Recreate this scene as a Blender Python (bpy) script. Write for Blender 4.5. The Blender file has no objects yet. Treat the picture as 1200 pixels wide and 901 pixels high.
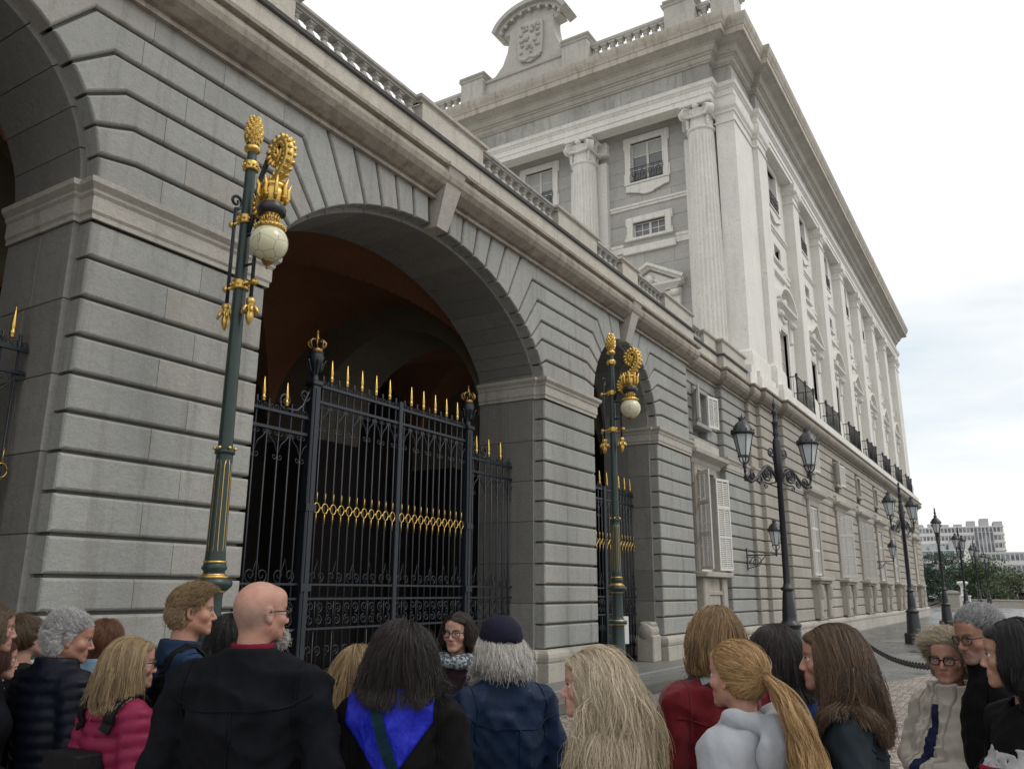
import bpy, math, random
import numpy as np
from mathutils import Vector, Matrix
random.seed(7); rng = np.random.default_rng(7)
R_ = math.radians
scene = bpy.context.scene
COL = scene.collection

# ------------------------------------------------------------------ mesh helper
class MB:
    """collects faces of ONE mesh, each with a tone value and a material slot"""
    def __init__(s): s.v=[]; s.f=[]; s.t=[]; s.m=[]; s.sm=[]
    def add(s, vs, fs, tone=0.5, mi=0, smooth=False):
        b=len(s.v); s.v.extend(vs)
        for f in fs: s.f.append([i+b for i in f])
        n=len(fs); s.t.extend([tone]*n); s.m.extend([mi]*n); s.sm.extend([smooth]*n)
    def box(s,x0,x1,y0,y1,z0,z1,tone=None,mi=0,c=0.0):
        if tone is None: tone=random.random()
        if c<=0:
            vs=[(x,y,z) for z in (z0,z1) for y in (y0,y1) for x in (x0,x1)]
            fs=[(0,2,3,1),(4,5,7,6),(0,1,5,4),(2,6,7,3),(0,4,6,2),(1,3,7,5)]
            s.add(vs,fs,tone,mi); return
        # chamfered box
        vs=[];idx={}
        for ix,x in enumerate((x0,x1)):
            for iy,y in enumerate((y0,y1)):
                for iz,z in enumerate((z0,z1)):
                    sx=c if ix==0 else -c; sy=c if iy==0 else -c; sz=c if iz==0 else -c
                    idx[ix,iy,iz,0]=len(vs); vs.append((x,y+sy,z+sz))
                    idx[ix,iy,iz,1]=len(vs); vs.append((x+sx,y,z+sz))
                    idx[ix,iy,iz,2]=len(vs); vs.append((x+sx,y+sy,z))
        fs=[]
        def q(a,b,c_,d,fl): fs.append((a,b,c_,d) if not fl else (d,c_,b,a))
        for i in (0,1):
            q(idx[i,0,0,0],idx[i,1,0,0],idx[i,1,1,0],idx[i,0,1,0],i==0)
            q(idx[0,i,0,1],idx[1,i,0,1],idx[1,i,1,1],idx[0,i,1,1],i==1)
            q(idx[0,0,i,2],idx[1,0,i,2],idx[1,1,i,2],idx[0,1,i,2],i==0)
        for a in (0,1):
            for b in (0,1):
                q(idx[a,b,0,0],idx[a,b,0,1],idx[a,b,1,1],idx[a,b,1,0],(a+b)%2==1)
                q(idx[a,0,b,0],idx[a,1,b,0],idx[a,1,b,2],idx[a,0,b,2],(a+b)%2==1)
                q(idx[0,a,b,1],idx[1,a,b,1],idx[1,a,b,2],idx[0,a,b,2],(a+b)%2==0)
        for a in (0,1):
            for b in (0,1):
                for d in (0,1):
                    t=(idx[a,b,d,0],idx[a,b,d,1],idx[a,b,d,2])
                    fs.append(t if (a+b+d)%2==0 else t[::-1])
        s.add(vs,fs,tone,mi)
    def lathe(s,prof,c=(0,0,0),n=24,tone=0.5,mi=0,smooth=True,axis='z'):
        """prof: list of (r,z) bottom to top; a repeated point keeps an edge sharp"""
        vs=[]
        for r,z in prof:
            for k in range(n):
                a=2*math.pi*k/n
                p=(r*math.cos(a),r*math.sin(a),z)
                if axis=='y': p=(p[0],-p[2],p[1])
                if axis=='x': p=(p[2],p[0],p[1])
                vs.append((c[0]+p[0],c[1]+p[1],c[2]+p[2]))
        fs=[]
        for i in range(len(prof)-1):
            for k in range(n):
                k2=(k+1)%n
                fs.append((i*n+k,i*n+k2,(i+1)*n+k2,(i+1)*n+k))
        s.add(vs,fs,tone,mi,smooth)
        if prof[0][0]>1e-6: s.add(vs[:n],[tuple(range(n))[::-1]],tone,mi)
        if prof[-1][0]>1e-6: s.add(vs[-n:],[tuple(range(n))],tone,mi)
    def tube(s,pts,r,n=8,tone=0.5,mi=0,cap=True,flat=1.0,up=None):
        """pts path, r scalar or per point radius"""
        P=np.array(pts,float); m=len(P)
        rr=np.full(m,r,float) if np.isscalar(r) else np.array(r,float)
        T=np.gradient(P,axis=0); T/=np.linalg.norm(T,axis=1)[:,None]+1e-12
        u=np.array(up if up is not None else ((0,0,1) if abs(T[0,2])<0.9 else (1,0,0)),float)
        N=u-T[0]*np.dot(u,T[0]); N/=np.linalg.norm(N)+1e-12
        vs=[]
        for i in range(m):
            N=N-T[i]*np.dot(N,T[i]); N/=np.linalg.norm(N)+1e-12
            B=np.cross(T[i],N)
            for k in range(n):
                a=2*math.pi*k/n
                vs.append(tuple(P[i]+rr[i]*(math.cos(a)*N+flat*math.sin(a)*B)))
        fs=[]
        for i in range(m-1):
            for k in range(n):
                k2=(k+1)%n; fs.append((i*n+k,i*n+k2,(i+1)*n+k2,(i+1)*n+k))
        if cap: fs.append(tuple(range(n))[::-1]); fs.append(tuple(range((m-1)*n,m*n)))
        s.add(vs,fs,tone,mi,True)
    def sweep(s,path,prof,tone=None,mi=0,seg=None,cap=True,smooth=False):
        """path: plan points, outward = right hand side; prof: (out,z) bottom to top. seg: block length for tone changes"""
        P=[np.array(p,float) for p in path]; m=len(P); offs=[]
        for i in range(m):
            ns=[]
            if i>0: d=P[i]-P[i-1]; d/=np.linalg.norm(d); ns.append(np.array((d[1],-d[0])))
            if i<m-1: d=P[i+1]-P[i]; d/=np.linalg.norm(d); ns.append(np.array((d[1],-d[0])))
            if len(ns)==1: offs.append(ns[0])
            else:
                b=ns[0]+ns[1]; offs.append(b/max(1e-6,np.dot(b,b))*2 if np.dot(b,b)>1e-6 else ns[0])
        Q=[];O=[]
        for i in range(m-1):
            L=np.linalg.norm(P[i+1]-P[i]); k=max(1,int(round(L/seg))) if seg else 1
            for j in range(k):
                t=j/k; Q.append(P[i]*(1-t)+P[i+1]*t)
                if j==0: O.append(offs[i])
                else:
                    d=(P[i+1]-P[i])/L; O.append(np.array((d[1],-d[0])))
        Q.append(P[-1]);O.append(offs[-1])
        npf=len(prof)
        for i in range(len(Q)-1):
            tn=random.random() if tone is None else tone
            vs=[]
            for q,o in ((Q[i],O[i]),(Q[i+1],O[i+1])):
                for out,z in prof: vs.append((q[0]+o[0]*out,q[1]+o[1]*out,z))
            s.add(vs,[(j,npf+j,npf+j+1,j+1) for j in range(npf-1)],tn,mi,smooth)
        if cap:
            for q,o,fl in ((Q[0],O[0],0),(Q[-1],O[-1],1)):
                vs=[(q[0]+o[0]*out,q[1]+o[1]*out,z) for out,z in prof]
                f=tuple(range(npf)); s.add(vs,[f if not fl else f[::-1]],0.5,mi)
    def prism(s,poly,y0,y1,tone=None,mi=0,c=0.0,insets=None,round_=True,back=False):
        """polygon in XZ (counter clockwise seen from -Y, i.e. x right z up), front at y0 (smaller y). per edge insets; chamfer c at the front"""
        if tone is None: tone=random.random()
        n=len(poly)
        if insets is None: insets=[0]*n
        ce=list(c) if isinstance(c,(list,tuple)) else [c]*n
        cm=max(ce)
        p0=inset(poly,insets)
        if cm>0:
            p1=inset(poly,[i_+e*.45 for i_,e in zip(insets,ce)]); p2=inset(poly,[i_+e for i_,e in zip(insets,ce)])
            rings=[(p0,y1),(p0,y0+cm),(p1,y0+cm*.3),(p2,y0)]
        else: rings=[(p0,y1),(p0,y0)]
        vs=[]
        for pp,y in rings: vs+=[(x,y,z) for x,z in pp]
        fs=[]
        for r in range(len(rings)-1):
            for k in range(n):
                k2=(k+1)%n; fs.append((r*n+k,r*n+k2,(r+1)*n+k2,(r+1)*n+k))
        L=(len(rings)-1)*n
        fs.append(tuple(range(L,L+n)))
        if back: fs.append(tuple(range(n))[::-1])
        s.add(vs,fs,tone,mi)
    def build(s,name,mats,parent=None,loc=None,org=None):
        """org: world point the vertices are given relative to = origin of the parent"""
        me=bpy.data.meshes.new(name)
        V=np.array(s.v,dtype=np.float64).reshape(-1,3)
        if org is not None: V=V-np.array(org)
        me.from_pydata(V.tolist(),[],s.f)
        if not isinstance(mats,(list,tuple)): mats=[mats]
        for m in mats: me.materials.append(m)
        me.polygons.foreach_set('material_index',s.m)
        me.polygons.foreach_set('use_smooth',s.sm)
        at=me.attributes.new('tone','FLOAT','FACE'); at.data.foreach_set('value',s.t)
        me.update()
        o=bpy.data.objects.new(name,me); COL.objects.link(o)
        if parent is not None: o.parent=parent
        if loc is not None: o.location=loc
        return o

def inset(poly,ins):
    n=len(poly); out=[]
    for i in range(n):
        a=poly[i-1];b=poly[i];c=poly[(i+1)%n]
        d1=(b[0]-a[0],b[1]-a[1]);d2=(c[0]-b[0],c[1]-b[1])
        l1=math.hypot(*d1) or 1e-9;l2=math.hypot(*d2) or 1e-9
        n1=(-d1[1]/l1,d1[0]/l1);n2=(-d2[1]/l2,d2[0]/l2)
        i1=ins[i-1];i2=ins[i]
        det=n1[0]*n2[1]-n1[1]*n2[0]
        if abs(det)<1e-4: out.append((b[0]+n2[0]*i2,b[1]+n2[1]*i2)); continue
        c1=n1[0]*b[0]+n1[1]*b[1]+i1; c2=n2[0]*b[0]+n2[1]*b[1]+i2
        out.append(((c1*n2[1]-c2*n1[1])/det,(n1[0]*c2-n2[0]*c1)/det))
    return out

def tag(o,label=None,cat=None,group=None,kind=None):
    if label: o['label']=label
    if cat: o['category']=cat
    if group: o['group']=group
    if kind: o['kind']=kind
    return o
def empty(name,loc,label,cat,group=None,rz=0.0):
    o=bpy.data.objects.new(name,None); COL.objects.link(o); o.location=loc; o.rotation_euler=(0,0,rz)
    o.empty_display_size=0.2
    return tag(o,label,cat,group)
def kids(o): return [c for c in bpy.data.objects if c.parent==o]
def copy_tree(o,parent=None):
    c=o.copy(); COL.objects.link(c)
    if parent is not None: c.parent=parent
    for ch in kids(o):
        copy_tree(ch,c)
    return c

# ------------------------------------------------------------------ materials
def newmat(name):
    m=bpy.data.materials.new(name); m.use_nodes=True
    nt=m.node_tree; nt.nodes.clear()
    out=nt.nodes.new('ShaderNodeOutputMaterial'); b=nt.nodes.new('ShaderNodeBsdfPrincipled')
    nt.links.new(b.outputs[0],out.inputs[0])
    return m,nt,b
def nd(nt,t,**kw):
    n=nt.nodes.new(t)
    for k,v in kw.items(): setattr(n,k,v)
    return n
def mixc(nt,fac,a,b,mode='MIX'):
    n=nt.nodes.new('ShaderNodeMix'); n.data_type='RGBA'; n.blend_type=mode
    for sock,val in ((0,fac),(6,a),(7,b)):
        if hasattr(val,'links') or isinstance(val,bpy.types.NodeSocket): nt.links.new(val,n.inputs[sock])
        elif sock==0: n.inputs[0].default_value=val
        else: n.inputs[sock].default_value=(*val[:3],1)
    return n.outputs[2]
def coords(nt,scale=(1,1,1)):
    tc=nd(nt,'ShaderNodeTexCoord'); mp=nd(nt,'ShaderNodeMapping'); mp.inputs[3].default_value=scale
    nt.links.new(tc.outputs['Object'],mp.inputs[0]); return mp.outputs[0]
def noise(nt,vec,scale,detail=4,rough=.55):
    n=nd(nt,'ShaderNodeTexNoise'); n.inputs['Scale'].default_value=scale; n.inputs['Detail'].default_value=detail; n.inputs['Roughness'].default_value=rough
    nt.links.new(vec,n.inputs['Vector']); return n.outputs['Fac']
def ramp(nt,fac,stops):
    r=nd(nt,'ShaderNodeValToRGB'); e=r.color_ramp.elements
    while len(e)<len(stops): e.new(.5)
    for el,(p,c) in zip(e,stops):
        el.position=p; el.color=(c,c,c,1) if np.isscalar(c) else (*c,1)
    nt.links.new(fac,r.inputs[0]); return r.outputs[0]
def bump(nt,b,h,strength,dist):
    bp=nd(nt,'ShaderNodeBump'); bp.inputs['Strength'].default_value=strength; bp.inputs['Distance'].default_value=dist
    nt.links.new(h,bp.inputs['Height']); nt.links.new(bp.outputs[0],b.inputs['Normal']); return bp

def stone(name,base,tonevar=.22,stain=(.10,.085,.06),stain_amt=.35,speck=.25,rough=.85,streak=.3,streak_lo=.55,warm=None,blot=.5,bmp=.7):
    m,nt,b=newmat(name)
    at=nd(nt,'ShaderNodeAttribute',attribute_name='tone')
    c0=coords(nt)
    lo=[c*(1-tonevar) for c in base]; hi=[min(1,c*(1+tonevar)) for c in base]
    col=mixc(nt,at.outputs['Fac'],lo,hi)
    if warm:  # some blocks are of a warmer stone
        mt=nd(nt,'ShaderNodeMath',operation='MULTIPLY'); mt.inputs[1].default_value=7.31; nt.links.new(at.outputs['Fac'],mt.inputs[0])
        fr=nd(nt,'ShaderNodeMath',operation='FRACT'); nt.links.new(mt.outputs[0],fr.inputs[0])
        col=mixc(nt,ramp(nt,fr.outputs[0],[(.5,0.0),(1,.5)]),col,warm)
    n1=noise(nt,c0,.9,6,.62)
    col=mixc(nt,ramp(nt,n1,[(.40,blot),(.62,0.0)]),col,[c*.72 for c in base])
    nm=noise(nt,c0,9,5,.7)
    col=mixc(nt,ramp(nt,nm,[(.36,.42),(.55,0.0)]),col,[c*.74 for c in base]); col=mixc(nt,ramp(nt,nm,[(.58,0.0),(.72,.35)]),col,[min(1,c*1.2) for c in base])
    nsp=noise(nt,c0,4.6,2,.5)
    col=mixc(nt,ramp(nt,nsp,[(.70,0.0),(.735,stain_amt*1.4)]),col,[c*.6 for c in base])
    n2=noise(nt,c0,48,3,.75)
    col=mixc(nt,ramp(nt,n2,[(.35,speck),(.52,0.0)]),col,[c*.45 for c in base])
    n2b=noise(nt,c0,37,3,.75)
    col=mixc(nt,ramp(nt,n2b,[(.55,0.0),(.72,speck)]),col,[min(1,c*1.35) for c in base])
    cs=coords(nt,(2.6,2.6,.22)); n3=noise(nt,cs,1.6,5,.65)
    col=mixc(nt,ramp(nt,n3,[(streak_lo,0.0),(streak_lo+.2,streak)]),col,stain)
    n4=noise(nt,c0,3.3,7,.7)
    col=mixc(nt,ramp(nt,n4,[(.6,0.0),(.75,stain_amt)]),col,stain)
    nt.links.new(col,b.inputs['Base Color']); b.inputs['Roughness'].default_value=rough
    nb=noise(nt,c0,16,8,.72); bump(nt,b,nb,bmp,.025)
    return m
def plain(name,base,rough=.5,metal=0.0,var=.12,nscale=6,bump_s=0.0,bump_scale=40,coat=0.0,spec=None,sheen=0.0):
    m,nt,b=newmat(name); c0=coords(nt)
    n=noise(nt,c0,nscale,4,.6)
    col=mixc(nt,n,[c*(1-var) for c in base],[min(1,c*(1+var)) for c in base])
    nt.links.new(col,b.inputs['Base Color']); b.inputs['Metallic'].default_value=metal
    n2=noise(nt,c0,nscale*3,3,.6)
    mr=nd(nt,'ShaderNodeMapRange'); mr.inputs[3].default_value=max(.02,rough-.1); mr.inputs[4].default_value=min(1,rough+.12); nt.links.new(n2,mr.inputs[0]); nt.links.new(mr.outputs[0],b.inputs['Roughness'])
    if bump_s>0: bump(nt,b,noise(nt,c0,bump_scale,4,.6),bump_s,.01)
    if coat: b.inputs['Coat Weight'].default_value=coat
    if spec is not None: b.inputs['Specular IOR Level'].default_value=spec
    if sheen: b.inputs['Sheen Weight'].default_value=sheen
    return m
M={}
M['granite']=stone('grey_granite',(.328,.332,.316),tonevar=.10,stain=(.10,.09,.072),stain_amt=.26,streak=.42,streak_lo=.52,warm=(.36,.325,.275),blot=.3)
M['granite_pal']=stone('pale_granite',(.40,.375,.325),tonevar=.12,stain=(.12,.10,.08),stain_amt=.22,streak=.35,streak_lo=.52,warm=(.43,.385,.31),blot=.35)
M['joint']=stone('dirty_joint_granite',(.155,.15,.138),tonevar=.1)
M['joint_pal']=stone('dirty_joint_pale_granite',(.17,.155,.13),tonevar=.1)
M['ledge']=stone('blackened_ledge_stone',(.10,.10,.098),tonevar=.2)
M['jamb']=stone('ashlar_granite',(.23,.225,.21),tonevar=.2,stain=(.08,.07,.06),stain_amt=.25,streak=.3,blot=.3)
M['impost']=stone('pale_moulding_stone',(.46,.435,.385),tonevar=.08,stain=(.10,.085,.065),stain_amt=.35,streak=.5,streak_lo=.56,speck=.12)
M['cornice']=stone('stained_cornice_stone',(.36,.325,.27),tonevar=.12,stain=(.085,.065,.045),stain_amt=.55,streak=.5,streak_lo=.48,speck=.15,blot=.7)
M['fascia']=stone('cream_parapet_stone',(.52,.49,.425),tonevar=.08,stain=(.2,.165,.11),stain_amt=.3,streak=.5,streak_lo=.56,speck=.1)
M['balus']=stone('grey_baluster_stone',(.46,.45,.41),tonevar=.1,stain=(.10,.095,.08),stain_amt=.4,streak=.4,speck=.15)
M['lime']=stone('white_limestone',(.75,.735,.685),tonevar=.05,stain=(.36,.33,.27),stain_amt=.3,streak=.35,streak_lo=.54,speck=.06,blot=.25,bmp=.18)
M['limewall']=stone('grey_upper_ashlar',(.45,.44,.41),tonevar=.09,stain=(.2,.19,.165),stain_amt=.3,streak=.3,speck=.12,blot=.4,bmp=.3)
M['frieze']=stone('mottled_frieze_stone',(.41,.40,.37),tonevar=.26,stain=(.15,.14,.13),stain_amt=.5,streak=.5,streak_lo=.5,speck=.1,blot=.7,bmp=.3)
M['topcor']=stone('rust_stained_cornice',(.50,.465,.40),tonevar=.07,stain=(.22,.14,.075),stain_amt=.35,streak=.55,streak_lo=.5,speck=.08,blot=.5,bmp=.3)
M['soffit']=stone('weathered_soffit_stone',(.46,.435,.38),tonevar=.08,stain=(.15,.11,.07),stain_amt=.45,streak=.3,speck=.08,blot=.6,bmp=.3)
M['plaster']=stone('red_brown_vault_plaster',(.38,.18,.095),tonevar=.03,stain=(.05,.02,.01),stain_amt=.4,streak=.2,speck=.05,blot=.5)
M['crossarch']=stone('gallery_arch_stone',(.27,.235,.185),tonevar=.15,stain_amt=.3,streak=.25)
M['inner']=stone('shaded_gallery_plaster',(.022,.018,.014),tonevar=.1,stain=(.05,.035,.025),stain_amt=.4,streak=.3,speck=.05)  # near-black base: the gallery's shade is put into the colour
M['iron']=plain('black_blue_iron',(.011,.015,.022),rough=.42,var=.3,nscale=9,bump_s=.15)
M['lampiron']=plain('charcoal_cast_iron',(.018,.019,.023),rough=.36,var=.25,nscale=8,bump_s=.12)
M['balc']=plain('balcony_iron',(.022,.022,.022),rough=.55,var=.3)
M['gold']=plain('gilded_bronze',(.66,.44,.13),rough=.34,metal=1.0,var=.22,nscale=14,bump_s=.35,bump_scale=55)
M['oldgold']=plain('dull_gilding',(.30,.19,.08),rough=.42,metal=1.0,var=.35,nscale=20)
M['green']=plain('dark_green_enamel',(.015,.033,.028),rough=.38,var=.4,nscale=9,bump_s=.12)
M['doorwood']=plain('pale_closed_door',(.40,.36,.31),rough=.6,var=.1)
M['roofstone']=stone('pale_roof_stone',(.50,.485,.44),tonevar=.08,stain=(.16,.14,.11),stain_amt=.4,streak=.4,speck=.1,bmp=.3)
M['white']=plain('white_painted_wood',(.60,.59,.55),rough=.5,var=.06,nscale=5)
M['pane']=plain('window_glass',(.11,.115,.13),rough=.06,var=.3,nscale=1.5,spec=.8)
M['lantern']=plain('frosted_lantern_glass',(.50,.54,.56),rough=.25,var=.1,nscale=3)
M['paper']=plain('white_paper',(.74,.74,.74),rough=.7,var=.03)
M['yellow']=plain('yellow_plate',(.60,.50,.06),rough=.5)
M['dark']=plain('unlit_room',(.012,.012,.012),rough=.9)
# opal globe with fine dark cracks
def globe_mat():
    m,nt,b=newmat('opal_glass_globe'); c0=coords(nt)
    v=nd(nt,'ShaderNodeTexVoronoi',feature='DISTANCE_TO_EDGE'); v.inputs['Scale'].default_value=7.0; v.inputs['Randomness'].default_value=.55; nt.links.new(c0,v.inputs['Vector'])
    col=mixc(nt,ramp(nt,v.outputs['Distance'],[(.0,1.0),(.03,0.0)]),(.62,.60,.42),(.22,.21,.13))
    nt.links.new(col,b.inputs['Base Color']); b.inputs['Roughness'].default_value=.22
    return m
M['globe']=globe_mat()
def pave_mat():
    m,nt,b=newmat('wet_granite_slabs'); c0=coords(nt)
    br=nd(nt,'ShaderNodeTexBrick'); br.offset=.5
    for k,v in (('Scale',1.0),('Mortar Size',.008),('Brick Width',1.35),('Row Height',.72),('Bias',0.0)): br.inputs[k].default_value=v
    br.inputs['Color1'].default_value=(.20,.20,.19,1); br.inputs['Color2'].default_value=(.125,.128,.125,1); br.inputs['Mortar'].default_value=(.05,.05,.047,1)
    nt.links.new(c0,br.inputs['Vector'])
    n=noise(nt,c0,.55,6,.6); col=mixc(nt,ramp(nt,n,[(.42,.55),(.58,0.0)]),br.outputs['Color'],(.075,.08,.08))
    n2=noise(nt,c0,60,3,.7); col=mixc(nt,ramp(nt,n2,[(.4,.35),(.55,0.0)]),col,(.06,.06,.058))
    nt.links.new(col,b.inputs['Base Color'])
    r=ramp(nt,n,[(.40,.17),(.60,.48)]); nt.links.new(r,b.inputs['Roughness'])
    bump(nt,b,br.outputs['Fac'],-.25,.01); return m
M['pave']=pave_mat()
def cobble_mat():
    m,nt,b=newmat('reddish_cobbles'); c0=coords(nt)
    v=nd(nt,'ShaderNodeTexVoronoi'); v.inputs['Scale'].default_value=9; v.inputs['Randomness'].default_value=.6; nt.links.new(c0,v.inputs['Vector'])
    v2=nd(nt,'ShaderNodeTexVoronoi',feature='DISTANCE_TO_EDGE'); v2.inputs['Scale'].default_value=9; v2.inputs['Randomness'].default_value=.6; nt.links.new(c0,v2.inputs['Vector'])
    sx=nd(nt,'ShaderNodeSeparateColor'); nt.links.new(v.outputs['Color'],sx.inputs[0])
    col=mixc(nt,sx.outputs[0],(.20,.155,.125),(.34,.30,.26))
    col=mixc(nt,ramp(nt,v2.outputs['Distance'],[(.0,1.0),(.09,0.0)]),col,(.06,.05,.042))
    nt.links.new(col,b.inputs['Base Color']); b.inputs['Roughness'].default_value=.55
    bump(nt,b,ramp(nt,v2.outputs['Distance'],[(0,0.0),(.2,1.0)]),.6,.02); return m
M['cobble']=cobble_mat()

M['road']=plain('grey_paved_square',(.24,.235,.225),rough=.5,var=.15,nscale=.25)
M['kerb']=stone('kerb_granite',(.20,.20,.19),tonevar=.15,stain_amt=.3,streak=.2,rough=.5)
M['pave_dark']=stone('dark_wet_slab',(.075,.08,.078),tonevar=.2,stain_amt=.2,streak=.1,rough=.28)
# =================================================================== gate arcade
YF=7.8; YC=7.87; YI=8.02; YB=9.3      # block face, joint floor, inner arch face, back of the piers
ZS=5.83                                # springing
ZJ=[.67,1.11,1.49,1.835,2.22,2.62,3.01,3.40,3.79,4.18,4.58,5.01,5.42]
ZK=[5.83,6.22,6.62,7.00,7.39,7.77]; ZTOP=8.24
class Arch:
    def __init__(s,cx,a,rise,p): s.cx,s.a,s.rise,s.p=cx,a,rise,p
    def pt(s,t,off=0.0):        # t 0 right spring .. pi/2 crown .. pi left spring; off = distance outward
        x=s.a*math.cos(t); z=s.rise*max(0,math.sin(t))**s.p
        if off:
            e=1e-3; t1=min(max(t,2e-3),math.pi-2e-3)
            x1,z1=s.a*math.cos(t1-e),s.rise*math.sin(t1-e)**s.p; x2,z2=s.a*math.cos(t1+e),s.rise*math.sin(t1+e)**s.p
            dx,dz=x2-x1,z2-z1; l=math.hypot(dx,dz); x+=off*dz/l; z+=off*-dx/l
        return (s.cx+x,ZS+z)
    def joints(s,LL):
        """(t,bend point) of every radial joint of the right half, from the springing to the keystone"""
        out=[(0.0,(s.cx+s.a+LL[0],ZS))]
        for zk,L in zip(ZK[1:],LL):
            lo,hi=0.01,math.pi/2-.05
            for _ in range(40):
                mid=(lo+hi)/2
                if s.pt(mid,L)[1]<zk: lo=mid
                else: hi=mid
            if hi>math.pi/2-.12: break
            out.append((lo,(s.pt(lo,L)[0],zk)))
        tk=math.acos(.27/s.a); t0=out[-1][0]
        n=max(1,int(round((s.pt(t0)[0]-s.pt(tk)[0])/.40)))
        for i in range(1,n+1):
            x0=s.pt(t0)[0]-s.cx; x=x0+(.27-x0)*i/n; t=math.acos(x/s.a)
            p=s.pt(t); q=s.pt(t,.3); k=(ZTOP-p[1])/max(.05,q[1]-p[1]); out.append((t,(p[0]+(q[0]-p[0])*k,ZTOP)))
        return out
A1=Arch(2.5,1.83,1.83,1.0); A2=Arch(10.2,3.57,1.81,1.34); A3=Arch(17.84,1.83,1.83,1.0)
ARCHES=[A1,A2,A3]; LS_=[.44,.46,.50,.57,.66]; LB_=[.25,.35,.6,.8,1.0]
def mir(arch,j): return [(math.pi-t,(2*arch.cx-b[0],b[1])) for t,b in j]
arcade=empty('gate_arcade',(10.2,7.8,0),'long grey rusticated stone arcade with three gated arches and a balustrade on top','arcade')
AO=(10.2,7.8,0)
wall=MB()
GH,GV,CH=.019,.003,.028
def pier_blocks(mb,x0,x1,y0,y1,zj,seed=0,bw=.95,recess=.07):
    r=random.Random(seed)
    for k in range(len(zj)-1):
        z0,z1=zj[k],zj[k+1]
        w=x1-x0; n=max(1,int(round(w/bw)))
        xs=[x0]+[x0+w*(i+(.18 if k%2 else -.18))/n for i in range(1,n)]+[x1]
        for i in range(len(xs)-1):
            L=i>0; Rr=i<len(xs)-2
            mb.prism([(xs[i],z0),(xs[i+1],z0),(xs[i+1],z1),(xs[i],z1)],y0,y1,tone=r.random(),
                     insets=[GH,GV if Rr else 0,GH,GV if L else 0],c=[CH,0 if Rr else CH,CH,0 if L else CH])
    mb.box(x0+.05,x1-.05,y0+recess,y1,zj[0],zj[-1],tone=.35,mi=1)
def course_piece(mb,lower,upper,arcs,tone): pass
PIERS=[(-3.0,.67),(4.33,6.63),(13.77,16.01),(19.67,22.1)]
for i,(a,b) in enumerate(PIERS): pier_blocks(wall,a,b,YF,YI+.02,ZJ,seed=i*9+3)
def arcpts(arch,t0,t1,n=3): return [arch.pt(t0+(t1-t0)*i/n) for i in range(1,n)]
def spandrel(A,B,x0,x1):
    """courses between the right half of arch A and the left half of arch B (None = plain wall end)"""
    JA=A.joints(LB_ if A is A2 else LS_) if A else None
    JB=mir(B,B.joints(LB_ if B is A2 else LS_)) if B else None
    for k in range(len(ZK)):
        z0=ZK[k]; z1=ZK[k+1] if k+1<len(ZK) else ZTOP
        def side(J,k,xe):
            if J is None: return ([(xe,z0)],[(xe,z1)],[],xe,xe)
            t0,b0=J[k]; t1,b1=J[k+1]
            ar=A if J is JA else B
            lo=[ar.pt(t0),b0] if k>0 else [ar.pt(0.0 if J is JA else math.pi)]
            return (lo,[ar.pt(t1),b1],arcpts(ar,t0,t1),b0[0] if k>0 else ar.pt(t0)[0],b1[0])
        lA,uA,arA,xa0,xa1=side(JA,k,x0); lB,uB,arB,xb0,xb1=side(JB,k,x1)
        xl=max(xa0,xa1)+.03; xr=min(xb0,xb1)-.03
        w=xr-xl; n=0 if w<.5 else max(1,int(round(w/.95)))
        sp=[xl+w*(i+.5+(.16 if k%2 else -.16))/n for i in range(n)] if n else []
        rr=random.Random(k*7+int(x0*10))
        cuts=[None]+sp+[None]
        for i in range(len(cuts)-1):
            L,Rc=cuts[i],cuts[i+1]
            poly=[];ins=[];ch=[]
            # lower, left to right
            low=(lA if L is None else [(L,z0)])+(lB[::-1] if Rc is None else [(Rc,z0)])
            for p in low: poly.append(p); ins.append(GH); ch.append(CH)
            # right side
            if Rc is None:
                if JB: 
                    ins[-1]=0; ch[-1]=.02
                    for p in arB: poly.append(p); ins.append(0); ch.append(.02)
                else: ins[-1]=0; ch[-1]=CH
            else: ins[-1]=GV; ch[-1]=0
            up=(uB if Rc is None else [(Rc,z1)])+(uA[::-1] if L is None else [(L,z1)])
            for p in up: poly.append(p); ins.append(GH); ch.append(CH)
            if L is None:
                if JA:
                    ins[-1]=0; ch[-1]=.02
                    for p in arA[::-1]: poly.append(p); ins.append(0); ch.append(.02)
                else: ins[-1]=0; ch[-1]=CH
            else: ins[-1]=GV; ch[-1]=0
            wall.prism(poly,YF,YI+.03,tone=rr.random(),insets=ins,c=ch)
    for J,ar in ((JA,A),(JB,B)):
        if J is None: continue
        for k in range(len(ZK),len(J)-1):
            t0,b0=J[k];t1,b1=J[k+1]
            arc=[ar.pt(t0+(t1-t0)*i/3) for i in range(4)]
            poly=[b1]+arc[::-1]+[b0]
            # orientation: make counter clockwise
            ar2=sum(poly[i-1][0]*poly[i][1]-poly[i][0]*poly[i-1][1] for i in range(len(poly)))
            ins=[.02,0,0,0,.02,0]; ch=[.03,.015,.015,.015,.03,0]
            if ar2<0: poly=poly[::-1]; ins=[.02,0,0,0,.02,0]; ch=[.03,.015,.015,.015,.03,0]
            wall.prism(poly,YF,YI+.03,insets=ins,c=ch)
spandrel(None,A1,-3.0,.67); spandrel(A1,A2,4.33,6.63); spandrel(A2,A3,13.77,16.01); spandrel(A3,None,19.67,22.1)
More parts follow.
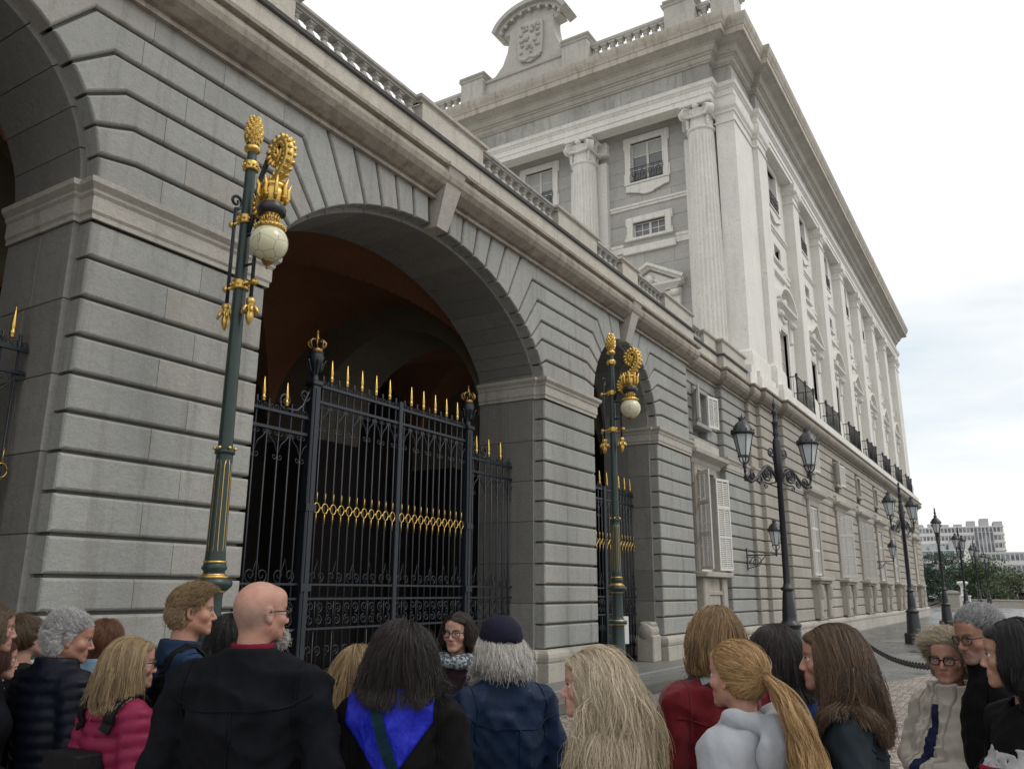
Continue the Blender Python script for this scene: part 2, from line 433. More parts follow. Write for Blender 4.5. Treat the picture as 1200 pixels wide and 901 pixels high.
# plain backing behind the channels
def backing(mb,x0,x1,step=.06):
    n=int((x1-x0)/step); prev=None
    for i in range(n+1):
        x=x0+(x1-x0)*i/n; z=5.4
        for A in ARCHES:
            d=abs(x-A.cx)/(A.a+.05)
            if d<1: z=ZS+ (A.rise+.05)*((1-d*d)**.5)**A.p
        if prev:
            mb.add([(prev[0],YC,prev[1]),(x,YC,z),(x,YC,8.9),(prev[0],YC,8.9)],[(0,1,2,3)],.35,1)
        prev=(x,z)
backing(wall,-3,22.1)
# top of the wall behind the cornice up to the terrace
wall.box(-3,22.05,8.06,8.5,8.26,9.17,tone=.4)
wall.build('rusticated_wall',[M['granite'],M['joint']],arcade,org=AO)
# keystones
for A in ARCHES:
    k=MB(); w0,w1=.15,.23; zc=ZS+A.rise
    poly=[(-w0,zc-.03),(w0,zc-.03),(w1,8.60),(-w1,8.60)]
    vs=[]
    for (x,z),yo in zip(poly,(7.74,7.74,7.43,7.43)): vs.append((A.cx+x,yo,z))
    for (x,z) in poly: vs.append((A.cx+x,YI+.1,z))
    k.add(vs,[(0,1,2,3),(0,3,7,4),(1,5,6,2),(0,4,5,1),(3,2,6,7)],.8)
    k.box(A.cx-w1-.03,A.cx+w1+.03,7.40,7.9,8.601,8.66,tone=.8)
    k.build('keystone',M['impost'],arcade,org=AO)
# inner arch order, jambs
inn=MB()
def ring(mb,A,y0,y1,off_in,off_out,n,zlow=ZS):
    for i in range(n):
        t0=math.pi*i/n;t1=math.pi*(i+1)/n; m=5
        inner=[A.pt(t0+(t1-t0)*j/m,off_in) for j in range(m+1)]
        outer=[A.pt(t0+(t1-t0)*j/m,off_out) for j in range(m+1)]
        poly=outer+inner[::-1]
        N=len(poly); ins=[0]*N; ins[m]=.004; ins[-1]=.004; ch=[.01]*N
        mb.prism(poly,y0,y1,insets=ins,c=ch)
for A,n in ((A1,13),(A2,23),(A3,13)):
    ring(inn,A,YI,YB,-.07,.10,n)
for (a,b) in PIERS:
    zz=[0.0,.67,1.49,2.22,3.01,3.79,4.58,5.42,5.84]
    for k in range(len(zz)-1):
        for y0,y1 in ((YI,8.62+.12*(k%2)),(8.62+.12*(k%2)+.006,YB)):
            inn.box(a-.07,b+.07,y0,y1,zz[k]+.003,zz[k+1]-.003,c=.008)
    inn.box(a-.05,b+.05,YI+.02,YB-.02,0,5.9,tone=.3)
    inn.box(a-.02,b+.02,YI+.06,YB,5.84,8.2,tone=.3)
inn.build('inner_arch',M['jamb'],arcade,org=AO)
PIMP=[(0,5.42),(.03,5.42),(.03,5.47),(.05,5.50),(.05,5.655),(.075,5.69),(.075,5.72),(.125,5.775),(.13,5.83),(0,5.835)]
PPL=[(.13,-.06),(.13,.42),(.10,.43),(.125,.47),(.137,.53),(.125,.60),(.085,.65),(0,.67)]
for a,b in PIERS:
    imp=MB(); pl=MB()
    path=[(a-.07,YB),(a-.07,YI),(a,YI),(a,YF),(b,YF),(b,YI),(b+.07,YI),(b+.07,YB)]
    if b>22: path=path[:4]+[(22.1,YF),(22.1,8.0)]
    imp.sweep(path,PIMP,seg=1.2); pl.sweep(path,PPL,seg=1.3)
    imp.build('impost_moulding',M['impost'],arcade,org=AO); pl.build('plinth',M['granite_pal'],arcade,org=AO)
# ---------------------------------------------------------------- window bay and the pier after it
bay=MB()
ZALL=ZJ[:-1]+[5.42]+ZK+[ZTOP]
def rust_wall(mb,x0,x1,y0,y1,zj,holes=(),seed=0,bw=1.15,recess=.055):
    """courses of chamfered blocks on plane y0; holes = (x0,x1,z0,z1)"""
    r=random.Random(seed)
    for k in range(len(zj)-1):
        z0,z1=zj[k],zj[k+1]; iv=[(x0,x1)]
        for hx0,hx1,hz0,hz1 in holes:
            if hz0<z1-.02 and hz1>z0+.02:
                iv=[q for a,b in iv for q in ((a,min(b,hx0)),(max(a,hx1),b)) if q[1]-q[0]>.02]
        for a,b in iv:
            n=max(1,int(round((b-a)/bw))); xs=[a]+[a+(b-a)*(i+(.15 if k%2 else -.15))/n for i in range(1,n)]+[b]
            for i in range(n):
                L=i>0;Q=i<n-1
                mb.prism([(xs[i],z0),(xs[i+1],z0),(xs[i+1],z1),(xs[i],z1)],y0,y1,tone=r.random(),
                    insets=[GH,GV if Q else 0,GH,GV if L else 0],c=[CH,0 if Q else CH*.6,CH,0 if L else CH*.6])
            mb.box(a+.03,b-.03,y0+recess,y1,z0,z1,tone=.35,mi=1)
W=(22.95,24.45)   # ground floor window opening of the bay
rust_wall(bay,22.05,25.35,8.0,8.25,ZALL,[(W[0]-.35,W[1]+.35,.67,5.55),(23.0,24.3,6.45,7.75)],seed=5)
for k in range(len(ZALL)-1): pass
pier_blocks(bay,25.3,27.9,7.8,8.3,ZALL,seed=77)
bay.box(22.1,27.6,8.26,8.7,0,8.3,tone=.4)
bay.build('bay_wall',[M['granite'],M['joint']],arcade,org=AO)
IMP=MB(); IMP.sweep([(25.3,8.1),(25.3,7.8),(27.9,7.8),(27.9,8.1)],[(o,z) for o,z in PIMP],seg=1.2); IMP.build('impost_moulding',M['impost'],arcade,org=AO)
for pth in ([(22.05,8.0),(22.75,8.0)],[(24.65,8.0),(25.3,8.0),(25.3,7.8),(27.9,7.8),(27.9,8.0)]):
    PL=MB(); PL.sweep(pth,PPL,seg=1.2); PL.build('plinth',M['granite_pal'],arcade,org=AO)
# cornice, parapet
CP=[(-3,7.8),(22.1,7.8),(22.1,8.0),(25.3,8.0),(25.3,7.8),(27.9,7.8)]
PCOR=[(0,8.09),(.07,8.09),(.07,8.135),(.035,8.15),(.035,8.185),(.10,8.20),(.16,8.235),(.255,8.29),(.315,8.37),(.335,8.46),(.31,8.55),(.28,8.57),(.28,8.59),(.36,8.61),(.37,8.665),(.2,8.69)]
PFAS=[(.2,8.68),(.2,9.085),(.0,9.09)]
PLED=[(.19,9.085),(.25,9.095),(.26,9.15),(.22,9.165),(-.25,9.17)]
c=MB(); c.sweep(CP,PCOR,seg=1.25); c.build('cornice_moulding',M['cornice'],arcade,org=AO)
c=MB(); c.sweep(CP,PFAS,seg=1.25); c.sweep(CP,PLED,seg=1.25,tone=.2,mi=1); c.build('parapet_band',[M['fascia'],M['ledge']],arcade,org=AO)
# balustrade of the terrace
BALP=[(.05,0),(.05,.035),(.032,.05),(.045,.075),(.062,.115),(.064,.14),(.05,.185),(.03,.235),(.026,.265),(.04,.275),(.04,.29),(.028,.30),(.036,.325),(.05,.335),(.05,.37)]
def baluster_mesh(scale=1.0,name='baluster',mat=None):
    m=MB(); m.lathe([(r*1.42*scale,z*scale) for r,z in BALP],n=12,tone=.5)
    m.box(-.066*scale,.066*scale,-.066*scale,.066*scale,-.0,.03*scale,tone=.5); m.box(-.066*scale,.066*scale,-.066*scale,.066*scale,.345*scale,.375*scale,tone=.5)
    return m
BAL_SECT=[(6.6,9.42),(11.22,14.1),(15.95,17.38),(18.3,20.15),(22.3,23.9)]
BAL_SOL=[(-3.0,6.6),(9.42,11.22),(14.1,15.95),(17.38,18.3),(20.15,22.3),(23.9,25.1),(25.12,27.6)]
proto_bal=None; ZB=9.17
def balustrade(parent,x0,x1,yc,zb,org):
    global proto_bal
    m=MB()
    # rail as one body
    m.sweep([(x0,yc-.0),(x1,yc)],[(-.085,zb+.375),(.085,zb+.375),(.09,zb+.40),(.125,zb+.42),(.13,zb+.46),(.11,zb+.48),(-.11,zb+.48),(-.13,zb+.46),(-.125,zb+.42),(-.09,zb+.40),(-.085,zb+.375)],seg=1.4)
    part=m.build('balustrade',M['balus'],parent,org=org)
    n=int(round((x1-x0)/.27))
    for i in range(n):
        x=x0+(x1-x0)*(i+.5)/n
        if proto_bal is None:
            proto_bal=baluster_mesh().build('baluster',M['balus'],part); o=proto_bal
        else: o=proto_bal.copy(); COL.objects.link(o); o.parent=part
        o.location=(x-org[0],yc-org[1],zb-org[2])
    return part
for x0,x1 in BAL_SECT:
    yc=7.78 if x1<22 else 7.98
    balustrade(arcade,x0,x1,yc,ZB,AO)
for x0,x1 in BAL_SOL:
    ped=MB()
    y=7.78
    if 23.8<x0<25.11: y=7.97
    ped.box(x0,x1,y-.16,y+.16,9.17,9.545,c=.006)
    ped.sweep([(x0-.05,y+.16),(x0-.05,y-.16),(x1+.05,y-.16),(x1+.05,y+.16)],[(-.05,9.545),(.0,9.545),(.0,9.575),(.05,9.6),(.06,9.65),(.04,9.67),(-.2,9.672)],tone=.3)
    ped.build('balustrade_pedestal',M['fascia'],arcade,org=AO)
# terrace floor
t=MB(); t.box(-3,29.2,8.3,27,9.0,9.1); t.build('terrace_floor',M['balus'],arcade,org=AO)
# ---------------------------------------------------------------- gallery behind the arches
g=MB()
g.box(-3,27,16.0,16.3,0,8.9,tone=.5); g.box(22.1,22.4,8.4,16.3,0,8.9,tone=.5); g.box(-3.3,-3,8.4,16.3,0,8.9,tone=.5)
for (a,b) in PIERS[:3]:
    pass
# cross walls with an arch between the vault bays (opening y 9.75..14.2)
for (a,b) in ((4.6,6.36),(14.04,15.74),(19.9,22.1)):
    g2=MB(); n=28; yc,ra,zs,ri=12.0,2.45,5.3,2.25
    pts=[(yc-ra*math.cos(math.pi*i/n),zs+ri*math.sin(math.pi*i/n)) for i in range(n+1)]
    for xx,fl in ((a,0),(b,1)):
        for i in range(n):
            q=[(xx,pts[i][0],pts[i][1]),(xx,pts[i+1][0],pts[i+1][1]),(xx,pts[i+1][0],8.9),(xx,pts[i][0],8.9)]
            g2.add(q,[(0,1,2,3) if fl else (3,2,1,0)],.5)
        for y0,y1 in ((YB,yc-ra),(yc+ra,16.0)):
            g2.add([(xx,y0,zs),(xx,y1,zs),(xx,y1,8.9),(xx,y0,8.9)],[(0,1,2,3)],.5); g.add([(xx,y0,0),(xx,y1,0),(xx,y1,zs),(xx,y0,zs)],[(0,1,2,3)],.5)  # below the springing the wall takes the near-black colour, shade painted in
    for i in range(n):
        g2.add([(a,*pts[i]),(b,*pts[i]),(b,*pts[i+1]),(a,*pts[i+1])],[(0,1,2,3)],random.random())
    for y in (yc-ra,yc+ra): g.add([(a,y,0),(b,y,0),(b,y,zs),(a,y,zs)],[(0,1,2,3)],.5)
    g2.build('cross_arch',M['crossarch'],arcade,org=AO)
# pilasters and a doorway on the back wall
for x in (7.6,8.3,12.2,12.9,17.0,18.8): g.box(x,x+.42,15.8,16.0,0,5.2,tone=.9)
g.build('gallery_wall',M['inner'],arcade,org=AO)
d=MB()
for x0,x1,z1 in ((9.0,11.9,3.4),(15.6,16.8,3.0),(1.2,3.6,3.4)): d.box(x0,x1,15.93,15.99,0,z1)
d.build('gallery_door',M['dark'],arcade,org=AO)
def vault(x0,x1,zs,rise,y0,y1):
    v=MB(); n=84; cx=(x0+x1)/2; a=(x1-x0)/2; cy=(y0+y1)/2; bb=(y1-y0)/2; vs=[]
    for i in range(n+1):
        for j in range(n+1):
            x=cx-a*math.cos(math.pi*i/n); y=cy-bb*math.cos(math.pi*j/n)
            z=zs+rise*max(math.sin(math.pi*i/n)**.9,math.sin(math.pi*j/n)**.9); vs.append((x,y,z))
    v.add(vs,[(i*(n+1)+j,(i+1)*(n+1)+j,(i+1)*(n+1)+j+1,i*(n+1)+j+1) for i in range(n) for j in range(n)],.5)
    v.build('vault',M['plaster'],arcade,org=AO)
vault(6.36,14.04,5.35,2.85,YB-.1,16.0); vault(-3,4.6,5.35,2.85,YB-.1,16.0); vault(15.74,19.9,5.35,2.6,YB-.1,16.0)
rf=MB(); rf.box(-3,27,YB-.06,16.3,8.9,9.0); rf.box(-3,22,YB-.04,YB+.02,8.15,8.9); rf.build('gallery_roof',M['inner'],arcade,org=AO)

# =================================================================== window pieces (local: x along the wall, -y outward)
def window_parts(parent,loc,rz,w,h,z0,surround,kind,mat_s=None,rows=3,cols=2,glass_y=.16,apron=False,rail=False,fr=.055,pane=None):
    """an opening of w x h, bottom z0; returns the surround part"""
    s=MB(); sw=.26*surround
    def sur(x0,x1,y0,y1,z0_,z1_): s.box(x0,x1,y0,y1,z0_,z1_,tone=.5,c=.012)
    sur(-w/2-sw,-w/2,-.09,.3,z0-.02,z0+h+sw); sur(w/2,w/2+sw,-.09,.3,z0-.02,z0+h+sw); sur(-w/2+.001,w/2-.001,-.088,.3,z0+h,z0+h+sw)
    s.box(-w/2-sw-.05,-w/2-sw,-.06,.2,z0-.02,z0+h*.25,tone=.5); s.box(w/2+sw,w/2+sw+.05,-.06,.2,z0-.02,z0+h*.25,tone=.5)
    s.box(-w/2-sw-.06,-w/2-sw-.001,-.06,.2,z0+h*.86,z0+h+sw-.01,tone=.5); s.box(w/2+sw+.001,w/2+sw+.06,-.06,.2,z0+h*.86,z0+h+sw-.01,tone=.5)
    if apron:
        # sill with a hanging curved apron
        s.box(-w/2-sw-.04,w/2+sw+.04,-.13,.3,z0-.10,z0-.021,tone=.5,c=.01)
        n=18; pts=[]
        for i in range(n+1):
            u=-1+2*i/n; x=u*(w/2+sw); d=.30+ .18*max(0,math.cos(u*1.9))+ (.05 if abs(u)<.25 else 0)
            pts.append((x,z0-.10-d))
        poly=pts+[(w/2+sw,z0-.10),(-w/2-sw,z0-.10)]
        s.prism(poly,-.08,.2,tone=.5,c=.02)
        s.tube([(x,-.085,z+.01) for x,z in pts],.035,6,tone=.4)
    else:
        s.box(-w/2-sw-.08,w/2+sw+.08,-.15,.3,z0-.14,z0-.021,tone=.5,c=.012)
    S=s.build('window_surround',mat_s or M['lime'],parent,loc=loc); S.rotation_euler=(0,0,rz)
    f=MB(); gy=glass_y
    f.box(-w/2,-w/2+fr,gy-.05,gy+.04,z0,z0+h,tone=.5); f.box(w/2-fr,w/2,gy-.05,gy+.04,z0,z0+h,tone=.5)
    f.box(-w/2+fr,w/2-fr,gy-.05,gy+.04,z0,z0+fr,tone=.5); f.box(-w/2+fr,w/2-fr,gy-.05,gy+.04,z0+h-fr,z0+h,tone=.5)
    f.box(-.05,.05,gy-.055,gy+.04,z0+fr,z0+h-fr,tone=.5)
    for hx0,hx1 in ((-w/2+fr,-.05),(.05,w/2-fr)):
        for j in range(1,rows):
            z=z0+h*j/rows; f.box(hx0,hx1,gy-.035,gy+.03,z-.018,z+.018,tone=.5)
        for j in range(1,cols):
            x=hx0+(hx1-hx0)*j/cols; f.box(x-.016,x+.016,gy-.034,gy+.029,z0+fr,z0+h-fr,tone=.5)
    F=f.build('window_frame',M['white'],S)
    p=MB(); p.box(-w/2+fr,w/2-fr,gy-.008,gy+.008,z0+fr,z0+h-fr,tone=.5); p.build('window_pane',pane or M['pane'],S)
    bd=random.choice((.22,.3,.38,.5)) if kind=='up' else 0
    if bd:
        b=MB(); b.box(-w/2+fr,w/2-fr,gy-.02,gy-.012,z0+h-fr-h*bd,z0+h-fr,tone=.2); b.build('window_blind',M['blind'],S)
    if rail:
        q=MB(); y=-.12; z1=z0+.62
        for zz in (z0+.03,z1): q.tube([(-w/2-.02,y,zz),(w/2+.02,y,zz)],.016,6)
        k=int(w/.11)
        for i in range(k+1):
            x=-w/2+w*i/k
            pts=[(x+.03*math.sin(t*2*math.pi)*(1 if i%2 else -1),y,z0+.03+(z1-z0-.03)*t) for t in np.linspace(0,1,9)]
            q.tube(pts,.011,5)
        for i in range(4):
            cx=-w/2+w*(i+.5)/4
            q.tube([(cx+.10*math.cos(t),y,z0+.33+.13*math.sin(t)) for t in np.linspace(0,2*math.pi,13)],.012,5)
        q.build('window_railing',M['balc'],S)
    return S
M['blind']=plain('pale_interior_blind',(.42,.42,.40),rough=.9,var=.2,nscale=2)
def shutter_mesh(w,h,z0,hinge,ang):
    """a louvred leaf hinged at local x=0; hinge=+1 leaf extends to +x"""
    m=MB(); st=.06
    m.box(0,st,-.02,.02,z0,z0+h,tone=.5); m.box(w-st,w,-.02,.02,z0,z0+h,tone=.5)
    zs=[z0,z0+h*.36,z0+h*.68,z0+h] if h>1.6 else [z0,z0+h]
    for k,z in enumerate(zs):
        a=z-(.04 if 0<k<len(zs)-1 else (0 if k==0 else .08)); m.box(st,w-st,-.02,.02,a,a+.08,tone=.5)
    m.box(w/2-.02,w/2+.02,-.018,.018,z0+.08,z0+h-.08,tone=.5)
    n=int(h/.06)
    for i in range(n):
        z=z0+.1+(h-.2)*i/n
        m.add([(st,-.016,z),(w-st,-.016,z),(w-st,.016,z+.042),(st,.016,z+.042),(st,-.012,z-.008),(w-st,-.012,z-.008),(w-st,.02,z+.034),(st,.02,z+.034)],[(0,1,2,3),(7,6,5,4),(0,4,5,1),(2,6,7,3)],.5)
    return m
# ground floor window of the bay, with open louvred shutters
S=window_parts(arcade,(23.7-AO[0],8.0-AO[1],0),0,1.5,2.85,2.3,1.0,'low',mat_s=M['granite_pal'],rows=4,cols=1)
for sx,an in ((-1,222),(1,-14)):
    m=shutter_mesh(.72,2.75,2.33,1,0); o=m.build('shutter',M['white'],arcade,loc=(23.7-AO[0]+sx*.75,7.88-AO[1],0)); o.rotation_euler=(0,0,R_(an))
h=MB()
h.sweep([(22.5,8.05),(22.5,7.98),(24.9,7.98),(24.9,8.05)],[(.02,5.30),(.08,5.34),(.12,5.46),(.30,5.56),(.34,5.58),(.36,5.68),(.02,5.72)],tone=.6)
h.box(22.6,24.8,7.83,8.02,5.66,6.02,tone=.8); h.build('window_hood',M['impost'],arcade,org=AO)
h=MB(); h.box(22.45,24.95,7.62,8.1,2.12,2.26,c=.02,tone=.7)
for x in (22.65,24.3): h.prism([(x,.9),(x+.42,.9),(x+.42,2.12),(x,2.12)],7.76,8.05,c=.05)
h.box(23.2,24.2,7.84,8.05,.5,2.12,c=.03); h.box(23.05,24.35,7.80,8.05,1.62,1.74,c=.02)
h.build('window_sill',M['granite_pal'],arcade,org=AO)
S=window_parts(arcade,(23.65-AO[0],8.0-AO[1],0),0,.95,.95,6.62,.5,'mid',mat_s=M['granite'],rows=2,cols=1)
for sx,an in ((-1,206),(1,-12)):
    m=shutter_mesh(.62,1.0,6.6,1,0); o=m.build('shutter',M['white'],arcade,loc=(23.65-AO[0]+sx*.5,7.9-AO[1],0)); o.rotation_euler=(0,0,R_(an))

# =================================================================== the palace block
PO=(28.7,7.72,0)
palace=empty('palace_block',PO,'tall pale stone palace wing with fluted columns and a heavy rust stained cornice','palace')
XE=73.6; YM=7.3
lw=MB()
def stack(x0,x1,y,seed): pier_blocks(lw,x0,x1,y,9.2,ZALL,seed=seed,recess=.06)
stack(27.85,28.75,7.66,201); stack(28.7,31.05,7.5,202)
CK=[34.9+5.67*k for k in range(7)]
holes=[]
for cx in CK: holes+= [(cx-1.05,cx+1.05,.67,5.5),(cx-.5,cx+.5,6.55,7.55)]
rust_wall(lw,31.0,XE,YM,7.7,ZALL,holes,seed=9,bw=1.6)
lw.box(31.05,XE-.05,7.72,8.0,0,8.3,tone=.4); lw.box(XE-.4,XE,YM+.03,26,0,8.4,tone=.4)
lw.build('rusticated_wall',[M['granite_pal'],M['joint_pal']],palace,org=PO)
CP2=[(27.85,7.9),(27.85,7.66),(28.7,7.66),(28.7,7.5),(31.0,7.5),(31.0,YM),(XE,YM),(XE,9)]
c=MB(); c.sweep(CP2,PCOR,seg=1.7); c.build('lower_cornice',M['cornice'],palace,org=PO)
c=MB(); c.sweep(CP2,[(.2,8.68),(.2,9.12),(-.5,9.13)],seg=1.7); 
c.box(28.0,28.65,7.50,8.0,9.13,9.5,c=.01); c.box(28.78,30.97,7.42,8.0,9.125,9.42,c=.01); c.box(31.2,32.6,7.2,7.9,9.135,9.42,c=.01)
c.box(28,XE-.3,7.62,9,8.9,9.11,tone=.5); c.build('parapet_band',M['lime'],palace,org=PO)
c=MB(); c.sweep(CP2,PPL,seg=1.6); c.build('plinth',M['impost'],palace,org=PO)
c=MB(); 
xs=[31.0]
for cx in CK: xs+=[cx-1.25,cx+1.25]
xs.append(XE)
c.sweep([(27.85,7.7),(27.85,7.66),(28.7,7.66),(28.7,7.5),(31.0,7.5),(31.0,YM),(CK[0]-1.25,YM)],PIMP,seg=1.4); c.build('impost_moulding',M['impost'],palace,org=PO)
for i in range(2,len(xs)-1,2): c=MB(); c.sweep([(xs[i],YM),(xs[i+1],YM)],PIMP,seg=1.4); c.build('impost_moulding',M['impost'],palace,org=PO)
low0=None
rr=random.Random(3)
for k,cx in enumerate(CK):
    L=(cx-PO[0],YM-PO[1],0)
    S=window_parts(palace,L,0,1.35,2.75,2.35,1.1,'low',mat_s=M['granite_pal'],rows=4,cols=1)
    hd=MB(); hd.sweep([(-1.2,.05),(-1.2,-.02),(1.2,-.02),(1.2,.05)],[(.02,5.30),(.08,5.34),(.12,5.46),(.28,5.55),(.32,5.58),(.34,5.68),(.02,5.72)],tone=.6)
    hd.box(-1.1,1.1,-.14,.02,5.66,6.0,tone=.8); o=hd.build('window_hood',M['impost'],palace,loc=L)
    hd=MB(); hd.box(-1.3,1.3,-.40,.1,2.16,2.29,c=.02,tone=.7); hd.box(-1.15,1.15,-.3,.1,2.05,2.16,c=.02)
    for x in (-1.05,.65): hd.prism([(x,.75),(x+.4,.75),(x+.4,2.05),(x,2.05)],-.27,.1,c=.07); hd.prism([(x+.02,1.45),(x+.38,1.45),(x+.38,2.04),(x+.02,2.04)],-.36,-.2,c=.12)
    hd.box(-.6,.6,-.12,.1,.67,2.05,c=.03); hd.box(-.42,.42,-.19,.05,1.0,1.8,c=.06); hd.build('window_sill',M['granite_pal'],palace,loc=L)
    # shutters: closed white leaves, some of them ajar
    ang={0:(0,0),1:(-62,0),2:(-75,0),3:(0,0)}.get(k,(0,0))
    for sx,an in ((-1,ang[0]),(1,180-ang[1])):
        m=shutter_mesh(.66,2.7,2.37,1,0); o=m.build('shutter',M['white'],palace,loc=(L[0]+sx*.67,L[1]-.02,0)); o.rotation_euler=(0,0,R_(an))
    S=window_parts(palace,L,0,.85,.9,6.6,.45,'mid',mat_s=M['granite_pal'],rows=2,cols=1)
    if k<2:
        for sx,an in ((-1,206),(1,-10)):
            m=shutter_mesh(.62,.98,6.58,1,0); o=m.build('shutter',M['white'],palace,loc=(L[0]+sx*.46,L[1]-.11,0)); o.rotation_euler=(0,0,R_(an))
# ---------------------------------------------------------------- upper storeys
XW=29.4; YW=7.95; ZB0=9.1; ZA0,ZA1,ZF1,ZC1=20.5,21.25,21.95,23.3
up=MB()
def ashlar_y(mb,y0,y1,x,z0,z1,holes,seed):     # wall facing -X
    r=random.Random(seed); z=z0; k=0
    while z<z1-.05:
        zt=min(z1,z+.62); zt=min([zt]+[e for h_ in holes for e in h_[2:] if z+.01<e<zt]); iv=[(y0,y1)]
        for a,b,c_,d_ in holes:
            if c_<zt-.02 and d_>z+.02: iv=[q for p0,p1 in iv for q in ((p0,min(p1,a)),(max(p0,b),p1)) if q[1]-q[0]>.02]
        for p0,p1 in iv:
            n=max(1,int(round((p1-p0)/1.25))); ys=[p0]+[p0+(p1-p0)*(i+(.2 if k%2 else -.2))/n for i in range(1,n)]+[p1]
            for i in range(n): mb.box(x,x+.5,ys[i]+.004,ys[i+1]-.004,z+.004,zt-.004,tone=r.random(),c=.008)
            mb.box(x+.015,x+.5,p0,p1,z,zt,tone=.3)
        z=zt;k+=1
BY=[11.65,16.85,22.05]; CY=[9.05,14.25,19.45,24.65]
hol=[]
for by in BY: hol+=[(by-.73,by+.73,18.4,20.25),(by-.73,by+.73,15.9,16.56),(by-.75,by+.75,9.2,12.7)]
ashlar_y(up,8.3,26.4,XW,ZB0,ZA0+.1,hol,4)
up.build('front_wall',M['limewall'],palace,org=PO)
# side wall, bay by bay
sw=MB(); 
hol=[]
for cx in CK: hol+=[(cx-.7,cx+.7,18.4,20.25),(cx-.55,cx+.55,15.8,16.6),(cx-.75,cx+.75,9.2,12.7)]
def ashlar_x(mb,x0,x1,y,z0,z1,holes,seed):
    r=random.Random(seed); z=z0;k=0
    while z<z1-.05:
        zt=min(z1,z+.8); zt=min([zt]+[e for h_ in holes for e in h_[2:] if z+.01<e<zt]); iv=[(x0,x1)]
        for a,b,c_,d_ in holes:
            if c_<zt-.02 and d_>z+.02: iv=[q for p0,p1 in iv for q in ((p0,min(p1,a)),(max(p0,b),p1)) if q[1]-q[0]>.02]
        for p0,p1 in iv: mb.box(p0,p1,y,y+.5,z,zt,tone=r.random())
        z=zt;k+=1
ashlar_x(sw,32.2,XE-.2,YW,ZB0,ZA0+.1,hol,8)
sw.build('side_wall',M['lime'],palace,org=PO)
core=MB(); core.box(XW+.6,XE-.6,YW+.8,26,9.1,22,tone=.4); core.box(XE-.55,XE-.25,YW,26,9.1,22,tone=.4); core.box(XW,XE-.3,YW+.3,26.2,20.6,22.6,tone=.4); core.build('core',M['limewall'],palace,org=PO)
# pilasters: corner ones and those between the side bays
PPIL=[(.0,9.1),(.13,9.1),(.13,10.05),(.10,10.07),(.10,10.16),(.05,10.24),(.0,10.28)]
PCAP=[(.0,19.55),(.05,19.57),(.05,19.63),(.0,19.66),(.0,19.95),(.06,20.0),(.06,20.08),(.14,20.2),(.16,20.36),(.16,20.5),(.0,20.52)]
pil=MB()
def pilaster_body(path,seg=None):
    pil.sweep(path,PPIL,tone=.6); pil.sweep(path,[(0,10.28),(0,19.55)],tone=.5,cap=False); pil.sweep(path,PCAP,tone=.5)
pilaster_body([(XW,8.45),(28.75,8.45),(28.75,7.72),(31.25,7.72),(31.25,7.5),(32.5,7.5),(32.5,8.2)])
pil.build('corner_pilaster',M['lime'],palace,org=PO)
PX=[(CK[k]+CK[k+1])/2 for k in range(6)]+[CK[-1]+2.83]
pp=None
for x in PX:
    if pp is None:
        pil=MB(); pilaster_body([(x-.58,8.2),(x-.58,7.5),(x+.58,7.5),(x+.58,8.2)])
        # capital scrolls
        for sx in (-.55,.55): pil.lathe([(.0,-.1),(.13,-.1),(.13,.1),(.0,.1)],c=(x+sx,7.38,20.12),n=14,axis='y')
        pp=pil.build('pilaster',M['lime'],palace,org=PO); x0=x
    else:
        o=pp.copy(); COL.objects.link(o); o.parent=palace; o.location=(x-x0,0,0)
pil=MB(); pilaster_body([(XE-1.3,8.2),(XE-1.3,7.5),(XE-.15,7.5),(XE-.15,8.6)]); pil.build('pilaster',M['lime'],palace,org=PO)
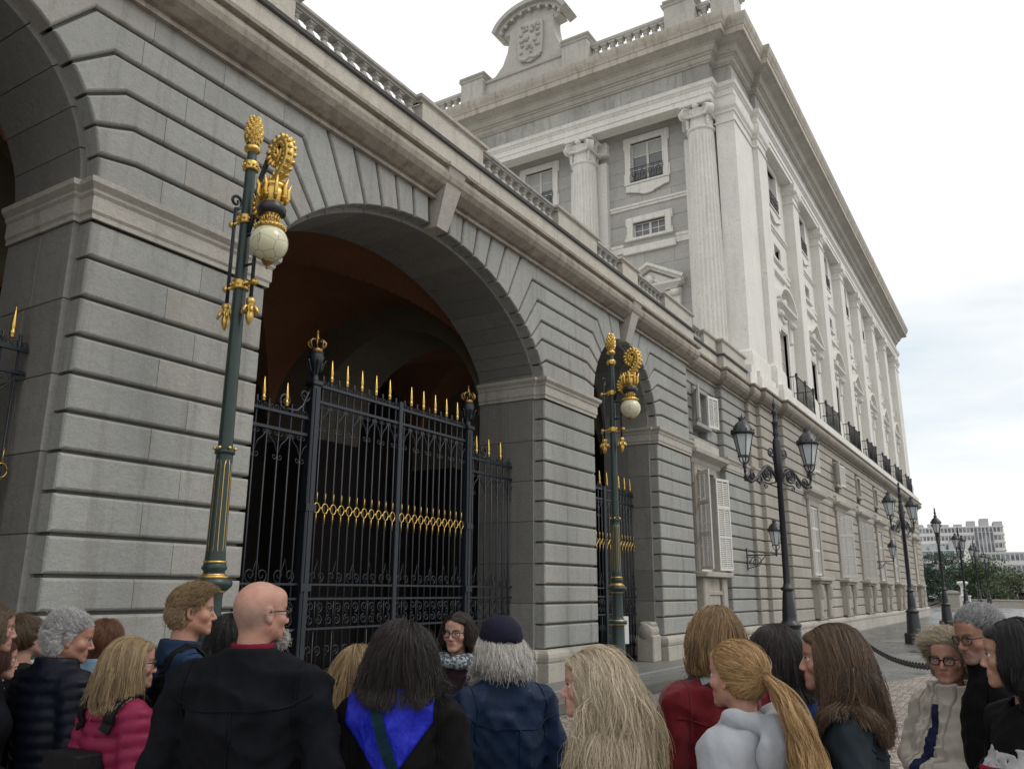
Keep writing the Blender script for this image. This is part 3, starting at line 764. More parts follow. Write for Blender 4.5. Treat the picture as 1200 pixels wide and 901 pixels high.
# fluted columns of the front
def column(y):
    s=MB(); n=96; zs=np.linspace(10.35,19.35,16); vs=[]
    for z in zs:
        t=(z-10.35)/9.0; r=.63*(1-.20*max(0,t-.25)/.75)
        fl=1 if .4<z-10.35<8.8 else 0
        for k in range(n):
            a=2*math.pi*k/n; ph=(k%4)
            rr_=r*(1-(.10 if ph in (1,2,) else .015 if ph==3 else 0)*fl); vs.append((rr_*math.cos(a),rr_*math.sin(a),z))
    fs=[(i*n+k,i*n+(k+1)%n,(i+1)*n+(k+1)%n,(i+1)*n+k) for i in range(len(zs)-1) for k in range(n)]
    s.add(vs,fs,.5)
    s.lathe([(.84,9.9),(.84,10.02),(.78,10.04),(.83,10.1),(.80,10.17),(.70,10.2),(.68,10.25),(.74,10.3),(.66,10.36)],n=40); s.box(-.86,.86,-.86,.86,9.1,9.9,tone=.5)
    s.lathe([(.505,19.33),(.56,19.36),(.58,19.41),(.56,19.46),(.51,19.49)],n=40)
    col=s.build('column',M['lime'],palace,loc=(28.75-PO[0],y-PO[1],0))
    c=MB(); c.lathe([(.50,19.45),(.50,19.95),(.56,20.1),(.62,20.2)],n=32)
    c.box(-.66,.66,-.66,.66,20.36,20.5,tone=.5,c=.03)
    for sx in (-1,1):
        for sy in (-1,1):
            d=Vector((sx,sy,0)).normalized(); cen=d*.66
            for w in (-.09,.09):
                pass
            # volute: a spiral disc on each corner
            side=Vector((-d.y,d.x,0))
            for off in (-.12,.12):
                pts=[];rad=[]
                for i in range(34):
                    a=i/33*2.6*2*math.pi; rr2=.275*(1-i/33*.88)
                    p=cen+side*off+d*(rr2*math.cos(a+1.6))+Vector((0,0,20.12+rr2*math.sin(a+1.6))); pts.append(p); rad.append(.05*(1-.6*i/33))
                c.tube(pts,rad,6)
            vs=[]
            for off in (-.11,.11):
                for i in range(16):
                    a=2*math.pi*i/16; p=cen+side*off+d*(.23*math.cos(a))+Vector((0,0,20.12+.23*math.sin(a))); vs.append(tuple(p))
            c.add(vs,[(i,(i+1)%16,16+(i+1)%16,16+i) for i in range(16)]+[tuple(range(16)),tuple(range(31,15,-1))],.4)
            # hanging husk under the volute
            hp=cen*.88
            for j in range(4): c.lathe([(0.0,-.07),(.085-.012*j,-.02),(.06,.05),(0.0,.07)],c=(hp.x,hp.y,19.84-.115*j),n=8)
    for a in range(4):
        d=Vector((math.cos(a*math.pi/2),math.sin(a*math.pi/2),0))
        c.lathe([(0,-.10),(.12,-.04),(.14,.04),(.07,.12),(0,.14)],c=tuple(d*.58+Vector((0,0,20.28))),n=10)
        # swag between the volutes
        side=Vector((-d.y,d.x,0)); c.tube([d*(.53+.05*math.sin(math.pi*t))+side*(-.42+.84*t)+Vector((0,0,19.98-.12*math.sin(math.pi*t))) for t in np.linspace(0,1,9)],.05,6)
    c.build('capital',M['lime'],col)
    return col
c0_=column(CY[0])
for y in CY[1:]: 
    o=copy_tree(c0_,palace); o.location=(28.75-PO[0],y-PO[1],0)
pl_=MB()
for y in CY:
    for dy in ((.62,),(-.62,)) : pass
    pl_.box(29.12,XW+.05,y-.86 if y>10 else y-.5,y+.86,9.1,19.55,tone=.5); pl_.box(29.07,XW+.05,y-.9 if y>10 else y-.5,y+.9,19.9,20.5,tone=.5,c=.04); pl_.box(29.05,XW+.05,y-.9 if y>10 else y-.5,y+.9,9.1,10.2,tone=.5,c=.03)
pl_.build('back_pilaster',M['lime'],palace,org=PO)
# entablature
EP=[(29.9,26.4),(28.2,26.4),(28.2,8.42),(28.72,8.42),(28.72,7.7),(31.25,7.7),(31.25,7.46),(XE,7.46),(XE,26.4)]
c=MB(); c.sweep(EP,[(-.6,20.5),(.0,20.5),(.0,20.72),(.035,20.73),(.035,20.98),(.06,20.99),(.10,21.06),(.15,21.1),(.17,21.2),(.19,21.25),(.0,21.27)],seg=2.6); c.build('architrave',M['lime'],palace,org=PO)
c=MB(); c.sweep(EP,[(.0,21.26),(.0,22.1)],seg=1.15,cap=False); c.build('frieze',M['frieze'],palace,org=PO)
c=MB(); c.sweep(EP,[(.0,22.03),(.07,22.05),(.07,22.10),(.12,22.13),(.16,22.22),(.16,22.28),(.22,22.31),(.22,22.37),(.30,22.40),(.36,22.52),(.38,22.60),(.42,22.62),(.42,22.68),(.72,22.80),(.74,22.82)],seg=2.2); c.build('cornice_soffit',M['soffit'],palace,org=PO)
c=MB(); c.sweep(EP,[(.74,22.80),(.80,22.82),(.80,23.06),(.83,23.08),(.85,23.15),(.92,23.30),(.95,23.44),(.95,23.53),(-.6,23.64)],seg=2.2); c.build('crown_cornice',M['topcor'],palace,org=PO)
# front bays
tri=[0,1,0,1,0,1,0]
def pediment(parent,loc,rz,w,z,kind):
    m=MB(); hw=w/2
    m.sweep([(-hw,.05),(-hw,-.12),(hw,-.12),(hw,.05)],[(.0,z-.02),(.05,z),(.10,z+.06),(.26,z+.14),(.30,z+.16),(.32,z+.25),(.0,z+.27)],tone=.5)
    if kind==0:
        a=math.atan2(.72,hw+.25)
        for s in (-1,1):
            e=Vector((s*(hw+.30),0,z+.25)); t=Vector((0,0,z+.25+.74))
            d=(t-e); nrm=Vector((-s*d.z*0-0,0,0))
            up_=Vector((-d.z*(1 if s<0 else -1),0,abs(d.x))).normalized()
            for o0,o1,y in ((0,.10,-.22),(.10,.22,-.42)):
                q=[e+up_*o0,t+up_*o0*1.15,t+up_*o1*1.15,e+up_*o1]
                q=[(v.x if abs(v.x)>.02 or i in (0,3) else 0,v.z) for i,v in enumerate(q)]
                q[1]=(0,q[1][1]);q[2]=(0,q[2][1])
                if s>0: q=[q[1],q[0],q[3],q[2]]
                m.prism(q,y,.1,tone=.5)
        m.prism([(-hw-.1,z+.26),(hw+.1,z+.26),(0,z+.9)],-.10,.1,tone=.4)
    else:
        n=14;R=(hw+.3)**2/(2*.72)+.36; zc=z+.25+.72-R; a0=math.asin((hw+.3)/R)
        for i in range(n):
            b0=-a0+2*a0*i/n;b1=-a0+2*a0*(i+1)/n
            for o0,o1,y in ((0,.10,-.22),(.10,.22,-.42)):
                q=[(math.sin(b)*(R+o),zc+math.cos(b)*(R+o)) for b,o in ((b0,o0),(b1,o0),(b1,o1),(b0,o1))]
                m.prism(q,y,.1,tone=.5)
        m.prism([(-hw-.1,z+.26),(hw+.1,z+.26)]+[(math.sin(b)*(R+.01),zc+math.cos(b)*(R+.01)) for b in np.linspace(a0*.8,-a0*.8,9)],-.10,.1,tone=.4)
    # carved head and leaves
    m.lathe([(0,-.2),(.14,-.12),(.17,.02),(.12,.17),(0,.22)],c=(0,-.16,z+.52),n=12)
    for s in (-1,1):
        m.tube([(s*(.18+.5*t),-.14,z+.42-.1*t+.05*math.sin(t*9)) for t in np.linspace(0,1,8)],[.09,.085,.08,.07,.06,.05,.04,.02],6)
    # consoles below
    for s in (-1,1):
        m.prism([(s*hw-.16,z-1.05),(s*hw+.16,z-1.05),(s*hw+.2,z-.02),(s*hw-.2,z-.02)],-.2,.1,tone=.5,c=.05)
        m.lathe([(0,-.18),(.14,-.18),(.14,.18),(0,.18)],c=(s*hw,-.25,z-.22),n=12,axis='x')
    m.box(-hw+.25,hw-.25,-.1,.1,z-.62,z-.03,tone=.5,c=.03)
    for j in range(5): m.lathe([(0,-.1),(.1,-.02),(.07,.08),(0,.1)],c=(-.36+.18*j,-.12,z-.32+.06*abs(j-2)),n=8)
    o=m.build('pediment',M['lime'],parent,loc=loc); o.rotation_euler=(0,0,rz); return o
def string_band(mb,x0,x1,y,z,h,out): mb.sweep([(x0,y),(x1,y)],[(0,z),(out*.6,z+.01),(out*.6,z+h*.5),(out,z+h*.6),(out,z+h),(0,z+h+.02)],tone=.5)
def full_bay(u0,loc,rz,halfw,kind,wm):
    window_parts(palace,loc,rz,1.42,1.85,18.4,1.0,'up',rows=3,cols=1,apron=True,rail=True)
    window_parts(palace,loc,rz,wm,.66,15.9,1.0,'mez',rows=2,cols=2)
    window_parts(palace,loc,rz,1.5,3.2,9.45,.9,'door',rows=5,cols=1,pane=M['doorwood'] if rz==0 else None)
    pediment(palace,loc,rz,2.15,13.35,kind)
    m=MB()
    m.sweep([(-halfw,0),(halfw,0)],[(0,17.22),(.05,17.23),(.05,17.32),(.10,17.34),(.10,17.42),(0,17.44)],tone=.5)
    m.sweep([(-halfw,0),(-1.15,0)],[(0,15.3),(.06,15.31),(.06,15.55),(.10,15.57),(.10,15.68),(0,15.7)],tone=.5)
    m.sweep([(1.15,0),(halfw,0)],[(0,15.3),(.06,15.31),(.06,15.55),(.10,15.57),(.10,15.68),(0,15.7)],tone=.5)
    m.box(-1.15,1.15,-.14,.05,15.18,15.5,tone=.5,c=.02)
    o=m.build('string_course',M['lime'],palace,loc=loc); o.rotation_euler=(0,0,rz)
for i,by in enumerate(BY): full_bay(0,(XW-PO[0],by-PO[1],0),-math.pi/2,1.72,0,1.42)
for k,cx in enumerate(CK): full_bay(0,(cx-PO[0],YW-PO[1],0),0,2.1,(k+1)%2,1.1)
# balconies of the side bays
b0=None
for k,cx in enumerate(CK):
    L=(cx-PO[0],7.24-PO[1],9.13)
    if b0 is None:
        m=MB(); w=1.55; H=1.08
        m.box(-w,w,-.12,.7,-.0,0.04)
        for z in (.10,H): m.tube([(-w+.04,.9,z),(-w+.04,-.07,z),(w-.04,-.07,z),(w-.04,.9,z)],.022,6)
        for (x,y) in ((-w+.04,-.07),(w-.04,-.07),(0,-.07)): m.lathe([(.05,0),(.05,.12),(.03,.15),(.045,.5),(.03,.85),(.05,1.0),(.05,1.1),(.07,1.15),(0,1.24)],c=(x,y,0),n=8)
        nb=22
        for i in range(1,nb): x=-w+.04+(2*w-.08)*i/nb; m.tube([(x,-.07,.1),(x,-.07,H)],.011,5)
        for i in range(1,7):
            y=-.07+.97*i/7
            for sx in (-1,1): m.tube([(sx*(w-.04),y,.1),(sx*(w-.04),y,H)],.011,5)
        b0=m.build('balcony',M['balc'],palace,loc=L)
    else:
        o=b0.copy(); COL.objects.link(o); o.parent=palace; o.location=L
# roof balustrade and the crest
zt=23.57
def rb_ped(x0,x1,y0,y1,h=1.55):
    RB=MB()
    RB.box(x0,x1,y0,y1,zt,zt+h-.2,c=.01); RB.sweep([(x0,y1),(x0,y0),(x1,y0),(x1,y1),(x0,y1)],[(-.05,zt+h-.22),(.04,zt+h-.2),(.06,zt+h-.12),(.14,zt+h-.06),(.15,zt+h),(-.3,zt+h+.02)],tone=.3)
    RB.sweep([(x0,y1),(x0,y0),(x1,y0),(x1,y1),(x0,y1)],[(.06,zt),(.06,zt+.25),(0,zt+.3)],tone=.5)
    RB.build('roof_pedestal',M['roofstone'],palace,org=PO)
for y in (9.4,14.15,19.55,24.4): rb_ped(27.75,28.75,y-.62,y+.62)
rb_ped(28.15,29.2,7.25,8.2,1.6)
# plain parapet under the crest and rails elsewhere
RB=MB(); RB.box(28.0,28.5,14.7,19.0,zt,zt+1.05,tone=.6); RB.sweep([(28.0,19.0),(28.0,14.7)],[(0,zt+1.05),(.08,zt+1.08),(.1,zt+1.2),(-.5,zt+1.22)],tone=.3)
RB.build('roof_parapet',M['roofstone'],palace,org=PO)
pb=None
def roof_bal(p0,p1):
    global pb
    d=Vector((p1[0]-p0[0],p1[1]-p0[1])); L=d.length; n=int(L/.36)
    m=MB(); m.sweep([p0,p1],[(-.14,zt),(.14,zt),(.14,zt+.22),(-.14,zt+.22)],tone=.5); m.sweep([p0,p1],[(-.12,zt+1.05),(.12,zt+1.05),(.17,zt+1.12),(.17,zt+1.24),(-.17,zt+1.24)],tone=.3)
    part=m.build('roof_balustrade',M['roofstone'],palace,org=PO)
    for i in range(n):
        t=(i+.5)/n
        if pb is None: pb=baluster_mesh(2.25).build('baluster',M['roofstone'],part); o=pb
        else: o=pb.copy(); COL.objects.link(o); o.parent=part
        o.location=(p0[0]+d[0]*t-PO[0],p0[1]+d[1]*t-PO[1],zt+.21)
roof_bal((28.25,13.5),(28.25,10.05)); roof_bal((28.25,23.75),(28.25,20.2)); roof_bal((28.25,8.75),(28.25,8.25))
# crest: armorial gable with an arched hood
cr=MB(); yc=16.5; zb=zt+1.22
prof=[(-2.2,0),(-1.75,.12),(-1.38,.5),(-1.15,1.05),(-1.05,1.7),(-1.05,2.1),(1.05,2.1),(1.05,1.7),(1.15,1.05),(1.38,.5),(1.75,.12),(2.2,0)]
def yz_prism(mb,prof,x0,x1,tone=.5):
    n=len(prof); vs=[(x0,yc-a*1.1,zb+b*1.1) for a,b in prof]+[(x1,yc-a*1.1,zb+b*1.1) for a,b in prof]
    mb.add(vs,[tuple(range(n))[::-1],tuple(range(n,2*n))]+[(i,(i+1)%n,n+(i+1)%n,n+i) for i in range(n)],tone)
yz_prism(cr,prof,28.05,28.75)
arc=[(1.5*math.sin(a),2.1+.95*math.cos(a)-.35) for a in np.linspace(-1.35,1.35,19)]
for i in range(18):
    a,b=arc[i],arc[i+1]
    for o0,o1,x in ((0,.16,27.9),(.16,.36,27.72)):
        def of(p,o): l=math.hypot(p[0],p[1]-1.3); return (p[0]*(1+o/l),1.3+(p[1]-1.3)*(1+o/l)) 
        q=[of(a,o0),of(b,o0),of(b,o1),of(a,o1)]
        n=4; vs=[(x,yc-u*1.1,zb+v*1.1) for u,v in q]+[(28.85,yc-u*1.1,zb+v*1.1) for u,v in q]
        cr.add(vs,[(0,1,2,3),(7,6,5,4),(0,4,5,1),(2,6,7,3),(1,5,6,2),(0,3,7,4)],.4)
yz_prism(cr,[(-1.0,1.9)]+[(p[0]*.98,p[1]*1.0) for p in arc]+[(1.0,1.9)],28.1,28.7)
for i in range(9):
    a=arc[1+i*2]; cr.box(27.86,28.0,yc-a[0]*1.1-.07,yc-a[0]*1.1+.07,zb+a[1]*1.1-.16,zb+a[1]*1.1-.01,tone=.5)
# shield with worn relief
sh=[(-.55,.45),(-.3,.25),(0,.15),(.3,.25),(.55,.45),(.62,1.2),(.6,1.95),(.25,2.1),(-.25,2.1),(-.6,1.95),(-.62,1.2)]
yz_prism(cr,sh,27.93,28.1)
r3=random.Random(5)
for i in range(26):
    u=r3.uniform(-.42,.42);v_=r3.uniform(.6,1.95); cr.lathe([(0,-.09),(.08+r3.random()*.06,-.02),(.07,.05),(0,.1)],c=(27.92,yc-u*1.1,zb+v_*1.1),n=7,axis='x')
cr.tube([(27.95,yc-a*.5,zb+.38+.05*math.cos(a*6)) for a in np.linspace(-1,1,9)],.10,6)
cr.build('crest',M['roofstone'],palace,org=PO)
# =================================================================== ground
def sheet(name,poly,z,mat,kind='structure'):
    m=MB(); m.add([(x,y,z) for x,y in poly],[tuple(range(len(poly)))],.5); o=m.build(name,mat); tag(o,kind=kind); return o
sheet('ground',[(-600,-700),(2500,-700),(2500,900),(-600,900)],-.004,M['road'])
sheet('pavement',[(-20,-14),(140,-14),(140,30),(-20,30)],0.0,M['pave'])
sheet('cobbled_strip',[(-12,-13),(27,-13),(27,1.2),(19.2,2.45),(12.9,5.45),(9,6.2),(-12,6.2)],.004,M['cobble'])
st=MB(); st.box(-6,22.8,6.98,9.2,-.02,.105,c=.02); 
o=st.build('gate_step',M['kerb']); tag(o,kind='structure')
gf_=MB(); gf_.box(-6,22.1,9.2,16,-.02,.09); o=gf_.build('gallery_floor',M['inner']); tag(o,kind='structure')  # floor coloured near-black, painted as the shade inside the gallery
# slab seams of lighter and darker paving bands beside the arcade
sheet('paving_band',[(9,6.05),(30,5.35),(30,5.95),(9,6.6)],.008,M['pave_dark'])
# =================================================================== iron gates
def scroll(mb,cx,y,cz,r,turns,a0,rad,sx=1,n=26,mi=0):
    pts=[];rs=[]
    for i in range(n):
        t=i/(n-1); a=a0+turns*2*math.pi*t; q=r*(1-.82*t); pts.append((cx+sx*q*math.cos(a),y,cz+q*math.sin(a))); rs.append(rad*(1-.35*t))
    mb.tube(pts,rs,5,mi=mi)
def spear_mesh():
    m=MB(); m.lathe([(.022,0),(.03,.01),(.024,.03),(.03,.04),(.034,.06),(.022,.075),(.026,.10),(.028,.14),(.006,.33),(0,.335)],n=10); return m
SPEAR=None
def add_spear(parent,x,y,z):
    global SPEAR
    if SPEAR is None: SPEAR=spear_mesh().build('spear_tip',M['gold'],parent); o=SPEAR
    else: o=SPEAR.copy(); COL.objects.link(o); o.parent=parent
    o.location=(x,y,z)
def panel(parent,name,x0,x1,ztop,zbot,nb,spears,band=True,low=True,ramp_=0):
    """a leaf or side panel of upright bars with friezes of scrolls, local coordinates"""
    m=MB(); y=0
    def rail(z,h=.028): m.box(x0,x1,y-.022,y+.022,z-h/2,z+h/2)
    for z in (ztop,ztop-.24): rail(z,.04)
    rail(zbot,.06)
    if low:
        for z in (1.69,1.50,1.10): rail(z)
    w=x1-x0
    for i in range(nb):
        x=x0+w*(i+.5)/nb
        m.tube([(x,y,zbot),(x,y,ztop)],.0135,6)
        # small balls and curls above the top rail
        if i%2==0: m.lathe([(.012,0),(.012,.05),(.026,.07),(.012,.09),(.02,.12),(0,.15)],c=(x,y,ztop+.02),n=7)
        else: m.lathe([(.02,0),(.026,.03),(.016,.06),(.016,.13)],c=(x,y,ztop+.02),n=7)
        for s in (-1,1):
            scroll(m,x+s*w/nb*.25,y,ztop+.055,w/nb*.22,1.1,-math.pi/2,.008,s,14)
            scroll(m,x+s*w/nb*.23,y,ztop-.30,w/nb*.24,1.2,math.pi/2,.008,s,14)
        # pointed tracery under the frieze
        if i%2==0:
            for s in (-1,1):
                m.tube([(x+s*w/nb*.9,y,ztop-.26),(x+s*w/nb*.75,y,ztop-.36),(x+s*w/nb*.3,y,ztop-.44),(x,y,ztop-.60)],.009,5)
                scroll(m,x+s*.05,y,ztop-.62,.045,1.1,math.pi,.009,s,14)
    if low:
        # wrought panels below
        nn=max(2,nb//2)
        for i in range(nn):
            cx=x0+w*(i+.5)/nn; q=w/nn
            for (za,zb) in ((1.10,1.50),(zbot,1.10)):
                h=zb-za
                for s in (-1,1):
                    scroll(m,cx+s*q*.22,y,za+h*.72,q*.2,1.4,-math.pi/2,.010,s,20); scroll(m,cx+s*q*.22,y,za+h*.28,q*.2,1.4,math.pi/2,.010,-s,20)
                m.tube([(cx,y,za),(cx,y,zb)],.009,5)
            for s in (-1,1): scroll(m,cx+s*q*.2,y,1.80,q*.2,1.3,-math.pi/2,.009,s,16)
            m.tube([(cx-.09,y,1.7),(cx,y,2.02),(cx+.09,y,1.7)],.008,5)
    P=m.build(name,M['iron'],parent)
    if band:
        b=MB()
        for i in range(nb):
            x=x0+w*(i+.5)/nb; r=.056
            b.tube([(x+r*math.cos(t),y-.02,2.74+r*1.25*math.sin(t)) for t in np.linspace(0,2*math.pi,17)],.009,6)
            b.tube([(x,y-.02,2.81),(x,y-.02,2.96)],.007,5); b.tube([(x,y-.02,2.67),(x,y-.02,2.52)],.007,5)
            if i<nb-1: b.lathe([(0,-.02),(.016,-.014),(.016,.014),(0,.02)],c=(x+w/nb/2,y-.02,2.74),n=6)
        b.build('gilded_band',M['gold'],P)
    for x in spears: add_spear(P,x,y,ztop+.10)
    return P
def crown_finial(post,z0):
    m=MB(); z=0; m.lathe([(.10,0),(.115,.02),(.115,.075),(.10,.09)],c=(0,0,z),n=16)
    for k in range(8):
        a=k*math.pi/4; c_,s_=math.cos(a),math.sin(a)
        pts=[(c_*r,s_*r,z+.08+h) for r,h in ((.10,0),(.155,.07),(.165,.13),(.12,.19),(.05,.20),(.0,.19))]; m.tube(pts,[.016,.02,.02,.018,.016,.012],6)
        m.lathe([(0,-.02),(.02,0),(0,.02)],c=(c_*.165,s_*.165,z+.22),n=6)
    m.lathe([(.03,0),(.05,.04),(.03,.08),(.02,.1),(.035,.12),(0,.16)],c=(0,0,z+.25),n=10); m.box(-.03,.03,-.008,.008,z+.44,z+.455); m.box(-.008,.008,-.008,.008,z+.40,z+.49)
    o=m.build('crown_finial',M['oldgold'],post,loc=(0,0,z0)); o.scale=(.78,.78,.72); return o
def post_part(parent,x,ztop):
    m=MB(); m.box(-.075,.075,-.075,.075,.1,ztop,c=.015)
    m.box(-.11,.11,-.11,.11,.1,.45,c=.02); m.box(-.10,.10,-.10,.10,ztop-.05,ztop+.03,c=.015); m.box(-.095,.095,-.095,.095,2.68,2.78); m.box(-.095,.095,-.095,.095,1.6,1.7)
    m.box(-.028,.028,-.085,.085,.5,ztop-.1); 
    m.lathe([(.06,ztop+.03),(.045,ztop+.12),(.05,ztop+.2),(.09,ztop+.28),(.12,ztop+.38),(.10,ztop+.42),(.11,ztop+.45)],n=12)
    for k in range(6):
        a=k*math.pi/3; m.tube([(math.cos(a)*r,math.sin(a)*r,ztop+h) for r,h in ((.05,.12),(.10,.2),(.13,.3),(.15,.33))],.014,5)
    p=m.build('gate_post',M['iron'],parent,loc=(x,0,0)); crown_finial(p,ztop+.45); return p
def big_gate(cx,label,half,post_x,sidew):
    root=empty('iron_gate',(cx,8.5,.1),label,'gate','iron gates under the arches')
    zt=4.50
    for s in (-1,1): post_part(root,s*post_x,zt+.02)
    for s in (-1,1):
        x0,x1=(.03,post_x-.09) if s>0 else (-post_x+.09,-.03)
        w=x1-x0; panel(root,'gate_leaf',x0,x1,zt,.08,11,[x0+w*(i+.5)*2/11+w/22 for i in range(5)])
        m=MB(); m.box(-.045,.045,-.04,.04,.06,zt+.12,c=.01)
        if s>0: m.build('meeting_stile',M['iron'],root)
    if sidew:
        for s in (-1,1):
            x0,x1=(post_x+.09,half) if s>0 else (-half,-post_x-.09)
            w=x1-x0; nb=max(4,int(w/.19)); P=panel(root,'side_panel',x0,x1,3.98,.08,nb,[x0+w*(i+.5)*2/nb for i in range(nb//2)],band=False)
            m=MB()
            bx=s*(post_x+.07)
            m.tube([(bx,0,4.42),(bx+s*.06,0,4.30),(bx+s*.13,0,4.14),(bx+s*.24,0,4.05),(bx+s*.40,0,4.04)],.022,6)
            scroll(m,bx+s*.45,0,4.15,.12,1.5,-math.pi/2,.02,s,24); scroll(m,bx+s*.10,0,4.30,.10,1.5,math.pi,.018,s,20)
            m.build('side_scroll',M['iron'],P)
    return root
big_gate(10.2,'wide iron gate with crowned posts and two gilded ring bands under the large arch',3.47,1.94,True)
def small_gate(cx,label):
    root=empty('iron_gate',(cx,8.5,.1),label,'gate','iron gates under the arches')
    w=1.74
    for s in (-1,1):
        x0,x1=(.03,w) if s>0 else (-w,-.03); q=x1-x0
        panel(root,'gate_leaf',x0,x1,3.98,.08,10,[x0+q*(i+.5)*2/10 for i in range(5)])
    m=MB(); m.box(-.05,.05,-.05,.05,.06,4.05,c=.01); m.build('meeting_stile',M['iron'],root)
    return root
small_gate(17.84,'narrow iron gate partly hidden behind the second green lamp post')
small_gate(2.5,'iron gate at the left edge with a gilded spear tip against the pier')
# yellow plate and pale notice seen through the gate
# =================================================================== gilded lamp posts
def green_lamp(loc,label,rz=0):
    root=empty('gilded_lamp_post',loc,label,'lamp post','green and gold lamp posts before the arcade',rz)
    m=MB()
    prof=[(.30,0),(.30,.10),(.26,.13),(.21,.16),(.21,.62),(.19,.66),(.17,.70)]
    m.lathe([(.24,0),(.24,.06),(.20,.09),(.135,.13),(.125,1.10)],n=28)
    m.lathe([(.125,1.10),(.18,1.12),(.18,1.17),(.135,1.19),(.115,1.22),(.108,1.25),(.10,1.62),(.105,1.69)],n=28)
    m.lathe([(.105,1.69),(.14,1.71),(.18,1.75),(.185,1.79),(.15,1.825),(.11,1.845),(.10,1.89),(.125,1.92),(.11,1.95),(.10,1.99)],n=28)
    m.lathe([(.10,1.99),(.095,2.10),(.083,3.05)],n=20); m.lathe([(.083,3.05),(.10,3.055),(.10,3.09),(.075,3.1)],n=20)
    m.lathe([(.074,3.09),(.064,5.0),(.056,6.30),(.054,6.34),(.050,6.36),(.050,6.48)],n=20)
    pole=m.build('pole',M['green'],root)
    gm=MB()
    for z,r in ((1.11,.165),(1.18,.165),(1.70,.125),(1.835,.145),(1.855,.118),(1.98,.112)): gq=MB(); gq.lathe([(r-.012,z-.012),(r,z-.008),(r,z+.008),(r-.012,z+.012)],n=28); gq.build('gilt_ring',M['gold'],root)
    for k in range(6):
        gm=MB()   # gilt fillets up the shaft with pointed feet
        a=k*math.pi/3+.3
        gm.tube([((.088-.012*t)*math.cos(a+d)*1.03,(.088-.012*t)*math.sin(a+d)*1.03,2.04+.98*t) for t,d in ((0,0),(.05,.28),(.1,.32),(.9,.32),(.97,.2))],.006,5)
        gm.tube([((.088-.012*t)*math.cos(a+d)*1.03,(.088-.012*t)*math.sin(a+d)*1.03,2.04+.98*t) for t,d in ((0,0),(.05,-.28),(.1,-.32),(.9,-.32),(.97,-.2))],.006,5)
        gm.lathe([(0,-.02),(.02,-.01),(.02,.01),(0,.02)],c=(.098*math.cos(a),.098*math.sin(a),3.11),n=8)
        gm.build('gilt_fillet',M['gold'],root)
    # collars
    for z,r in ((4.88,.065),(5.64,.061),(6.29,.056)):
        c=MB(); c.lathe([(r+.005,z-.05),(r+.03,z-.045),(r+.02,z-.02),(r+.025,z),(r+.02,z+.02),(r+.03,z+.045),(r+.005,z+.05)],n=20)
        for k in range(10):
            a=k*math.pi/5; c.lathe([(0,-.02),(.018,0),(0,.02)],c=((r+.03)*math.cos(a),(r+.03)*math.sin(a),z),n=6)
        c.build('collar',M['gold'],root)
    # pine cone finial
    f=MB(); f.lathe([(.05,6.46),(.085,6.48),(.09,6.515),(.07,6.54),(.055,6.555),(.06,6.57)],n=20)
    f.lathe([(.05,6.56),(.085,6.62),(.092,6.70),(.078,6.80),(.045,6.89),(.0,6.94)],n=20)
    for i in range(8):
        z=6.585+.042*i; r=np.interp(z,[6.56,6.62,6.70,6.80,6.89,6.94],[.05,.085,.092,.078,.045,0])
        n=11
        for k in range(n):
            a=2*math.pi*(k+.5*(i%2))/n; c_,s_=math.cos(a),math.sin(a); q=.02+.01*r/.09
            t=Vector((-s_,c_,0))*q; p=Vector((c_*r,s_*r,z)); o=Vector((c_,s_,0))
            vs=[p-t,p+Vector((0,0,-.028))+o*.006,p+t,p+Vector((0,0,.036))+o*.004,p+o*.022+Vector((0,0,.012))]
            f.add([tuple(v) for v in vs],[(0,1,4),(1,2,4),(2,3,4),(3,0,4)],.5)
    f.build('pine_cone_finial',M['gold'],root)
    # side rods held by the collars
    for s in (-1,1):
        r=MB(); y=s*.19
        r.tube([(0,y,4.66),(0,y,5.84)],.020,8)
        if s>0: scroll(r,0,y,5.92,.09,1.4,-math.pi/2,.022,1,22)
        rod=r.build('side_rod',M['iron'],root)
        for z in (4.88,5.64):
            d=MB(); d.tube([(0,s*.05,z),(0,s*.19,z),(0,s*.195,z),(0,s*.225,z),(0,s*.25,z),(0,s*.265,z)],[.015,.016,.034,.042,.032,.006],10); d.build('rod_clasp',M['gold'],rod)
        d=MB()
        d.lathe([(.025,4.40),(.05,4.38),(.05,4.34),(.03,4.32),(.048,4.29),(.03,4.25),(.045,4.21),(.04,4.17),(.02,4.12),(0,4.09)][::-1],c=(0,y,.31),n=12)
        for k in range(6):
            a=k*math.pi/3; d.tube([(math.cos(a)*q,y+math.sin(a)*q,z) for q,z in ((.03,4.61),(.06,4.60),(.08,4.56),(.085,4.53))],[.014,.02,.02,.01],6)
        d.build('rod_drop',M['gold'],rod)
    # bracket: dark neck plus gilded dragon-like scroll
    b=MB(); y0=-.40
    b.tube([(0,-.06,5.49),(0,-.12,5.68),(0,-.18,6.08),(0,-.30,6.35),(0,-.44,6.39),(0,-.54,6.27)],[.025,.028,.03,.03,.028,.022],8)
    for z in (5.1,5.45): b.tube([(0,-.05,z),(0,-.20,z)],.016,6)
    br=b.build('bracket',M['iron'],root)
    gb=MB()
    S=[(0,-.30,5.71),(0,-.22,5.69),(0,-.19,5.77),(0,-.22,5.87),(0,-.32,5.95),(0,-.44,6.01),(0,-.54,6.11),(0,-.60,6.23),(0,-.59,6.37),(0,-.52,6.46),(0,-.43,6.45),(0,-.36,6.37),(0,-.37,6.27),(0,-.43,6.23),(0,-.48,6.29)]
    from mathutils import geometry
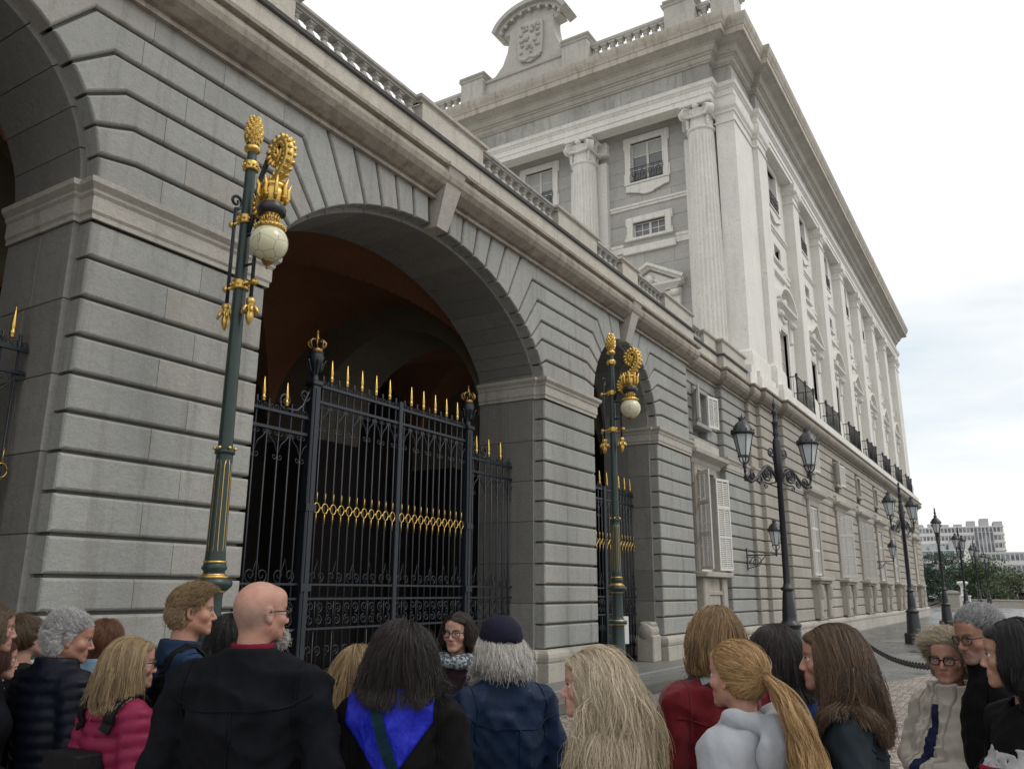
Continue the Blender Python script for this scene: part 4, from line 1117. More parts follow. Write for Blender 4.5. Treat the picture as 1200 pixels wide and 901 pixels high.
    def smooth(P,n=6):
        P=[Vector(p) for p in P]; out=[]
        for i in range(len(P)-1):
            p0,p1,p2,p3=P[max(0,i-1)],P[i],P[i+1],P[min(len(P)-1,i+2)]
            for j in range(n):
                t=j/n; out.append(.5*((2*p1)+(p2-p0)*t+(2*p0-5*p1+4*p2-p3)*t*t+(3*p1-p0-3*p2+p3)*t**3))
        out.append(P[-1]); return out
    sp=smooth(S); gb.tube(sp,[  .030+.030*math.sin(math.pi*min(1,i/len(sp)*1.15))**.8 for i in range(len(sp))],10)
    for i in range(4,len(sp)-6,3):   # scales / crockets along the back
        p=sp[i];t=(sp[i+1]-sp[i-1]).normalized(); nrm=Vector((0,t.z,-t.y))
        for sgn in (1,-1):
            for xo in (-.03,.03):
                e=p+nrm*sgn*.066+Vector((xo*1.5,0,0))+t*.022
                gb.tube([p+Vector((xo*.5,0,0)),p+nrm*sgn*.048+Vector((xo,0,0)),e],[.026,.028,.012],6)
    gb.lathe([(0,-.06),(.05,-.035),(.06,0),(.05,.035),(0,.06)],c=(0,-.27,5.73),n=10)
    for k in range(9):   # leaf cluster inside the curl
        a=-.6+k*.42; gb.tube([(0,-.46,6.23),(.03*math.sin(k*2),-.46+.09*math.cos(a+1.2),6.25+.09*math.sin(a+1.2)),(.05*math.sin(k*2),-.46+.15*math.cos(a+1.2),6.25+.16*math.sin(a+1.2))],[.02,.026,.004],6)
    gb.build('gilded_scroll',M['gold'],root)
    # crown over the globe
    cz=5.70
    h=MB(); h.lathe([(.10,cz+.0),(.115,cz+.02),(.135,cz+.10),(.14,cz+.16),(.125,cz+.19),(.145,cz+.205),(.15,cz+.235),(.13,cz+.25),(.10,cz+.27),(.04,cz+.33),(.0,cz+.34)],c=(0,y0,0),n=22)
    for k in range(9):
        a=2*math.pi*k/9; c_,s_=math.cos(a),math.sin(a)
        h.tube([(c_*.13,y0+s_*.13,cz+.04),(c_*.16,y0+s_*.16,cz+.12),(c_*.155,y0+s_*.155,cz+.20),(c_*.19,y0+s_*.19,cz+.29)],[.016,.026,.024,.008],6)
        h.lathe([(0,-.03),(.03,0),(0,.03)],c=(c_*.145,y0+s_*.145,cz+.09),n=7)
    h.build('gilded_crown',M['gold'],root)
    k_=MB(); k_.lathe([(.12,cz-.10),(.15,cz-.08),(.155,cz-.03),(.13,cz+.02)],c=(0,y0,0),n=22); 
    k_.lathe([(.085,cz-.16),(.085,cz-.09)],c=(0,y0,0),n=18); k_.build('crown_cap',M['lampiron'],root)
    n_=MB(); n_.lathe([(.075,cz-.20),(.09,cz-.12),(.095,cz-.10)],c=(0,y0,0),n=18)
    for k in range(14):
        a=2*math.pi*k/14; n_.tube([(.082*math.cos(a),y0+.082*math.sin(a),cz-.195),(.098*math.cos(a),y0+.098*math.sin(a),cz-.11)],.011,5)
    n_.lathe([(.14,cz-.27),(.155,cz-.255),(.155,cz-.235),(.14,cz-.225),(.135,cz-.21),(.11,cz-.195),(.08,cz-.185)],c=(0,y0,0),n=22)
    for k in range(22):
        a=2*math.pi*k/22; n_.lathe([(0,-.018),(.016,0),(0,.018)],c=(.157*math.cos(a),y0+.157*math.sin(a),cz-.245),n=6)
    n_.build('gilded_neck',M['gold'],root)
    gz=cz-.42
    gl=MB(); gl.lathe([(.20*math.sin(t),gz-.20*math.cos(t)) for t in np.linspace(0.12,math.pi-.55,22)],c=(0,y0,0),n=36); gl.build('globe',M['globe'],root)
    dr=MB(); dr.lathe([(0,gz-.30),(.015,gz-.285),(.012,gz-.26),(.035,gz-.24),(.055,gz-.215),(.065,gz-.195),(.05,gz-.185)],c=(0,y0,0),n=16); dr.build('globe_drop',M['oldgold'],root)
    return root
gl1=green_lamp((5.49,6.86,0),'tall green and gold lamp post in front of the left pier beside the large arch')
gl2=copy_tree(gl1); gl2.location=(14.91,6.86,0); gl2['label']='slimmer looking green and gold lamp post standing beside the narrow arch'
# white notice fixed behind the second lamp's foot
nb_=MB(); nb_.box(-.17,.17,-.012,.012,0,.52); o=nb_.build('notice_board',M['paper']); o.location=(15.45,7.05,.72); o.rotation_euler=(0,0,R_(-40)); tag(o,'small white notice hanging behind the foot of the green lamp','notice')
# guard stone at the gate jamb
gs=MB(); gs.box(-.24,.24,-.22,.22,0,.62,c=.03); gs.lathe([(.0,-.26),(.17,-.26),(.19,-.2),(.19,.2),(.17,.26),(.0,.26)],c=(0,0,.70),n=16,axis='x'); gs.box(-.2,.2,-.16,.16,.8,.92,c=.04)
o=gs.build('guard_stone',M['granite_pal']); o.location=(19.25,8.05,.09); tag(o,'short rounded stone post at the foot of the narrow arch','bollard')
# =================================================================== iron street lamps
def lantern_mesh(parent,x,y,z,part='lantern'):
    """glass lantern hanging at (x,y), z = foot of the glass"""
    m=MB(); m.lathe([(.10,z),(.19,z+.42)],c=(x,y,0),n=6,smooth=False)
    L=m.build(part,M['lantern'],parent)
    f=MB()
    for k in range(6):
        a=2*math.pi*k/6; f.tube([(x+.104*math.cos(a),y+.104*math.sin(a),z),(x+.196*math.cos(a),y+.196*math.sin(a),z+.42)],.010,5)
    f.lathe([(.125,z-.02),(.125,z+.005)],c=(x,y,0),n=6,smooth=False)
    f.lathe([(.20,z+.42),(.235,z+.43),(.24,z+.47),(.215,z+.50),(.20,z+.53),(.17,z+.60),(.11,z+.67),(.075,z+.69),(.06,z+.73),(.075,z+.76),(.03,z+.77),(.02,z+.80),(0,z+.86)],c=(x,y,0),n=20)
    for k in range(12):
        a=2*math.pi*k/12; f.lathe([(0,0),(.02,.015),(0,.045)],c=(x+.225*math.cos(a),y+.225*math.sin(a),z+.49),n=5)
    for k in range(8):
        a=2*math.pi*k/8; f.lathe([(0,0),(.014,.012),(0,.05)],c=(x+.07*math.cos(a),y+.07*math.sin(a),z+.755),n=5)
    for k in range(4):
        a=2*math.pi*k/4+.4; f.tube([(x+.11*math.cos(a),y+.11*math.sin(a),z-.01),(x+.09*math.cos(a),y+.09*math.sin(a),z-.10),(x+.025*math.cos(a),y+.025*math.sin(a),z-.17)],.013,5)
    f.lathe([(.0,z-.36),(.03,z-.33),(.02,z-.27),(.045,z-.22),(.025,z-.17),(.02,z-.12)],c=(x,y,0),n=10)
    f.build('lantern_frame',M['lampiron'],L); return L
def street_lamp(loc,label,rz):
    root=empty('street_lamp',loc,label,'street lamp','two-armed iron street lamps along the palace',rz)
    m=MB()
    m.lathe([(.36,0),(.36,.32),(.33,.36),(.25,.38)],n=8,smooth=False)
    m.lathe([(.25,.38),(.24,.42),(.20,1.00),(.19,1.05),(.22,1.07),(.22,1.11),(.17,1.14),(.14,1.18),(.14,1.25),(.12,1.5),(.10,1.72),(.09,1.74),(.13,1.76),(.13,1.80),(.085,1.83),(.07,1.90)],n=20)
    m.lathe([(.07,1.90),(.055,3.9),(.085,3.92),(.09,4.35),(.085,4.75),(.07,4.80),(.045,4.86),(.075,4.90),(.055,4.95),(.06,5.12),(.08,5.15),(.045,5.2),(.045,5.35),(.065,5.38),(.03,5.42),(.03,5.5),(.045,5.53),(.012,5.6),(0,5.80)],n=16)
    m.build('pole',M['lampiron'],root)
    for s in (-1,1):
        a=MB()
        pts=[(s*.10,0,3.98),(s*.20,0,4.12),(s*.38,0,4.20),(s*.55,0,4.08),(s*.72,0,3.92),(s*.88,0,3.85),(s*1.0,0,3.90),(s*1.04,0,4.02)]
        a.tube(pts,[.026,.03,.03,.03,.03,.034,.03,.022],8)
        scroll(a,s*.36,0,4.05,.18,2.1,.6,.026,-s,38); scroll(a,s*.20,0,4.52,.10,1.4,-math.pi/2,.018,s,22)
        a.tube([(s*.11,0,4.30),(s*.16,0,4.42),(s*.30,0,4.50)],.018,6); scroll(a,s*.62,0,3.90,.09,1.5,math.pi/2,.018,s,22); scroll(a,s*.84,0,3.98,.08,1.3,-.5,.018,-s,20)
        scroll(a,s*.42,0,3.80,.06,1.2,math.pi/2,.015,-s,16); a.tube([(s*.12,0,3.9),(s*.3,0,3.86),(s*.42,0,3.86)],.016,6)
        for k in range(6):
            an=k*math.pi/3; a.tube([(s*.36,0,4.05),(s*.36+.06*math.cos(an),.02,4.05+.06*math.sin(an)),(s*.36+.10*math.cos(an),0,4.05+.10*math.sin(an))],[.03,.028,.006],6)
        for k in range(5): a.tube([(s*(.80+.06*k),0,3.86),(s*(.79+.06*k),.03,3.95),(s*(.76+.06*k),0,4.02)],[.026,.02,.004],5)
        ar=a.build('arm',M['lampiron'],root)
        L=lantern_mesh(root,s*1.04,0,4.36)
    return root
lamp_pos=[(17.2,4.2,-24),(32.6,3.75,-14),(47.4,3.9,4.5),(62.2,3.9,-6),(78,3.9,-6),(94,3.9,-6)]
lamp_lab=['large black street lamp with two lanterns nearest the crowd','black street lamp with a wide base standing on the wet pavement beside the chain',
 'black street lamp with one lantern in view behind the couple','fourth black street lamp along the pavement against the far office block',
 'fifth black street lamp along the pavement against the dark trees','farthest and smallest black street lamp against the dark trees']
s0=None
for (x,y,rz),lb in zip(lamp_pos,lamp_lab):
    if s0 is None: o=s0=street_lamp((x,y,0),lb,R_(rz))
    else: o=copy_tree(s0)
    o.location=(x,y,0); o.rotation_euler=(0,0,R_(rz)); o['label']=lb
    if x>40: o.scale=(1.06,1.06,1.06)
# wall lanterns on scrolled brackets
def wall_lamp(loc,label):
    root=empty('wall_lantern',loc,label,'wall lantern','bracket lanterns on the palace wall')
    m=MB(); m.box(-.05,.05,-.03,0,-.35,.35,c=.01); m.tube([(0,0,.12),(0,-.95,.12)],.02,6)
    for q in ((-.30,.14,1.6),(-.14,-.10,1.3)):
        pts=[(0,q[0]+ (.2*(1-.8*t))*math.cos(2*math.pi*q[2]*t),-.10+ (.2*(1-.8*t))*math.sin(2*math.pi*q[2]*t)) for t in np.linspace(0,1,24)]; m.tube(pts,.013,5)
    m.tube([(0,0,-.3),(0,-.25,-.25),(0,-.5,-.02),(0,-.62,.12)],.015,5); m.tube([(0,-.95,.12),(0,-.95,.22)],.02,6)
    m.build('bracket',M['lampiron'],root)
    L=lantern_mesh(root,0,-.95,.42); return root
wl=wall_lamp((27.0,7.8,2.75),'iron bracket lantern on the palace corner behind the large street lamp')
o=copy_tree(wl); o.location=(48.0,7.1,3.2); o['label']='small iron bracket lantern half hidden by the second street lamp'
o=copy_tree(wl); o.location=(71.2,7.1,3.0); o['label']='bracket lantern at the far palace corner against the trees'
# chain barrier
A=Vector((20.5,3.56,.80)); B=Vector((12.2,.85,.86))
for P,lb in ((A,'black iron chain post standing behind the long brown hair'),(B,'black iron chain post standing behind the couple')):
    m=MB(); m.lathe([(.11,0),(.11,.10),(.07,.13),(.06,.55),(.075,.58),(.055,.62),(.06,.80),(.085,.84),(.06,.9),(0,.95)],n=14)
    o=m.build('chain_post',M['lampiron']); o.location=(P.x,P.y,0); tag(o,lb,'post')
def chain_pt(t):
    p=A.lerp(B,t); p=p.copy(); p.z-=4*.26*t*(1-t); return p
L=(B-A).length; nl=int(L/.115); m=MB()
for i in range(nl):
    p=chain_pt((i+.5)/nl); d=(chain_pt(min(1,(i+1)/nl))-chain_pt(i/nl)).normalized(); side=Vector((-d.y,d.x,0)).normalized()
    u=side if i%2 else Vector((0,0,1)); u=(u-d*u.dot(d)).normalized()
    pts=[]
    for k in range(13):
        a=2*math.pi*k/12; pts.append(p+d*(.082*math.cos(a))+u*(.042*math.sin(a)))
    m.tube(pts,.014,5,cap=False)
o=m.build('barrier_chain',M['lampiron'],org=A); o.location=A; tag(o,'black iron chain hanging across the pavement in front of the street lamp','chain')
# =================================================================== far side: stone posts, trees, offices
def far_post(x,y,h,w,lb):
    m=MB(); m.box(-w,w,-w,w,0,.3,c=.03); m.box(-w*.8,w*.8,-w*.8,w*.8,.3,h-.25,c=.03); m.box(-w,w,-w,w,h-.25,h-.1,c=.03); m.lathe([(w*.7,h-.1),(w*.8,h),(0,h+.08)],n=14)
    o=m.build('stone_post',M['impost']); o.location=(x,y,0); tag(o,lb,'stone post')
far_post(95,7.2,1.9,.9,'broad stone post between the palace corner and the white pillar')
m=MB(); m.box(-.8,.8,-.8,.8,0,1.6,c=.05); m.box(-.9,.9,-.9,.9,1.6,1.8,c=.03); m.lathe([(.45,1.8),(.35,2.1),(.32,3.0),(.5,3.3),(.75,3.5),(.7,3.75),(.45,3.8),(0,3.82)],n=16)
o=m.build('stone_pillar',M['lime']); o.location=(112,7.2,0); o.scale=(.8,.8,.8); tag(o,'white stone pillar with an urn shaped top before the trees','pillar')
m=MB(); m.sweep([(140,16),(118,1),(112,-12)],[(.3,0),(.3,.75),(.42,.8),(.42,.95),(-.42,.95),(-.42,.8),(-.3,.75),(-.3,0)][::-1],seg=3)
o=m.build('parapet_wall',M['impost']); tag(o,'low pale stone parapet wall in front of the far trees','wall')
FOL=[]
def fol_mat(n,c1,c2):
    m,nt,b=newmat(n); at=nd(nt,'ShaderNodeAttribute',attribute_name='tone'); col=mixc(nt,at.outputs['Fac'],c1,c2)
    nt.links.new(col,b.inputs['Base Color']); b.inputs['Roughness'].default_value=.7; return m
M['fol_dark']=fol_mat('cedar_foliage',(.014,.030,.018),(.040,.072,.044)); M['fol_mid']=fol_mat('oak_foliage',(.020,.042,.016),(.060,.095,.036)); M['fol_olive']=fol_mat('olive_foliage',(.035,.055,.018),(.09,.105,.04))
M['bark']=plain('bark',(.05,.04,.03),rough=.9,var=.3)
def tree(x,y,h,r,mat,lb,kind,seed):
    r_=np.random.default_rng(seed); h*=.58+.02*(seed%9); root=empty(kind,(x,y,-1.5),lb,'tree','trees beyond the palace')
    t=MB(); t.tube([(0,0,0),(.1,.05,h*.4),(-.05,.1,h*.8)],[.35,.28,.08],8)
    tips=[]
    for k in range(14):
        a=r_.uniform(0,6.28); z=h*r_.uniform(.15,.85); rr=r*(r_.uniform(.5,.95))*(1-.5*z/h if kind=='cedar_tree' else 1-.6*abs(z/h-.5)); e=(rr*math.cos(a),rr*math.sin(a),z+h*.08)
        t.tube([(0,0,z-.1*h),(e[0]*.5,e[1]*.5,z),e],[.14,.09,.02],5); tips.append(e)
    t.build('trunk',M['bark'],root)
    n=7500; vs=[];fs=[];tn=[]
    cl=[]
    for e in tips: cl.append((e,r*r_.uniform(.28,.45)))
    for k in range(22):
        a=r_.uniform(0,6.28); z=h*(.08+.92*r_.uniform(0,1)); q=r*r_.uniform(.2,.9)*(1-.75*z/h if kind=='cedar_tree' else max(.15,1-1.5*abs(z/h-.5))); cl.append(((q*math.cos(a),q*math.sin(a),z),r*r_.uniform(.2,.4)))
    per=n//len(cl); c=MB()
    for (cx,cy,cz),cr in cl:
        tone=r_.uniform(.1,.9)
        d=r_.normal(size=(per,3)); d/=np.linalg.norm(d,axis=1)[:,None]; d*=(r_.uniform(.35,1,size=(per,1))**.5)*cr; d[:,2]*=.42 if kind=='cedar_tree' else .75
        for p in d:
            s=r_.uniform(.09,.22); u=r_.normal(size=3); u/=np.linalg.norm(u); v=np.cross(u,r_.normal(size=3)); v/=np.linalg.norm(v); q=np.array((cx,cy,cz))+p
            if q[2]<.2: continue
            c.add([tuple(q-u*s),tuple(q+v*s*.5),tuple(q+u*s),tuple(q-v*s*.5)],[(0,1,2,3)],float(np.clip(tone+r_.normal()*.2,0,1)))
    c.build('crown',mat,root)
T=[(128,24,10.5,5.5,'fol_dark','cedar_tree','dark cedar just right of the palace corner'),(133,19,12,5.5,'fol_dark','cedar_tree','broad dark cedar behind the third street lamp'),(128,13.8,11.5,5,'fol_dark','cedar_tree','dark layered cedar behind the fourth street lamp'),
 (140,11,12.5,6,'fol_dark','cedar_tree','tall dark cedar behind the fifth street lamp'),(136,6.5,10.5,5.2,'fol_mid','broadleaf_tree','green broadleaf tree right of the cedars'),(150,2,11,6,'fol_olive','broadleaf_tree','olive green tree at the right above the couple'),
 (160,-5,11,6.5,'fol_mid','broadleaf_tree','green tree near the right edge'),(146,-4,8.5,5,'fol_mid','broadleaf_tree','lower green tree at the right edge'),(165,8,12,6.5,'fol_olive','broadleaf_tree','yellowish tree rising behind the cedars'),(150,20,11,6,'fol_mid','broadleaf_tree','green tree behind the dark cedars near the palace corner'),(170,-12,11,7,'fol_dark','broadleaf_tree','dark tree at the extreme right'),(155,28,11,6,'fol_dark','cedar_tree','dark tree half hidden by the palace corner')]
for i,(x,y,h,r,mt,kd,lb) in enumerate(T): tree(x,y,h,r,M[mt],lb,kd,40+i)
# office blocks
M['office']=plain('hazed_office_concrete',(.62,.61,.59),rough=.8,var=.06,nscale=.3); M['office2']=plain('office_grey',(.40,.41,.42),rough=.8,var=.08,nscale=.3);  # concrete raised to a paler tone, distance haze put into the colour
def band_mat(name,glass,pier,step,part):
    m,nt,b=newmat(name); sp=nd(nt,'ShaderNodeSeparateXYZ'); nt.links.new(coords(nt),sp.inputs[0])
    a=nd(nt,'ShaderNodeMath',operation='MULTIPLY'); a.inputs[1].default_value=1/step; nt.links.new(sp.outputs[1],a.inputs[0]); f=nd(nt,'ShaderNodeMath',operation='FRACT'); nt.links.new(a.outputs[0],f.inputs[0])
    g=nd(nt,'ShaderNodeMath',operation='GREATER_THAN'); g.inputs[1].default_value=part; nt.links.new(f.outputs[0],g.inputs[0])
    n=noise(nt,coords(nt,(1,.9,.9)),.55,1,.5); gl=mixc(nt,ramp(nt,n,[(.45,0.0),(.6,1.0)]),glass,[c*2.2 for c in glass])
    nt.links.new(mixc(nt,g.outputs[0],gl,pier),b.inputs['Base Color']); b.inputs['Roughness'].default_value=.35; return m
M['owin']=band_mat('office_glazing',(.11,.12,.135),(.55,.54,.52),1.05,.72); M['oglass']=band_mat('tinted_glass_front',(.10,.15,.16),(.62,.62,.60),2.6,.86)
def office(name,loc,rz,w,d,h,floors,bays,label,mat,stripe=None,plant=True,win=M['owin'],z0=0,fh=.5):
    root=empty(name,loc,label,'office block','office blocks beyond the trees',rz)
    m=MB(); m.box(0,d,-w/2,w/2,0,h,c=.1)
    for k in range(floors+1): m.box(-.25,d,-w/2-.2,w/2+.2,h*k/floors-.12,h*k/floors+.18) if k else None
    m.build('wall',mat,root)
    rr=random.Random(int(w*10)); fhh=h/floors
    for k in range(floors):
        q=MB(); q.box(-.08,.02,-w/2+w*.02,w/2-w*.02,fhh*k+fhh*.36,fhh*k+fhh*.36+fhh*fh); q.build('window_band',win,root)
    if stripe:
        q=MB(); q.box(-.4,.1,stripe[0],stripe[1],h*.12,h*.92); q.build('dark_bay',M['owin'],root)
    if plant:
        q=MB()
        for k in range(7):
            y=-w/2*.9+w*.9*k/6; q.box(2,d-2,y-w*.05,y+w*.05,h+.2,h+1.0+1.8*rr.random())
        q.build('roof_plant',M['office2'],root)
    return root
office('office_block',(300,18.6,0),R_(4),25.0,16,22.0,9,26,'large pale office slab with rows of windows and a dark glazed strip',M['office'],stripe=(-9.5,-4.5))
office('office_block',(285,33,0),R_(6),18,14,15.5,6,9,'lower pale wing left of the large office slab',M['office'],plant=False)
office('office_block',(240,21.5,0),R_(-4),15,14,12.2,4,6,'white framed glass office building below the big slab',M['office'],win=M['oglass'],plant=True,fh=.6)
office('office_block',(250,2.5,0),R_(3),20,14,11.8,4,18,'low cream office building at the right edge',M['office'],plant=False)
# =================================================================== people
F32=np.float32
def ell(P,c,r):
    r=np.array(r,F32); q=(P-np.array(c,F32))/r; k0=np.sqrt((q*q).sum(1))+1e-9; q2=q/r; k1=np.sqrt((q2*q2).sum(1))+1e-9
    return k0*(k0-1)/k1
def cap(P,a,b,ra,rb=None):
    a=np.array(a,F32);b=np.array(b,F32); rb=ra if rb is None else rb
    pa=P-a; ba=b-a; h=np.clip((pa@ba)/float(ba@ba+1e-12),0,1); d=pa-h[:,None]*ba
    return np.sqrt((d*d).sum(1))-(ra+(rb-ra)*h)
def smin(a,b,k):
    h=np.clip(.5+.5*(b-a)/k,0,1); return b+(a-b)*h-k*h*(1-h)
def smax(a,b,k): return -smin(-a,-b,k)
def rotz(a): c,s=math.cos(a),math.sin(a); return np.array([[c,-s,0],[s,c,0],[0,0,1]])
def rotx(a): c,s=math.cos(a),math.sin(a); return np.array([[1,0,0],[0,c,-s],[0,s,c]])
def roty(a): c,s=math.cos(a),math.sin(a); return np.array([[c,0,s],[0,1,0],[-s,0,c]])
def nets(fn,lo,hi,h,lip=1.6):
    """surface nets of fn(P)=0 in the box lo..hi with cell h (coarse pass first)"""
    lo=np.array(lo,float);hi=np.array(hi,float)
    B=4; n=np.ceil((hi-lo)/h).astype(int)+1; n=((n+B-1)//B)*B; nc=n//B
    g=[lo[i]+h*(B*np.arange(nc[i])+(B-1)/2) for i in range(3)]
    X=np.stack(np.meshgrid(*g,indexing='ij'),-1).reshape(-1,3).astype(F32)
    dc=fn(X).reshape(nc)
    act=np.abs(dc)<h*B*lip
    D=np.repeat(np.repeat(np.repeat(np.sign(dc),B,0),B,1),B,2).astype(F32)*1.0
    A=np.repeat(np.repeat(np.repeat(act,B,0),B,1),B,2)
    idx=np.argwhere(A); P=(lo+idx*h).astype(F32)
    D[A]=fn(P)
    D[0]=D[-1]=1;D[:,0]=D[:,-1]=1;D[:,:,0]=D[:,:,-1]=1
    S=D<0
    c8=[S[i:n[0]-1+i,j:n[1]-1+j,k:n[2]-1+k] for i in (0,1) for j in (0,1) for k in (0,1)]
    cnt=sum(c.astype(np.int8) for c in c8); cell=(cnt>0)&(cnt<8)
    ids=-np.ones(cell.shape,int); ci=np.argwhere(cell); ids[cell]=np.arange(len(ci))
    acc=np.zeros((len(ci),3));num=np.zeros(len(ci))
    i,j,k=ci.T
    off=[(a,b,c) for a in (0,1) for b in (0,1) for c in (0,1)]
    for o in off:
        for ax in range(3):
            if o[ax]: continue
            o2=list(o);o2[ax]=1
            d0=D[i+o[0],j+o[1],k+o[2]];d1=D[i+o2[0],j+o2[1],k+o2[2]]
            m=(d0<0)!=(d1<0); t=np.where(m,d0/(d0-d1+1e-12),0)
            p=np.array(o,float)[None]+np.zeros((len(ci),3)); p[:,ax]+=t
            acc[m]+=p[m];num[m]+=1
    V=lo+h*(ci+acc/np.maximum(num,1)[:,None])
    F=[]
    for ax in range(3):
        u,v=[(1,2),(2,0),(0,1)][ax]
        s0=[slice(1,n[q]-1) for q in range(3)]; s0[ax]=slice(0,n[ax]-1); s1=list(s0); s1[ax]=slice(1,n[ax])
        a=S[tuple(s0)];b=S[tuple(s1)]; e=np.argwhere(a!=b); 
        base=e.copy(); 
        for q in range(3):
            if q!=ax: base[:,q]+=1
        fl=a[tuple(e.T)]
        def gid(du,dv):
            c=base.copy(); c[:,u]+=du; c[:,v]+=dv; return ids[tuple(c.T)]
        q=np.stack([gid(-1,-1),gid(0,-1),gid(0,0),gid(-1,0)],1)
        q[~fl]=q[~fl][:,::-1]
        F.append(q)
    F=np.concatenate(F); F=F[(F>=0).all(1)]
    return V,F
def grad(fn,P,e=.002):
    P=P.astype(F32); g=np.stack([fn(P+np.array(d,F32)*e)-fn(P-np.array(d,F32)*e) for d in ((1,0,0),(0,1,0),(0,0,1))],1)
    return g/(np.linalg.norm(g,axis=1)[:,None]+1e-9)
def mesh_np(name,V,F,mats,parent=None,mi=None,color=None,tone=None,smooth=True):
    me=bpy.data.meshes.new(name); V=np.asarray(V,np.float32)
    if isinstance(F,np.ndarray):
        k=F.shape[1]; me.vertices.add(len(V)); me.vertices.foreach_set('co',V.ravel()); me.loops.add(F.size); me.loops.foreach_set('vertex_index',F.ravel().astype(np.int32))
        me.polygons.add(len(F)); me.polygons.foreach_set('loop_start',np.arange(0,F.size,k,dtype=np.int32)); me.polygons.foreach_set('loop_total',np.full(len(F),k,np.int32))
    else: me.from_pydata(V.tolist(),[],F)
    me.update(calc_edges=True); me.validate()
    if not isinstance(mats,(list,tuple)): mats=[mats]
    for m in mats: me.materials.append(m)
    if mi is not None: me.polygons.foreach_set('material_index',np.asarray(mi,np.int32))
    me.polygons.foreach_set('use_smooth',np.full(len(me.polygons),smooth))
    if color is not None:
        a=me.attributes.new('skin','FLOAT_COLOR','POINT'); a.data.foreach_set('color',np.concatenate([color,np.ones((len(color),1))],1).astype(np.float32).ravel())
    if tone is not None:
        a=me.attributes.new('tone','FLOAT','POINT'); a.data.foreach_set('value',np.asarray(tone,np.float32))
    o=bpy.data.objects.new(name,me); COL.objects.link(o)
    if parent is not None: o.parent=parent
    return o
# ---- materials for people
def skin_material():
    m,nt,b=newmat('skin'); at=nd(nt,'ShaderNodeAttribute',attribute_name='skin'); c0=coords(nt)
    n=noise(nt,c0,30,6,.7); col=mixc(nt,ramp(nt,n,[(.35,.34),(.62,0.0)]),at.outputs['Color'],(.55,.26,.20),'MULTIPLY'); col=mixc(nt,ramp(nt,noise(nt,c0,170,3,.7),[(.55,0.0),(.75,.35)]),col,(.40,.22,.15)); col=mixc(nt,.14,col,(0,0,0))
    nt.links.new(col,b.inputs['Base Color']); b.inputs['Roughness'].default_value=.52
    b.inputs['Subsurface Weight'].default_value=.12; b.inputs['Subsurface Radius'].default_value=(.012,.005,.003); b.inputs['Subsurface Scale'].default_value=1.0
    bump(nt,b,noise(nt,c0,120,6,.75),.45,.003); return m
M['skin']=skin_material()
def hair_material(name,dark,light,rough=.36):
    dark=[c*.8 for c in dark]; light=[min(1,c*.98) for c in light]; m,nt,b=newmat(name); at=nd(nt,'ShaderNodeAttribute',attribute_name='tone')
    nt.links.new(mixc(nt,at.outputs['Fac'],dark,light),b.inputs['Base Color']); b.inputs['Roughness'].default_value=rough
    b.inputs['Anisotropic'].default_value=.5; b.inputs['Specular IOR Level'].default_value=.45; return m
def cloth(name,base,rough=.85,var=.14,weave=900,wstr=.12,fold=.5,sheen=.0,foldscale=6,spec=.14):
    base=[c*.68 for c in base]; m,nt,b=newmat(name); c0=coords(nt)
    n=noise(nt,c0,5,5,.6); col=mixc(nt,n,[c*(1-var) for c in base],[min(1,c*(1+var)) for c in base])
    nt.links.new(col,b.inputs['Base Color']); b.inputs['Roughness'].default_value=rough; b.inputs['Specular IOR Level'].default_value=spec
    if sheen: b.inputs['Sheen Weight'].default_value=sheen
    cs=coords(nt,(1,1,.55)); f=noise(nt,cs,foldscale,4,.5); b1=bump(nt,b,f,fold,.05)
    b2=nd(nt,'ShaderNodeBump'); b2.inputs['Strength'].default_value=wstr; b2.inputs['Distance'].default_value=.002
    nt.links.new(noise(nt,c0,weave,2,.6),b2.inputs['Height']); nt.links.new(b1.outputs[0],b2.inputs['Normal']); nt.links.new(b2.outputs[0],b.inputs['Normal'])
    return m
M['eye']=plain('eye_white',(.62,.60,.57),rough=.15,var=.03); M['iris']=plain('iris',(.05,.035,.025),rough=.1,var=.2)
M['frame']=plain('spectacle_frame',(.015,.013,.014),rough=.3); 
def lens_mat():
    m,nt,b=newmat('spectacle_lens'); b.inputs['Base Color'].default_value=(.9,.9,.9,1); b.inputs['Roughness'].default_value=.02; b.inputs['Transmission Weight'].default_value=1; b.inputs['IOR'].default_value=1.05; return m
M['lens']=lens_mat()
M['trouser']=cloth('dark_trousers',(.022,.025,.035)); M['jeans']=cloth('blue_jeans',(.03,.05,.10)); M['shoe']=plain('dark_shoe',(.02,.018,.016),rough=.5)
